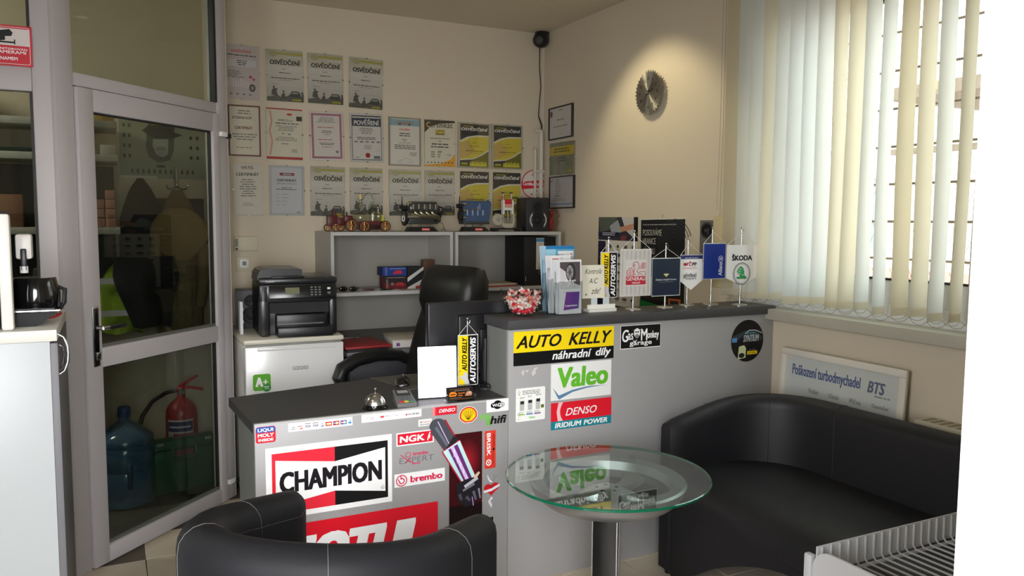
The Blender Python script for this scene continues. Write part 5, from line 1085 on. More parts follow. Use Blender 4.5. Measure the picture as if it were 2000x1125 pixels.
def GEN(p, w, h):
    G1 = (198, 194, 190)
    for i in range(7):
        x = w*(.07+.14*i); pts = []
        for k in range(33): pts.append((x+w*.025*(1 if k % 2 else -1), h*(.02+.03*k)))
        p.line(pts, w*.03, G1)
    p.rect(w*.16, h*.22, w*.68, h*.56, (214, 210, 206)); p.rect(w*.18, h*.245, w*.64, h*.18, (184, 44, 60)); p.text('GENERALI', w*.2, h*.335, w*.6, h*.075, WH, .0); p.text('GROUP', w*.38, h*.265, w*.26, h*.04, WH, 0)
    R = (190, 50, 64); lw = w*.014
    p.rect(w*.2, h*.44, w*.22, h*.12, R); p.rect(w*.22, h*.45, w*.18, h*.1, (222, 206, 200)); p.line([(w*.31, h*.45), (w*.31, h*.55)], lw, R)
    for k in range(4): p.line([(w*.235, h*(.465+.02*k)), (w*.3, h*(.465+.02*k))], lw*.5, R, k > 0); p.line([(w*.32, h*(.465+.02*k)), (w*.385, h*(.465+.02*k))], lw*.5, R, True)
    p.line([(w*.27, h*.57), (w*.28, h*.6), (w*.36, h*.6), (w*.38, h*.57)], lw, R); p.line([(w*.42, h*.46), (w*.47, h*.45), (w*.44, h*.5), (w*.42, h*.53), (w*.46, h*.56), (w*.43, h*.61), (w*.39, h*.64), (w*.4, h*.7), (w*.46, h*.73), (w*.54, h*.73), (w*.58, h*.69), (w*.6, h*.62), (w*.56, h*.57), (w*.52, h*.53), (w*.57, h*.5), (w*.7, h*.53), (w*.8, h*.52), (w*.81, h*.46), (w*.76, h*.44)], lw, R)
    p.line([(w*.55, h*.44), (w*.6, h*.48), (w*.68, h*.47), (w*.72, h*.44)], lw, R); p.arc(w*.44, h*.66, w*.02, h*.02, 0, 360, lw, R, 10)
    for k in range(4): p.line([(w*(.6+.02*k), h*(.59+.035*k)), (w*.68, h*(.6+.03*k)), (w*.82, h*(.6+.035*k))], lw, R)
    p.line([(w*.72, h*.58), (w*.72, h*.72)], lw, R)
def CPO(p, w, h): p.rrect(w*.02, h*.02, w*.96, h*.96, .003, (30, 42, 62)); p.text('ČESKÁ POJIŠŤOVNA', w*.14, h*.40, w*.72, h*.06, (206, 212, 214), .02); p.para(w*.25, h*.365, w*.5, 1, h*.02, (130, 140, 150), 2, fill=(1, 1)); p.ell(w*.5, h*.55, w*.045, h*.04, (214, 206, 130), 14); p.ell(w*.45, h*.57, w*.04, h*.02, (206, 200, 140), 10); p.ell(w*.55, h*.57, w*.04, h*.02, (206, 200, 140), 10)
def CPP(p, w, h):
    p.rect(0, h*.83, w, h*.17, (46, 54, 116)); p.para(w*.2, h*.86, w*.6, 1, h*.06, (190, 194, 216), 1, fill=(1, 1)); p.ell(w*.22, h*.63, w*.08, h*.06, (196, 30, 50), 16); p.text('r', w*.3, h*.58, w*.08, h*.12, (60, 50, 60), .05); p.text('Č', w*.38, h*.56, w*.12, h*.19, (206, 30, 50), .05); p.text('PP', w*.53, h*.56, w*.2, h*.14, (50, 46, 56), .05); p.line([(w*.14, h*.5), (w*.74, h*.5)], h*.012, (190, 50, 60)); p.para(w*.14, h*.455, w*.6, 1, h*.03, (206, 80, 90), 1, fill=(1, 1))
    p.text('global', w*.14, h*.1, w*.58, h*.2, (44, 44, 50), .01); p.text('expert', w*.26, h*.015, w*.46, h*.12, (60, 60, 66), .0)
def ALZ(p, w, h): p.rrect(w*.02, h*.015, w*.96, h*.97, .003, (34, 58, 146)); p.text('Allianz', w*.68, h*.09, w*.17, h*.38, (226, 232, 244), .03, 0, 90); p.arc(w*.77, h*.56, w*.1, w*.1, 0, 360, w*.018, (226, 232, 244), 24); p.text('lll', w*.71, h*.53, w*.12, h*.065, (226, 232, 244), .03, 0, 90)
def SKO(p, w, h):
    p.text('ŠKODA', w*.17, h*.52, w*.66, h*.2, (30, 32, 34), .06); c = (w*.5, h*.12); r = w*.27
    p.arc(c[0], c[1], r, r, 0, 360, w*.018, (50, 56, 56), 40); p.arc(c[0], c[1], r*.88, r*.88, 0, 360, w*.012, (130, 134, 134), 40)
    G = (46, 150, 84); X = lambda a, b: (c[0]+r*a, c[1]+r*b)
    p.poly([X(-.62, -.42), X(.2, -.42), X(.34, -.52), X(.62, -.34), X(.34, -.16), X(.3, -.1), X(-.2, -.14), X(-.3, -.28), X(-.62, -.3)], G)
    p.poly([X(-.2, -.14), X(.3, -.1), X(.3, .2), X(.14, .56), X(-.14, .7), X(-.36, .58), X(-.5, .42), X(-.6, .2), X(-.5, .02)], G)
    for a, b in ((-.42, .5), (-.52, .3), (-.52, .1)): p.line([X(a, b), X(a+.42, b-.12)], w*.014, (214, 226, 216))
    p.ell(*X(.12, -.12), r*.06, r*.06, WH, 10); p.line([X(-.6, -.44), X(.6, -.44)], w*.012, (30, 80, 50))
def zx(px, py, y): q = ony(px, py, y); return q.x, q.z
def mk(label, y, L, Rr, T, B, pt, draw, tip=None, base=WH, table=TW):
    x0, zt = zx(L, T, y); x1, _ = zx(Rr, T, y); _, zb = zx((L+Rr)/2, B, y); _, zt = zx((L+Rr)/2, T, y); px_, pz = zx(pt[0], pt[1], y)
    tp = None
    if tip: _, z2 = zx((L+Rr)/2, tip, y); tp = zb-z2
    return pennant(label, x0, x1, zt, zb, pz, px_, y, tp, draw, base, table=table)
mk('narrow yellow and black pennant at the left end of the raised counter row', 2.885, 1171, 1204, 492, 581, (1189, 462), AK)
mk('patterned silver pennant with a red lion emblem', 2.865, 1209.5, 1270, 486.5, 578, (1239, 449), GEN, base=(206, 203, 198))
mk('dark navy rectangular pennant with a small gold emblem', 2.875, 1271, 1327, 503.5, 577.7, (1301, 474), CPO, base=(196, 200, 206))
mk('small white pointed pennant with a dark blue top band', 2.905, 1326.5, 1369.5, 497, 548, (1344.5, 464), CPP, 566)
mk('plain royal blue rectangular pennant with upright white lettering', 2.89, 1371.6, 1415.5, 474.7, 544.6, (1392, 443), ALZ, base=(206, 210, 220))
mk('large white pointed pennant with a green winged arrow emblem', 2.81, 1417, 1476.8, 478, 541.8, (1449, 443), SKO, 556.8, base=(228, 226, 224))
mk('yellow and black pennant on the low counter behind the card holder', 2.87, 892.4, 931.7, 653, 751.4, (912.8, 620), AK, table=.7552)

# candy bowl
bc = V((1.492, 2.86, TW))
t = thing('glass_bowl', 'clear faceted glass bowl full of wrapped candies', 'bowl', bc)
CG = sheet_glass('bowl_glass', (238, 240, 240), 1.4, .02)
R = []
for r_, z in ((.032, 0), (.034, .008), (.05, .018), (.072, .045), (.086, .08), (.091, .105)):
    R.append([((r_*(1+.02*(j % 2)))*math.cos(2*PI*j/16), (r_*(1+.02*(j % 2)))*math.sin(2*PI*j/16), z+(.005*(j % 2) if z > .1 else 0)) for j in range(16)])
MB().rings(R, CG, caps=False, smooth=False).build('bowl_wall', t)
def candy(c1):
    m = MB(); m.ball((0, 0, 0), .0105, .0085, .007, mat_or(c1), 8, 5)
    for s in (-1, 1): m.add([(s*.009, 0, 0), (s*.016, .006, .003), (s*.017, .0, -.002), (s*.016, -.006, .003)], [(0, 1, 2), (0, 2, 3)], mat_or((224, 206, 200)))
    return m
proto = {}
CC = [((214, 40, 56), 'red'), ((232, 140, 130), 'pink'), ((238, 226, 214), 'white'), ((226, 110, 84), 'orange'), ((200, 30, 60), 'red'), ((236, 190, 186), 'pink')]
for k in range(150):
    lvl = k/150; z = .016+.072*lvl
    rm = .022+.054*min(1, (z/.09))**.75
    a = k*2.4; rr = (rm-.004) if k % 4 else rm*rnd.random()
    if lvl > .86: rr = rm*math.sqrt(rnd.random())*.95; z = .084+.018*(1-rr/.085)+rnd.uniform(0, .008)
    ci = rnd.choice([0, 4, 0]) if lvl < .25 else rnd.choice([1, 2, 3, 5, 2, 5, 0, 1])
    c_, nm = CC[ci]
    if ci not in proto: o = candy(c_).build('wrapped_candy'); proto[ci] = o
    else: o = proto[ci].copy(); COL.objects.link(o)
    tag(o, nm+' wrapped candy in the clear bowl', 'candy', 'wrapped candies in the bowl, '+nm)
    o.location = bc+V((rr*math.cos(a), rr*math.sin(a), z)); o.rotation_euler = (rnd.uniform(-1, 1), rnd.uniform(-1, 1), rnd.uniform(0, 6))

# leaflet holders and sign
def holder(name, label, x, y, w, h, d, rz, draw_front, tilt=.12, n=5, back=(226, 226, 228)):
    t = thing(name, label, 'leaflet holder', (x, y, TW), rz)
    m = MB(); m.box(0, w, 0, .002, 0, h*.62, CLEAR).box(0, w, d, d+.002, 0, h*.8, CLEAR).box(0, .002, 0, d, 0, h*.6, CLEAR).box(w-.002, w, 0, d, 0, h*.6, CLEAR).box(0, w, 0, d+.03, 0, .002, CLEAR); m.build('acrylic_pocket', t)
    for k in range(n):
        yy_ = d-.004-(d-.008)*k/n; p = Print(w-.008, h, back, .0012)
        if k == n-1 or k == 0: (draw_front if k == n-1 else (lambda p, w, h: None))(p, w-.008, h)
        M = frame3(V((.004+.0012*k, yy_, .003)), (1, 0, 0), (0, math.sin(tilt*(1-k/n)), math.cos(tilt*(1-k/n)))); p.build('leaflet', t, M)
    return t
def LAU(p, w, h):
    p.rect(w*.04, h*.46, w*.9, h*.5, (206, 202, 204)); p.poly([(w*.04, h*.96), (w*.94, h*.96), (w*.94, h*.52), (w*.7, h*.56), (w*.3, h*.78), (w*.04, h*.86)], (84, 74, 78)); p.ell(w*.52, h*.77, w*.22, h*.17, (52, 48, 50), 24); p.ell(w*.48, h*.77, w*.15, h*.13, (150, 148, 150), 24); p.ell(w*.48, h*.77, w*.06, h*.05, (60, 58, 60), 14)
    for k in range(6): a = k*PI/3; p.line([(w*.48, h*.77), (w*(.48+.13*math.cos(a)), h*(.77+.115*math.sin(a)))], w*.03, (90, 88, 92), k > 0)
    for k in range(14): p.ell(w*rnd.uniform(.08, .7), h*rnd.uniform(.46, .62), w*rnd.uniform(.04, .1), h*rnd.uniform(.015, .04), rnd.choice([(214, 210, 212), (190, 186, 190), (226, 224, 226)]), 10)
    p.poly([(w*.3, h*.4), (w*.9, h*.4), (w*.86, h*.1), (w*.18, h*.07), (w*.2, h*.12)], (100, 50, 150)); p.poly([(w*.3, h*.4), (w*.55, h*.4), (w*.45, h*.09), (w*.18, h*.07), (w*.2, h*.12)], (122, 52, 152)); p.text('Laurenn', w*.27, h*.14, w*.52, h*.035, WH, .05); p.line([(w*.2, h*.405), (w*.9, h*.405)], h*.006, (70, 50, 110))
a = ony(1091, 615, 2.80); b = ony(1135, 613, 2.80)
holder('leaflet_holder', 'clear leaflet holder with purple tyre leaflets', 1.622, 2.80, .118, .222, .03, math.radians(3), LAU)
def WHT(p, w, h): p.rect(w*.1, h*.93, w*.3, h*.02, (206, 110, 100)); p.arc(w*.55, h*.94, w*.05, w*.05, 0, 360, .0015, (120, 130, 120), 14); p.para(w*.1, h*.86, w*.6, 2, h*.03, (170, 170, 170), 2)
holder('leaflet_holder', 'clear leaflet holder with plain white leaflets behind the purple ones', 1.613, 2.845, .112, .238, .028, math.radians(5), WHT, n=3)
def BLU(p, w, h): p.rect(0, 0, w, h, (96, 160, 196)); p.poly([(0, h), (w*.35, h), (w*.3, h*.5), (0, h*.4)], (150, 200, 220)); p.rect(w*.42, h*.70, w*.54, h*.22, (226, 226, 228)); p.rect(0, h*.95, w, h*.05, (40, 120, 176)); p.rect(w*.7, h*.52, w*.28, h*.06, (40, 70, 130)); p.text('HELLA', w*.86, h*.73, w*.07, h*.16, (190, 80, 80), .04, 0, 90); p.para(w*.4, h*.86, w*.3, 4, h*.03, (150, 156, 166), 3, False); p.poly([(w*.05, h*.3), (w*.9, h*.45), (w*.9, h*.2), (w*.1, h*.1)], (70, 140, 180))
holder('leaflet_holder', 'leaflet holder with tall blue leaflets behind the candy bowl', 1.625, 2.915, .15, .275, .03, math.radians(2), BLU, .12, 5, (176, 204, 220))

# notice sign on a white foot
t = thing('notice_stand', 'white notice board with handwritten black lettering on a folded card foot', 'notice', (1.767, 2.86, TW))
p = Print(.115, .14, (226, 222, 204), .003); p.text('Kontrola', .022, .103, .08, .022, BK, .0, .35); p.text('A/C', .04, .062, .04, .022, BK, 0, .3); p.text('zde!', .052, .018, .04, .026, BK, 0, .3); p.ell(.022, .016, .005, .004, (120, 120, 110), 10); p.build('notice_board', t, frame3(V((.0, 0, .058)), (1, 0, 0), (0, .05, 1)))
m = MB(); m.T = Mx.Translation((.03, .0, 0)); m.prism([(0, -.018), (.135, -.018), (.15, .0), (.15, .04), (0, .03)], 0, .012, mat('white_card', (226, 224, 216), .6)); m.box(.0, .14, -.002, .002, .01, .03, mat('white_card', (226, 224, 216), .6)); m.box(.02, .05, .0, .003, .01, .062, mat('pale_blue_card', (196, 206, 206), .6)); m.box(.08, .11, .0, .003, .01, .062, mat('pale_blue_card', (196, 206, 206), .6)); m.build('card_foot', t)

# ================================================================ things on the low worktop
TL_ = .7545
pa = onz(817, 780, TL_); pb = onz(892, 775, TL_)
t = thing('glowing_notice', 'white notice sheet with an added glow standing on the low counter', 'notice', (pa.x, pa.y, TL_), math.atan2(pb.y-pa.y, pb.x-pa.x)); w_ = (pb-pa).length; h_ = ony(817, 681, pa.y).z-TL_
p = Print(w_, h_, mat('glowing_white_sheet', (250, 246, 255), .3, emit=1.3), .003, 0, .003); p.para(w_*.12, h_*.25, w_*.75, 1, h_*.03, (216, 206, 206), 3, False); p.para(w_*.55, h_*.19, w_*.3, 1, h_*.03, (216, 206, 206), 4, False); p.build('panel', t, frame3(V((0, 0, .004)), (1, 0, 0), (0, .06, 1)))  # white notice sheet; its glare is put in as emission
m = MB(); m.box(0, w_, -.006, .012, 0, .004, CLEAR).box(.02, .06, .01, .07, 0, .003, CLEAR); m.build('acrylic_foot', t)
c = onz(733, 797, TL_)
t = thing('service_bell', 'chrome reception bell on a black base', 'bell', (c.x, c.y, TL_))
MB().lathe([(.047, 0), (.048, .006), (.040, .012), (.036, .014)], GLOSSB, n=36).build('base', t)
MB().lathe([(.039, .014), (.041, .017), (.040, .022), (.036, .034), (.028, .046), (.016, .054), (.005, .057)], CHROME, n=36).build('dome', t)
MB().cyl((0, 0, .055), (0, 0, .072), .002, CHROME, n=8).ball((0, 0, .072), .0055, .0055, .004, CHROME, 12, 6).build('plunger', t)
c = onz(790, 790, TL_)
t = thing('card_terminal', 'grey payment card terminal with coloured keys beside the bell', 'card terminal', (c.x, c.y, TL_), math.radians(-6))
R = []
for x_, y_, z_, w_ in ((0, -.04, 0, .036), (0, -.044, .012, .037), (0, -.03, .026, .036), (0, .05, .042, .032), (0, .06, .03, .03), (0, .058, 0, .03)): pass
m = MB(); m.add([(-.036, -.045, 0), (.036, -.045, 0), (.032, .06, 0), (-.032, .06, 0), (-.037, -.046, .014), (.037, -.046, .014), (.032, .06, .044), (-.032, .06, .044)], [(0, 3, 2, 1), (4, 5, 6, 7), (0, 1, 5, 4), (1, 2, 6, 5), (2, 3, 7, 6), (3, 0, 4, 7)], mat('terminal_grey', (112, 112, 114), .45)); bd = m.build('body', t)
import_n = math.atan2(.03, .106); TM = Mx.Translation((0, -.046, .0145)) @ Mx.Rotation(import_n, 4, 'X')
m = MB(); m.T = TM; m.box(-.026, .026, .062, .102, 0, .004, mat('terminal_dark', (50, 50, 52), .4), .001).box(-.02, .02, .075, .095, .004, .0045, mat('pale_lcd', (150, 150, 146), .3)); m.build('display', t)
m = MB(); m.T = TM
for a in range(3):
    for b in range(3): m.box(-.024+.018*a, -.012+.018*a, .024+.012*b, .031+.012*b, 0, .003, mat('key_grey', (96, 98, 100), .5))
m.build('keypad', t)
for k, c_ in enumerate(((200, 60, 60), (220, 180, 60), (60, 140, 90))): m = MB(); m.T = TM; m.box(-.027+.019*k, -.012+.019*k, .008, .017, 0, .003, mat_or(c_)); m.build('key', t)
# mouse, mat, card holder
q = [onz(a, b, TL_) for a, b in ((725, 739), (800, 762), (880, 752), (812, 731))]
m = MB(); m.prism([(p_.x, p_.y) for p_ in q], TL_, TL_+.003, mat('dark_printed_mat', (58, 58, 54), .6, c2=(110, 108, 96), scale=22)); tag(m.build('desk_mat'), 'dark printed desk mat under the mouse', 'mat')
c = onz(787, 752, TL_)
t = thing('computer_mouse', 'black computer mouse with silver flanks on the desk mat', 'mouse', (c.x, c.y, TL_+.0032), math.radians(70))
m = MB(); R = []
for x_, w_, h_ in ((-.055, .004, .006), (-.05, .02, .018), (-.03, .029, .033), (0, .031, .038), (.03, .028, .03), (.048, .02, .018), (.054, .006, .008)):
    R.append([(x_, w_*math.cos(a_), max(0, h_*math.sin(a_))) for a_ in [PI*j/12 for j in range(13)]])
m.rings(R, GLOSSB); m.build('shell', t)
MB().cyl((.028, -.003, .03), (.028, .003, .03), .008, mat('silver_plastic', (170, 170, 172), .3, .5), n=14).box(-.03, .03, .029, .031, .004, .016, mat('silver_plastic', (170, 170, 172), .3, .5), .001).build('scroll_wheel', t)
a = onz(875, 787, TL_); b = onz(928, 781, TL_)
t = thing('card_holder', 'clear holder with black and orange business cards', 'card holder', (a.x, a.y, TL_), math.atan2(b.y-a.y, b.x-a.x)); w_ = (b-a).length
m = MB(); m.box(0, w_, -.002, 0, 0, .018, CLEAR).box(0, w_, .022, .024, 0, .06, CLEAR).box(0, w_, -.002, .04, 0, .002, CLEAR).box(0, .002, 0, .022, 0, .03, CLEAR).box(w_-.002, w_, 0, .022, 0, .03, CLEAR); m.build('acrylic_pocket', t)
for k in range(4):
    p = Print(w_-.006, .05, (22, 20, 20), .0006)
    if k == 3:
        w2, h2 = w_-.006, .05; O = (236, 130, 30); p.para(w2*.08, h2*.86, w2*.84, 1, h2*.09, (150, 90, 50), 1, fill=(1, 1)); p.para(w2*.25, h2*.74, w2*.6, 1, h2*.07, (190, 180, 170), 2); p.poly([(w2*.05, h2*.35), (w2*.07, h2*.62), (w2*.16, h2*.72), (w2*.3, h2*.66), (w2*.36, h2*.5), (w2*.3, h2*.34)], O); p.rect(w2*.1, h2*.45, w2*.2, h2*.08, (60, 40, 20)); p.text('Autoservis', w2*.4, h2*.5, w2*.26, h2*.12, O, .02); p.text('MVL', w2*.4, h2*.32, w2*.18, h2*.11, O, .03)
        p.poly([(w2*.66, h2*.3), (w2*.72, h2*.6), (w2*.84, h2*.68), (w2*.95, h2*.5), (w2*.92, h2*.3)], (190, 130, 100)); p.poly([(w2*.72, h2*.4), (w2*.9, h2*.62), (w2*.92, h2*.55)], (210, 206, 200)); p.para(w2*.08, h2*.2, w2*.55, 1, h2*.07, (200, 190, 180), 5, False); p.rect(w2*.06, h2*.1, w2*.88, h2*.02, O)
    p.build('business_card', t, frame3(V((.003, .019-.004*k, .003)), (1, 0, 0), (0, .12, 1)))

# ================================================================ things on desk and shelves
ZS = 1.3712
# tractor and trailer model
MAR = mat('maroon_tin', (84, 20, 20), .4); BRS = mat('brass_wheel', (176, 122, 60), .35, .6); TIN = mat('dark_tin', (52, 24, 22), .5)
a = ony(637, 452, 4.66); b = ony(757, 452, 4.66)
t = thing('model_tractor', 'red metal model tractor on top of the left shelf unit', 'model tractor', (a.x, 4.66, ZS))
def wheel(parent, x, y, r, nsp=8, th=.012):
    w = MB(); w.lathe([(r*.78, -th/2), (r, -th/2), (r, th/2), (r*.78, th/2), (r*.78, -th/2)], TIN, (x, y, r), 'y', 22, False)
    o = w.build('wheel', parent); w = MB(); w.lathe([(r*.7, -th/2-.001), (r*.82, -th/2-.001), (r*.82, th/2), (r*.7, th/2), (r*.7, -th/2-.001)], BRS, (x, y, r), 'y', 22, False); w.cyl((x, y-th/2-.003, r), (x, y+th/2, r), r*.2, BRS, n=10)
    for k in range(nsp): a_ = 2*PI*k/nsp; w.tube([(x, y, r), (x+r*.74*math.cos(a_), y, r+r*.74*math.sin(a_))], r*.06, BRS, 5)
    w.build('spokes', o); return o
S_ = (b.x-a.x)
def X(f): return S_*f
wheel(t, X(.055), .05, .022); wheel(t, X(.145), -.01, .024); wheel(t, X(.27), .06, .03); wheel(t, X(.385), -.02, .036)
MB().box(X(.03), X(.19), .0, .045, .03, .095, MAR, .004).box(X(.17), X(.32), .005, .04, .035, .082, MAR, .004).box(X(.3), X(.43), -.002, .05, .055, .094, MAR, .005).box(X(.34), X(.45), .0, .048, .05, .078, MAR, .006).build('body', t)
m = MB(); m.cyl((X(.11), .012, .09), (X(.11), .012, .122), .004, MAR, n=8).cyl((X(.16), .012, .08), (X(.16), .012, .118), .004, MAR, n=8).cyl((X(.345), .02, .09), (X(.345), .02, .116), .0045, TIN, n=8).box(X(.22), X(.24), .015, .03, .075, .1, BRS); m.build('chimney', t)
t2 = thing('model_trailer', 'red metal model flatbed trailer hitched to the model tractor', 'model trailer', (a.x, 4.66, ZS))
MB().box(X(.42), X(1.0), -.015, .06, .054, .062, MAR, .002).box(X(.44), X(.99), -.016, -.012, .04, .056, MAR).box(X(.44), X(.9), .0, .05, .012, .054, TIN, .003).build('flatbed', t2)
for x, y, r in ((.595, -.025, .032), (.72, .07, .024), (.94, -.025, .032)): wheel(t2, X(x), y, r)
# glass flasks
LG = sheet_glass('laboratory_glass', (232, 234, 224), 1.35, .03)
def flask(label, px, y, prof, pxtop=None, extra=None):
    q = ony(px, 430, y); t = thing('glass_flask', label, 'flask', (q.x, y, ZS+.0625), group='glass ornaments on the trailer')
    MB().lathe(prof, LG, n=20).build('glass_body', t)
    if extra: extra(t)
    return t
AMB = mat('amber_glass', (200, 176, 90), .15)
flask('squat glass flask with an amber stopper on the trailer', 704, 4.69, [(.04, 0), (.042, .01), (.044, .035), (.038, .045), (.012, .055), (.01, .075), (.02, .09), (.018, .105), (.008, .115), (.008, .13)], extra=lambda t: (MB().cyl((0, 0, .13), (0, 0, .155), .009, AMB, n=12).build('stopper', t), MB().tube([(.008, 0, .12), (.03, 0, .155), (.05, 0, .168), (.07, 0, .16), (.078, 0, .12)], .0035, LG, 8).build('glass_tube', t)))
flask('tall glass bottle behind the trailer end', 728, 4.70, [(.026, 0), (.027, .02), (.026, .085), (.02, .10), (.008, .108), (.008, .118)])
flask('small glass ampoule with a black cap on the trailer', 739, 4.68, [(.014, 0), (.022, .015), (.02, .035), (.005, .048), (.004, .085)], extra=lambda t: MB().cyl((0, 0, .085), (0, 0, .1), .005, BLACKP, .002, n=10).build('cap', t))
tag(MB().lathe([(.016, 0), (.004, .03), (.006, .036)], mat('yellow_green_glass', (200, 200, 60), .15, alpha=.7), n=16).build('yellow_flask', None, (ony(748, 430, 4.67).x, 4.67, ZS+.0625)), 'tiny yellow conical flask at the trailer end', 'flask')

# model engines
DKG = mat('dark_engine_grey', (48, 50, 48), .35, c2=(66, 68, 64), scale=40); SMK = mat('smoked_clear_plastic', (70, 72, 66), .15, alpha=.75); HEAD = mat('chrome_headers', (176, 168, 140), .25, .9)
def stand(t, w, d=.07):
    m = MB(); m.add([(0, 0, 0), (w, 0, 0), (w, d, 0), (0, d, 0), (.012, .01, .028), (w-.03, .01, .028), (w-.03, d-.01, .028), (.012, d-.01, .028)], [(0, 3, 2, 1), (4, 5, 6, 7), (0, 1, 5, 4), (1, 2, 6, 5), (2, 3, 7, 6), (3, 0, 4, 7)], BLACKP); m.build('stand', t)
    p = Print(.052, .014, (226, 90, 76), .0008, 0, .003); p.text('ENGINE', .006, .003, .04, .008, (240, 200, 190), .04); p.build('name_badge', t, frame3(V((w*.45, .002, .006)), (1, 0, 0), (0, .3, 1)))
a = ony(797, 450, 4.62); b = ony(857, 450, 4.62); W = b.x-a.x
t = thing('model_engine', 'dark transparent model engine with curved exhaust headers', 'model engine', (a.x, 4.62, ZS), group='model engines on the shelf unit'); stand(t, W)
e = 1.
MB().box(.005, W+.02, .0, .08, .055, .085, DKG, .012).box(.0, W+.0, .0, .08, .045, .065, DKG, .006).build('oil_pan', t)
MB().box(.01, W-.005, -.01, .085, .11, .175, SMK, .016).build('cylinder_block', t); MB().box(.018, W-.012, -.004, .08, .165, .182, DKG, .006).build('valve_cover', t)
m = MB()
for k in range(4): x = .02+.036*k; m.tube([(x+.01, -.012, .125), (x+.015, -.03, .115), (x+.035, -.036, .10), (x+.06, -.034, .09), (W-.01, -.03, .08)], .007, HEAD, 8)
m.build('exhaust_header', t)
for k in range(5): MB().cyl((.03+.036*k, -.012, .135), (.03+.036*k, -.012, .165), .009, mat('dull_piston', (110, 104, 92), .4, .5), n=12).build('piston', t)
m = MB(); m.cyl((-.022, .02, .08), (-.010, .02, .08), .045, BLACKP).cyl((-.03, .02, .14), (.0, .02, .14), .016, BLACKP).cyl((-.05, .015, .148), (-.02, .015, .148), .012, BLACKP).tube([(-.035, .01, .12), (-.033, .01, .21)], [.006, .002], BLACKM, 8); m.cyl((-.0, .0, .17), (.02, .0, .17), .012, HEAD); m.build('fan_and_pulley', t)
MB().tube([(-.034+.007*math.cos(2*PI*k/16), -.012, .078+.016*math.sin(2*PI*k/16)) for k in range(16)], .003, WHITEP, 6, closed=True).build('drive_belt', t)
MB().cyl((W-.01, .03, .1), (W+.02, .03, .1), .03, BLACKP, .022).tube([(W-.0, .0, .15), (W+.025, -.005, .145), (W+.02, -.005, .11), (W-.03, -.01, .06)], .006, BLACKP, 8).build('flywheel_housing', t)
m = MB()
for k in range(3): m.cyl((.03+.06*k, .035, .025), (.03+.06*k, .035, .05), .006, BLACKP, n=8)
m.build('support_leg', t)
MB().tube([(W-.03, .0, .06), (W+.02, -.01, .05), (W+.03, -.01, .02), (W+.045, -.01, .004), (W+.03, -.01, .015), (W+.01, -.01, .012)], .0018, BLACKM, 5).build('wire', t)
a = ony(905, 450, 4.62); b = ony(958, 450, 4.62); W = b.x-a.x; BLU_ = mat('blue_tinted_plastic', (66, 92, 130), .15, alpha=.8)
t = thing('model_engine', 'blue transparent model engine beside the piston model', 'model engine', (a.x, 4.62, ZS), group='model engines on the shelf unit'); stand(t, W-.004)
m = MB(); m.prism([(-.0, .06), (W-.005, .06), (W+.005, .12), (W+.012, .185), (.0, .185)], -.08, .0, BLU_); m.T = Mx.Rotation(PI/2, 4, 'X'); m2 = MB(); m2.T = Mx.Rotation(PI/2, 4, 'X'); m2.prism([(.0, .062), (W-.01, .062), (W+.0, .11), (W+.006, .175), (W, .185), (.002, .185)], -.08, .0, BLU_); m2.build('cylinder_block', t)
MB().box(.003, W, -.003, .083, .183, .192, BLU_, .004).build('valve_cover', t); MB().box(.0, W-.005, 0, .08, .045, .062, DKG, .005).build('oil_pan', t)
for k in range(4): MB().cyl((.025+.036*k, -.004, .10), (.025+.036*k, -.004, .135), .008, mat('blue_grey_piston', (110, 130, 156), .4, .3), n=12).build('piston', t)
m = MB(); m.cyl((-.02, .01, .10), (-.012, .01, .10), .04, BLACKP).cyl((-.04, .01, .158), (-.008, .01, .158), .014, BLACKP).tube([(-.022, .01, .13), (-.022, .01, .22)], [.005, .002], BLACKM, 8); m.cyl((-.006, -.002, .085), (.01, -.002, .085), .012, HEAD).cyl((-.006, -.002, .13), (.01, -.002, .13), .014, HEAD).cyl((-.002, -.002, .17), (.012, -.002, .17), .012, HEAD); m.build('fan_and_pulley', t)
m = MB(); m.tube([(.04, -.01, .137), (.06, -.012, .142), (.1, -.012, .139)], .004, CHROME, 8).box(.09, .115, -.014, .0, .13, .158, mat('blue_grey_piston', (110, 130, 156), .4, .3), .003).box(.098, .11, -.016, .0, .15, .175, mat('blue_grey_piston', (110, 130, 156), .4, .3), .002); m.build('carburettor', t)
m = MB()
for k in range(3): m.cyl((.03+.05*k, .035, .025), (.03+.05*k, .035, .05), .006, BLACKP, n=8)
m.build('support_leg', t)
a = ony(967, 450, 4.62); b = ony(1020, 450, 4.62); W = b.x-a.x
t = thing('piston_model', 'cutaway single piston engine model on a black stand', 'model engine', (a.x, 4.62, ZS))
MB().box(0, W, -.0, .08, .012, .022, BLACKP, .002).box(0, .025, 0, .08, 0, .014, BLACKP).box(W-.02, W, 0, .08, 0, .014, BLACKP).build('stand', t)
CLG = mat('milky_clear_plastic', (196, 190, 172), .25, alpha=.65); c_ = W*.52
m = MB(); m.T = Mx.Rotation(PI/2, 4, 'X'); m.prism([(c_-.045, .11), (c_-.04, .03), (c_-.02, .022), (c_+.03, .022), (c_+.045, .04), (c_+.05, .11), (c_+.035, .11), (c_+.033, .05), (c_-.028, .05), (c_-.03, .11)], -.05, -.02, CLG); m.build('crankcase', t)
MB().lathe([(.036, -.01), (.040, 0), (.036, .01)], CLG, (c_-.07, .03, .075), 'y', 28).cyl((c_-.07, .015, .075), (c_-.07, .045, .075), .012, CHROME, n=14).build('flywheel', t)
MB().box(c_-.038, c_-.028, .01, .045, .11, .20, WHITEP, .002).build('cylinder_wall', t); MB().box(c_+.026, c_+.036, .01, .045, .11, .20, WHITEP, .002).build('cylinder_wall', t)
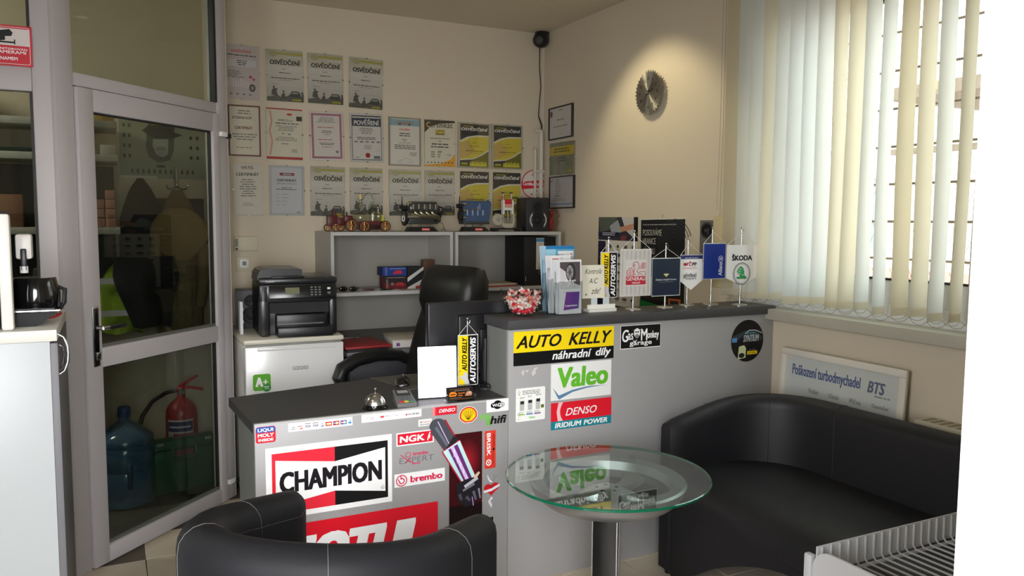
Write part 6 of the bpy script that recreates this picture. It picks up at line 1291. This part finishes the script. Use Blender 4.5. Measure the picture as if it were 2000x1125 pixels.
MB().box(c_-.026, c_+.024, .012, .043, .175, .205, mat('red_enamel', (190, 36, 44), .35), .003).build('cylinder_head', t); MB().box(c_-.026, c_+.024, .012, .043, .155, .175, mat('pale_red_plastic', (220, 150, 130), .4)).box(c_-.026, c_+.024, .012, .043, .135, .153, WHITEP, .002).build('piston', t)
MB().tube([(c_, .028, .135), (c_+.004, .028, .06)], .007, mat('dull_piston', (110, 104, 92), .4, .5), 8).build('connecting_rod', t)
for s in (-.03, .028):
    MB().cyl((c_+s, .028, .2), (c_+s, .028, .245), .006, CLG, n=10).box(c_+s-.012, c_+s+.006, .02, .036, .243, .25, BLACKP, .002).build('valve', t)
m = MB(); m.box(c_-.06, c_-.02, .02, .03, .215, .222, mat('orange_tube', (196, 110, 50), .4)).box(c_+.03, c_+.07, .02, .03, .212, .222, mat('dark_green_plastic', (40, 60, 40), .4)); m.build('manifold', t)

# speakers
def speaker(label, loc, rz=0, s=1., ears=True):
    t = thing('loudspeaker', label, 'speaker', loc, rz, group='black loudspeakers'); W, H, D = .162*s, .218*s, .16*s
    MB().box(0, W, 0, D, 0, H, BLACKP, .004).build('cabinet', t); MB().box(W*.0, W, -.004, .0, 0, H, mat('speaker_front', (34, 34, 38), .5), .001).build('front_panel', t)
    for z, r in ((H*.72, .036*s), (H*.34, .05*s)):
        m = MB(); m.lathe([(r, -.004), (r, -.010), (r*.86, -.010), (r*.8, -.006), (r*.3, -.002), (r*.28, -.006), (.002, -.009)], BLACKM, (W*.52, 0, z), 'y', 28); m.build('driver', t)
    for sg in (-1, 1):
        q = [(W*.52+sg*(.06*s)*math.cos(a), H*.34+(.062*s)*math.sin(a)) for a in [math.radians(v) for v in range(-48, 49, 8)]]
        m = MB(); m.T = Mx.Rotation(PI/2, 4, 'X'); m.prism(q, .0045, .008, mat('silver_crescent', (190, 190, 192), .3, .3)); m.build('silver_crescent', t)
    return t
a = ony(1027, 450, 4.60)
speaker('black loudspeaker with silver crescents on top of the right shelf unit', (a.x, 4.60, ZS), math.radians(-4))
speaker('black loudspeaker half hidden between the door frame and printer', (.60, 4.495, .8525), math.radians(-8), .95)
m = MB(); a = ony(1088, 450, 4.62)
t = thing('wrapped_gift', 'red ornament wrapped in crumpled clear film beside the right speaker', 'gift', (a.x-.02, 4.66, ZS))
m.ball((0, .01, .05), .022, .018, .05, mat('red_ornament', (170, 40, 50), .3), 12, 8).ball((.005, .01, .12), .016, .014, .024, mat('red_ornament', (170, 40, 50), .3), 12, 8); m.build('ornament', t)
R = []; r2 = random.Random(5)
for k in range(9):
    z = .0+.02*k; r_ = [.036, .04, .044, .043, .04, .045, .036, .026, .012][k]; R.append([((r_*r2.uniform(.8, 1.25))*math.cos(2*PI*j/12)+.01*k/4, r_*.7*r2.uniform(.8, 1.2)*math.sin(2*PI*j/12), z) for j in range(12)])
MB().rings(R, sheet_glass('cellophane', (236, 228, 222), 1.4, .04), caps=False, smooth=False).build('clear_film', t)

# on the middle shelf
ZM = 1.0185
def box_item(name, label, cat, x, y, z, w, d, h, mt, rz=0, draw=None, group=None):
    t = thing(name, label, cat, (x, y, z), rz, group); MB().box(0, w, 0, d, 0, h, mt, .0015).build('carton', t)
    if draw: p = Print(w, h, None, 0, .0006); draw(p, w, h); p.build('front_print', t, frame3(V((0, 0, 0)), (1, 0, 0), (0, 0, 1)))
    return t
a = ony(751, 564, 4.68)
def RB(p, w, h): p.rect(0, 0, w, h, (96, 30, 34)); p.rect(0, h*.45, w, h*.55, (44, 34, 38)); p.para(w*.1, h*.85, w*.8, 1, h*.09, (170, 160, 150), 1, fill=(1, 1)); p.poly([(w*.45, h*.3), (w*.55, h*.5), (w*.8, h*.52), (w*.9, h*.35), (w*.85, h*.25)], (150, 50, 50)); p.ell(w*.35, h*.4, w*.08, h*.12, (120, 100, 96), 10); [p.arc(w*.12, h*(.15+.17*k), w*.04, w*.04, 0, 360, .0015, (190, 180, 176), 12) for k in range(4)]
def BB(p, w, h): p.rect(0, 0, w, h, (36, 60, 130)); p.para(w*.3, h*.8, w*.65, 1, h*.15, (150, 170, 210), 1, fill=(1, 1)); p.poly([(w*.42, h*.2), (w*.5, h*.5), (w*.62, h*.65), (w*.8, h*.6), (w*.82, h*.2)], (190, 50, 60)); [p.arc(w*.15, h*(.18+.25*k), w*.04, w*.04, 0, 360, .0015, (160, 170, 200), 12) for k in range(4)]
def ST(p, w, h): p.rect(0, 0, w, h, (36, 36, 40)); p.poly([(0, h*.5), (0, h*.3), (w, h*.85), (w, h)], (200, 198, 196)); p.poly([(0, h*.05), (0, 0), (w*.5, 0), (w, h*.3), (w, h*.45)], (190, 186, 184)); p.rect(w*.5, 0, w*.5, h*.12, (150, 50, 40))
box_item('toy_box', 'dark red toy car box under the blue one', 'box', a.x, 4.68, ZM, .142, .1, .082, mat('dark_red_card', (90, 34, 38), .6), 0, RB)
box_item('toy_box', 'blue toy car box stacked on the dark red box', 'box', a.x-.012, 4.68, ZM+.083, .152, .11, .052, mat('dark_blue_card', (34, 42, 84), .6), 0, BB)
box_item('striped_box', 'black box with white diagonal stripes beside the toy boxes', 'box', a.x+.150, 4.69, ZM, .105, .1, .135, BLACKM, 0, ST)
box_item('wooden_block', 'small brown wooden block behind the chair headrest', 'block', ony(829, 530, 4.8).x, 4.82, ZM, .075, .05, .17, mat('brown_wood', (104, 72, 50), .6, c2=(84, 56, 38), scale=20))
# binder
a = ony(1012, 545, 4.58)
t = thing('lever_arch_file', 'black lever arch file with a white label at the shelf end', 'folder', (2.405, 4.60, ZM-.0))
MB().box(0, .235, .0, .28, 0, .318, BLACKM, .002).build('cover', t)
p = Print(.058, .205, (196, 190, 176), .0008); p.rect(0, .18, .058, .02, (70, 140, 180)); p.para(.008, .165, .04, 1, .008, (200, 110, 100), 1); p.text('A', .022, .02, .014, .014, (90, 80, 70), 0); p.para(.012, .012, .034, 2, .006, T1, 2); p.build('spine_label', t, frame3(V((.088, -.001, .105)), (1, 0, 0), (0, 0, 1)))
MB().lathe([(.011, -.001), (.012, -.003), (.009, -.003), (.009, -.001)], CHROME, (.117, 0, .085), 'y', 20, False).build('finger_ring', t)
MB().box(.01, .015, -.001, 0, .03, .06, CHROME).build('metal_clip', t)
# papers and small things
t = thing('paper_stack', 'stack of loose papers and folders on the right shelf', 'papers', (2.02, 4.585, ZM))
for k, (c_, r_) in enumerate((((170, 70, 64), .0), ((206, 196, 180), .08), ((196, 182, 156), -.05))):
    m = MB(); m.T = Mx.Rotation(r_, 4, 'Z'); m.box(.02*k, .33, .0+.01*k, .23, .007*k, .007*k+.006, mat_or(c_)); m.build('folder', t)
tag(MB().tube([(2.06, 4.70, ZM+.03), (2.12, 4.71, ZM+.034), (2.2, 4.7, ZM+.03)], .004, BLACKM, 6).tube([(2.03, 4.60, ZM+.03), (2.1, 4.585, ZM+.028)], .003, BLACKM, 6).build('ballpoint_pen'), 'black pen lying on the papers in the right shelf unit', 'pen')
t = thing('sunglasses', 'dark sunglasses on the left shelf beside the printer', 'sunglasses', (ony(677, 566, 4.62).x+.01, 4.62, ZM+.002))
MB().ball((-.03, 0, .016), .026, .006, .016, GLOSSB, 14, 8).ball((.03, 0, .014), .026, .006, .015, GLOSSB, 14, 8).build('lens', t); MB().tube([(.056, 0, .02), (.075, .03, .016), (.08, .08, .006)], .0025, BLACKP, 6).tube([(-.056, 0, .02), (-.08, .03, .012), (-.09, .05, .006)], .0025, BLACKP, 6).build('temple_arm', t)
x_ = ony(720, 566, 4.62).x
tag(MB().box(x_-.03, x_+.035, 4.62, 4.635, ZM, ZM+.014, mat('dark_maroon_plastic', (70, 34, 34), .4), .004).cyl((x_+.035, 4.627, ZM+.007), (x_+.05, 4.627, ZM+.007), .005, CHROME, n=10).build('pocket_torch'), 'small dark torch with a silver tip on the left shelf', 'torch')
tag(MB().tube([(x_+.07, 4.62, ZM+.006), (x_+.11, 4.615, ZM+.006), (x_+.15, 4.63, ZM+.006)], .0045, BLACKP, 8).build('marker_pen'), 'black marker pen on the left shelf', 'pen')
tag(MB().box(x_-.06, x_+.2, 4.60, 4.76, ZM, ZM+.0015, mat('white_paper', (214, 214, 218), .8)).build('loose_sheet'), 'loose white sheet lying on the left shelf', 'paper')
ZD = .7455
t = thing('red_folder', 'red document folder on the back desk beside the fridge', 'folder', (1.10, 4.12, ZD+.012), math.radians(4))
MB().box(0, .26, 0, .32, .0, .012, mat('red_folder', (150, 40, 44), .5), .002).build('cover', t)
tag(MB().box(1.105, 1.33, 4.11, 4.40, ZD, ZD+.011, BLACKM, .002).build('black_tray'), 'black tray under the red folder', 'tray')
MB().box(.08, .18, .285, .3, .012, .02, CHROME, .002).build('clip', t)
t = thing('paper_box', 'flat white paper box with a purple mark on the back desk', 'box', (1.37, 4.16, ZD), math.radians(-8))
MB().box(0, .24, 0, .30, 0, .035, mat('pale_carton', (196, 190, 184), .7), .002).build('carton', t); MB().box(-.002, .242, -.002, .302, .035, .042, mat('cream_lid', (190, 184, 168), .7), .001).build('lid', t)
Print(.02, .018, (100, 60, 120), .0006).build('purple_mark', t, frame3(V((.02, -.0005, .008)), (1, 0, 0), (0, 0, 1)))
tag(MB().box(.592, .606, 4.26, 4.32, .8525, 1.02, mat('white_paper', (214, 214, 218), .8)).build('white_paper_sheaf'), 'white paper sheaf beside the left speaker', 'paper')
# ================================================================ the storeroom seen through the glass
# fire extinguisher
c = onz(347, 928); RED = mat('extinguisher_red', (170, 24, 34), .3, coat=.3)
t = thing('fire_extinguisher', 'red fire extinguisher standing behind the green case', 'fire extinguisher', (.335, 4.74, .003))
MB().lathe([(.07, 0), (.082, .01), (.083, .05), (.083, .36), (.078, .39), (.06, .42), (.035, .438), (.022, .45), (.02, .47)], RED, n=36).build('cylinder', t)
p = Print(0, 0)
def wrap(m, z0, z1, a0, a1, r, mt):
    n = 12; vs = []
    for k in range(n+1): a = math.radians(a0+(a1-a0)*k/n); vs += [(r*math.cos(a), r*math.sin(a), z0), (r*math.cos(a), r*math.sin(a), z1)]
    m.add(vs, [(2*k, 2*k+2, 2*k+3, 2*k+1) for k in range(n)], mt, True)
m = MB(); wrap(m, .08, .34, -150, -50, .0838, mat_or((214, 204, 200))); wrap(m, .275, .33, -148, -52, .0843, mat_or((40, 50, 100))); wrap(m, .09, .265, -125, -52, .0846, mat_or((196, 50, 46))); wrap(m, .23, .238, -120, -70, .085, mat_or((220, 200, 196))); wrap(m, .205, .212, -118, -60, .085, mat_or((220, 200, 196))); wrap(m, .296, .306, -140, -62, .0848, mat_or((214, 214, 220)))
m.build('label', t)
m = MB(); m.cyl((0, 0, .46), (0, 0, .5), .018, CHROME, n=16).box(-.02, .02, -.015, .015, .485, .51, RED, .003); m.tube([(-.01, -.0, .505), (.05, -.03, .508), (.11, -.06, .498)], .009, RED, 8, flat=.6).tube([(-.01, 0, .51), (.04, -.025, .545), (.085, -.05, .575)], .008, RED, 8, flat=.6).build('handle_and_lever', t)
MB().cyl((0, -.02, .485), (0, -.03, .485), .013, CHROME, n=14).build('pressure_gauge', t)
MB().tube([(-.02, 0, .49), (-.08, -.02, .485), (-.15, -.05, .45), (-.20, -.07, .38), (-.225, -.08, .28), (-.235, -.08, .18), (-.23, -.07, .08)], [.009]+[.011]*5+[.013], BLACKP, 10).build('hose', t)
# bottle
WB = mat('blue_polycarbonate', (70, 110, 140), .12, alpha=.72, coat=.3)
t = thing('water_bottle', 'large blue plastic water bottle behind the glass door', 'water bottle', (.045, 4.42, .003))
MB().lathe([(.10, 0), (.132, .01), (.135, .03), (.128, .05), (.135, .07), (.135, .17), (.129, .185), (.135, .2), (.135, .29), (.129, .305), (.134, .32), (.130, .345), (.1, .375), (.05, .41), (.028, .425), (.026, .45)], WB, n=40).build('body', t)
MB().lathe([(.03, .445), (.031, .448), (.03, .49), (.026, .495)], mat('dark_blue_cap', (30, 66, 120), .4), n=24).build('cap', t)
MB().box(.0, .03, -.138, -.10, .1, .24, mat('dark_blue_recess', (40, 66, 90), .3), .01).build('moulded_grip', t)
# green case
a = onz(297, 973, .003); b = onz(424, 947, .003); GC = mat('green_case_plastic', (16, 84, 50), .38); w_ = (b-a).length
t = thing('green_tool_case', 'dark green plastic tool case standing behind the glass door', 'case', (a.x, a.y, .003), math.atan2(b.y-a.y, b.x-a.x))
MB().box(0, w_, 0, .085, .0, .285, GC, .012).build('shell', t); MB().box(.015, w_-.015, -.004, .002, .02, .225, GC, .004).build('raised_panel', t)
MB().box(-.002, w_+.002, -.003, .088, .235, .240, BLACKP).build('lid_seam', t)
MB().tube([(w_*.32, .0, .24), (w_*.32, -.012, .20), (w_*.32, -.014, .185), (w_*.68, -.014, .185), (w_*.68, -.012, .2), (w_*.68, 0, .24)], .009, GC, 8).build('handle', t)
for x in (.03, w_-.06): MB().box(x, x+.035, -.008, .006, .262, .276, mat('pale_latch', (150, 156, 150), .4), .004).build('latch', t)
MB().box(w_*.36, w_*.64, -.006, -.003, .2, .226, mat('red_grey_label', (120, 60, 60), .5)).build('label', t)
# wall poster with headlights
M = frame3(V((.075, YW-.001, 1.665)), (1, 0, 0), (0, 0, 1)); t = thing('bulb_poster', 'pale bulb chart poster with a car headlamp on the storeroom wall', 'poster', M=M); w, h = .44, .40
p = Print(w, h, (150, 154, 138), .001); D_ = (56, 58, 56)
q = lambda a, b: (w*a, h*b)
p.poly([q(.36, .98), q(.30, .45), q(.33, .30), q(.45, .22), q(.58, .26), q(.63, .4), q(.66, .98)], (84, 88, 84)); p.poly([q(.42, .98), q(.38, .45), q(.42, .33), q(.5, .3), q(.56, .35), q(.58, .98)], (160, 164, 156)); p.poly([q(.26, .66), q(.4, .55), q(.6, .56), q(.74, .62), q(.62, .66), q(.6, .74), q(.36, .76)], D_); p.rect(w*.37, h*.74, w*.12, h*.04, (150, 136, 70)); p.ell(w*.48, h*.42, w*.06, h*.03, (130, 134, 128), 14)
for k in range(12): p.poly([q(.12+.065*k, .07), q(.15+.065*k, .07), q(.145+.065*k, .13), q(.125+.065*k, .13)], D_, k > 0)
for r_ in range(5):
    for x in (.04, .1, .82, .9): p.rect(w*x, h*(.28+.14*r_), w*.03, h*.05, D_, True)
p.rect(w*.42, h*.155, w*.1, h*.035, D_); p.rect(0, 0, w*.42, h*.035, (206, 206, 200)); p.build('sheet', t)
# hooks and clothes
def garment(name, label, cat, x, y, ztop, zbot, wtop, wmid, wbot, dep, mt, seed, hook=True, lean=0, folds=5, extra=None):
    r3 = random.Random(seed); t = thing(name, label, cat, (x, y, 0)); R = []; n = 36; L = 16; ph = [r3.uniform(0, 6) for _ in range(3)]
    for i in range(L):
        f = i/(L-1); z = ztop+(zbot-ztop)*f; w_ = wtop+(wmid-wtop)*min(1, f/.28)**.7 if f < .28 else wmid+(wbot-wmid)*(f-.28)/.72
        q = []
        for j in range(n):
            a = 2*PI*j/n; k = 1+.10*math.sin(folds*a+ph[0]+f*1.5)*min(1, f*3)+.06*math.sin((folds*2+1)*a+ph[1]-f*3)*min(1, f*2); q.append((w_/2*math.cos(a)*k+lean*f, dep/2*math.sin(a)*k*(.5+.5*min(1, f*4)), z+.01*math.sin(3*a+ph[2])*(f > .95)))
        R.append(q)
    MB().rings(R, mt).build('cloth', t)
    if extra: extra(t)
    return t
t = thing('coat_hook', 'chrome double coat hook on the storeroom wall', 'hook', (.36, YW, 1.61))
MB().tube([(0, -.006, .12), (0, -.008, .06), (0, -.02, .01)], [.007, .013, .012], CHROME, 10).tube([(0, -.02, .01), (-.03, -.045, -.005), (-.05, -.06, .0), (-.055, -.062, .02)], .005, CHROME, 8).tube([(0, -.02, .01), (.03, -.045, -.005), (.05, -.06, .0), (.055, -.062, .02)], .005, CHROME, 8).ball((0, -.03, .02), .011, .011, .014, CHROME, 10, 6).build('hook_body', t)
OLIVE = mat('beige_canvas', (126, 112, 82), .9, c2=(100, 88, 66), scale=14, bump=.3)
def ex(t):
    m = MB()
    for s in (-1, 1): m.tube([(s*.075, -.03, -.1+1.5), (s*.12, -.055, 1.28), (s*.12, -.05, 1.1), (s*.10, -.045, .95)], [.028, .036, .034, .03], OLIVE, 12)
    m.build('sleeve', t)
    R = []
    for i in range(9):
        f = i/8; z = 1.50-.29*f; wd = .05+.10*math.sin(PI*min(1, f*1.05))**.7; R.append([(wd*math.cos(2*PI*j/16), -.07-.02*math.sin(PI*f)+.022*math.sin(2*PI*j/16), z) for j in range(16)])
    MB().rings(R, mat('sand_canvas', (146, 124, 88), .9, c2=(116, 98, 70), scale=10, bump=.3)).build('hood', t)
garment('canvas_overall', 'beige canvas overall with a hood hanging from the chrome hook', 'overall', .355, 4.87, 1.60, .74, .05, .24, .22, .10, OLIVE, 3, extra=ex)
BLC = mat('dark_grey_cloth', (36, 38, 40), .95, bump=.2, scale=30); BLC2 = mat('black_cloth', (20, 21, 22), .95, bump=.2, scale=30)
garment('dark_coat', 'dark grey coat hanging below the bulb poster', 'coat', .17, 4.86, 1.66, .86, .03, .23, .24, .10, BLC, 8)
garment('black_trousers', 'black work trousers hanging low beside the overall', 'trousers', .17, 4.66, 1.24, .87, .30, .30, .18, .10, BLC2, 11, lean=.03)
HV = mat('hi_vis_yellow', (150, 176, 40), .8, c2=(120, 146, 30), scale=12)
def hv(t):
    m = MB(); 
    for z in (.93, 1.1): m.box(-.11, .11, -.062, -.056, z, z+.03, mat('reflective_tape', (196, 190, 192), .4))
    m.build('reflective_tape', t)
garment('high_visibility_vest', 'yellow-green high visibility vest behind the door handle', 'vest', .05, 4.72, 1.20, .84, .06, .20, .20, .10, HV, 14, extra=hv)
garment('high_visibility_trousers', 'yellow-green high visibility trousers below the black trousers', 'trousers', .20, 4.74, 1.02, .86, .2, .22, .20, .08, HV, 17)
tag(MB().box(.235, .50, YW-.03, YW-.001, 1.2, 1.555, mat('dark_board', (46, 46, 46), .6), .002).build('notice_board'), 'dark notice board on the storeroom wall behind the overall', 'board')
# shelf at left
t = thing('storeroom_shelf', 'pale open shelving with boxes at the left of the storeroom', 'shelving', (-.62, 4.62, 0)); SH = mat('pale_shelf_board', (184, 182, 172), .6)
for z in (1.36, 1.73, 1.90): MB().box(0, .68, 0, .33, z, z+.035, SH, .002).build('shelf_board', t)
MB().box(0, .02, 0, .33, 0, 2.1, SH).build('upright', t)
MB().box(.02, .66, .3, .33, 1.05, 1.72, mat('dark_shelf_back', (70, 70, 66), .7)).build('back_panel', t)
CB = [mat('brown_carton', (140, 96, 70), .7), mat('pink_carton', (170, 120, 104), .7), mat('yellow_carton', (170, 140, 60), .7), mat('white_carton', (176, 172, 164), .7)]
for k, (x, z, w_, h_, c_) in enumerate([(.56, 1.396, .05, .045, 1), (.56, 1.444, .05, .045, 1), (.56, 1.492, .05, .045, 1), (.615, 1.396, .045, .045, 1), (.615, 1.444, .045, .045, 1), (.615, 1.492, .045, .045, 1), (.615, 1.54, .045, .045, 1), (.60, 1.766, .07, .05, 3), (.58, 1.936, .09, .07, 2), (.47, 1.936, .09, .06, 0), (.3, 1.396, .1, .12, 3), (.15, 1.396, .1, .16, 0), (.4, 1.766, .12, .1, 1)]):
    tag(MB().box(0, w_, 0, .1, 0, h_, CB[c_], .001).build('small_carton', None, (-.62+x, 4.64, z)), ('brown', 'pink', 'yellow', 'white')[c_]+' carton on the '+('lower' if z < 1.7 else 'middle' if z < 1.9 else 'top')+' board of the storeroom shelving'+(', in the short column' if x == .56 else ', in the tall column' if x == .615 else ''), 'box', 'small cartons on the storeroom shelving')
t = thing('dark_drawer_cabinet', 'dark cabinet with a row of pale folders behind the glass door', 'cabinet', (-.62, 4.35, 0))
MB().box(0, .48, 0, .26, .0, .86, mat('dark_cabinet', (62, 64, 60), .6), .003).build('body', t)
for k in range(6): MB().box(.40, .475, .0, .03, .9+.04*k+.0, .93+.04*k, CB[3], .002).build('pale_folder', t)
MB().box(.3, .48, .03, .2, .862, 1.2, mat('dark_cabinet', (62, 64, 60), .6), .002).build('upper_box', t)
# green sign standing in for a reflection, and locker deep in the left room
p = Print(.2, .045, (40, 96, 76), .001); p.rect(.055, .004, .14, .016, (110, 130, 120)); p.line([(.03, .04), (.022, .024), (.034, .024), (.026, .006)], .004, (160, 190, 170)); p.para(.06, .034, .12, 1, .01, (90, 150, 120), 1)
tag(p.build('reflected_sign', None, frame3(V((-.52, YW-.002, 1.765)), (1, 0, 0), (0, 0, 1))), 'small green sign standing in for a reflection in the left glass', 'sign')
tag(MB().box(-1.1, -.64, 4.4, 4.9, 0, 1.35, mat('dark_cabinet', (62, 64, 60), .6), .004).build('storage_locker'), 'dark metal locker behind the left glass partition', 'locker')
# ceiling spotlights
for nm, x, y in (('over the window wall', 2.08, 3.72), ('over the counter', .75, 3.05)):
    t = thing('ceiling_spotlight', 'recessed ceiling spotlight '+nm, 'light', (x, y, ZC-.03)); MB().lathe([(.05, .03), (.05, .0), (.042, .0), (.04, .028)], CHROME, n=28, caps=False).build('trim_ring', t)
    MB().cyl((0, 0, .02), (0, 0, .026), .038, mat('lit_lamp_face', (255, 236, 200), .5, emit=6), n=20).build('lamp_face', t)
# compact name fix: keep structural bits out of the catalogue
for o in bpy.data.objects:
    if o.get('kind') == 'structure':
        for k in ('label', 'category'):
            if k in o.keys() and not o.name.startswith('yard'): del o[k]
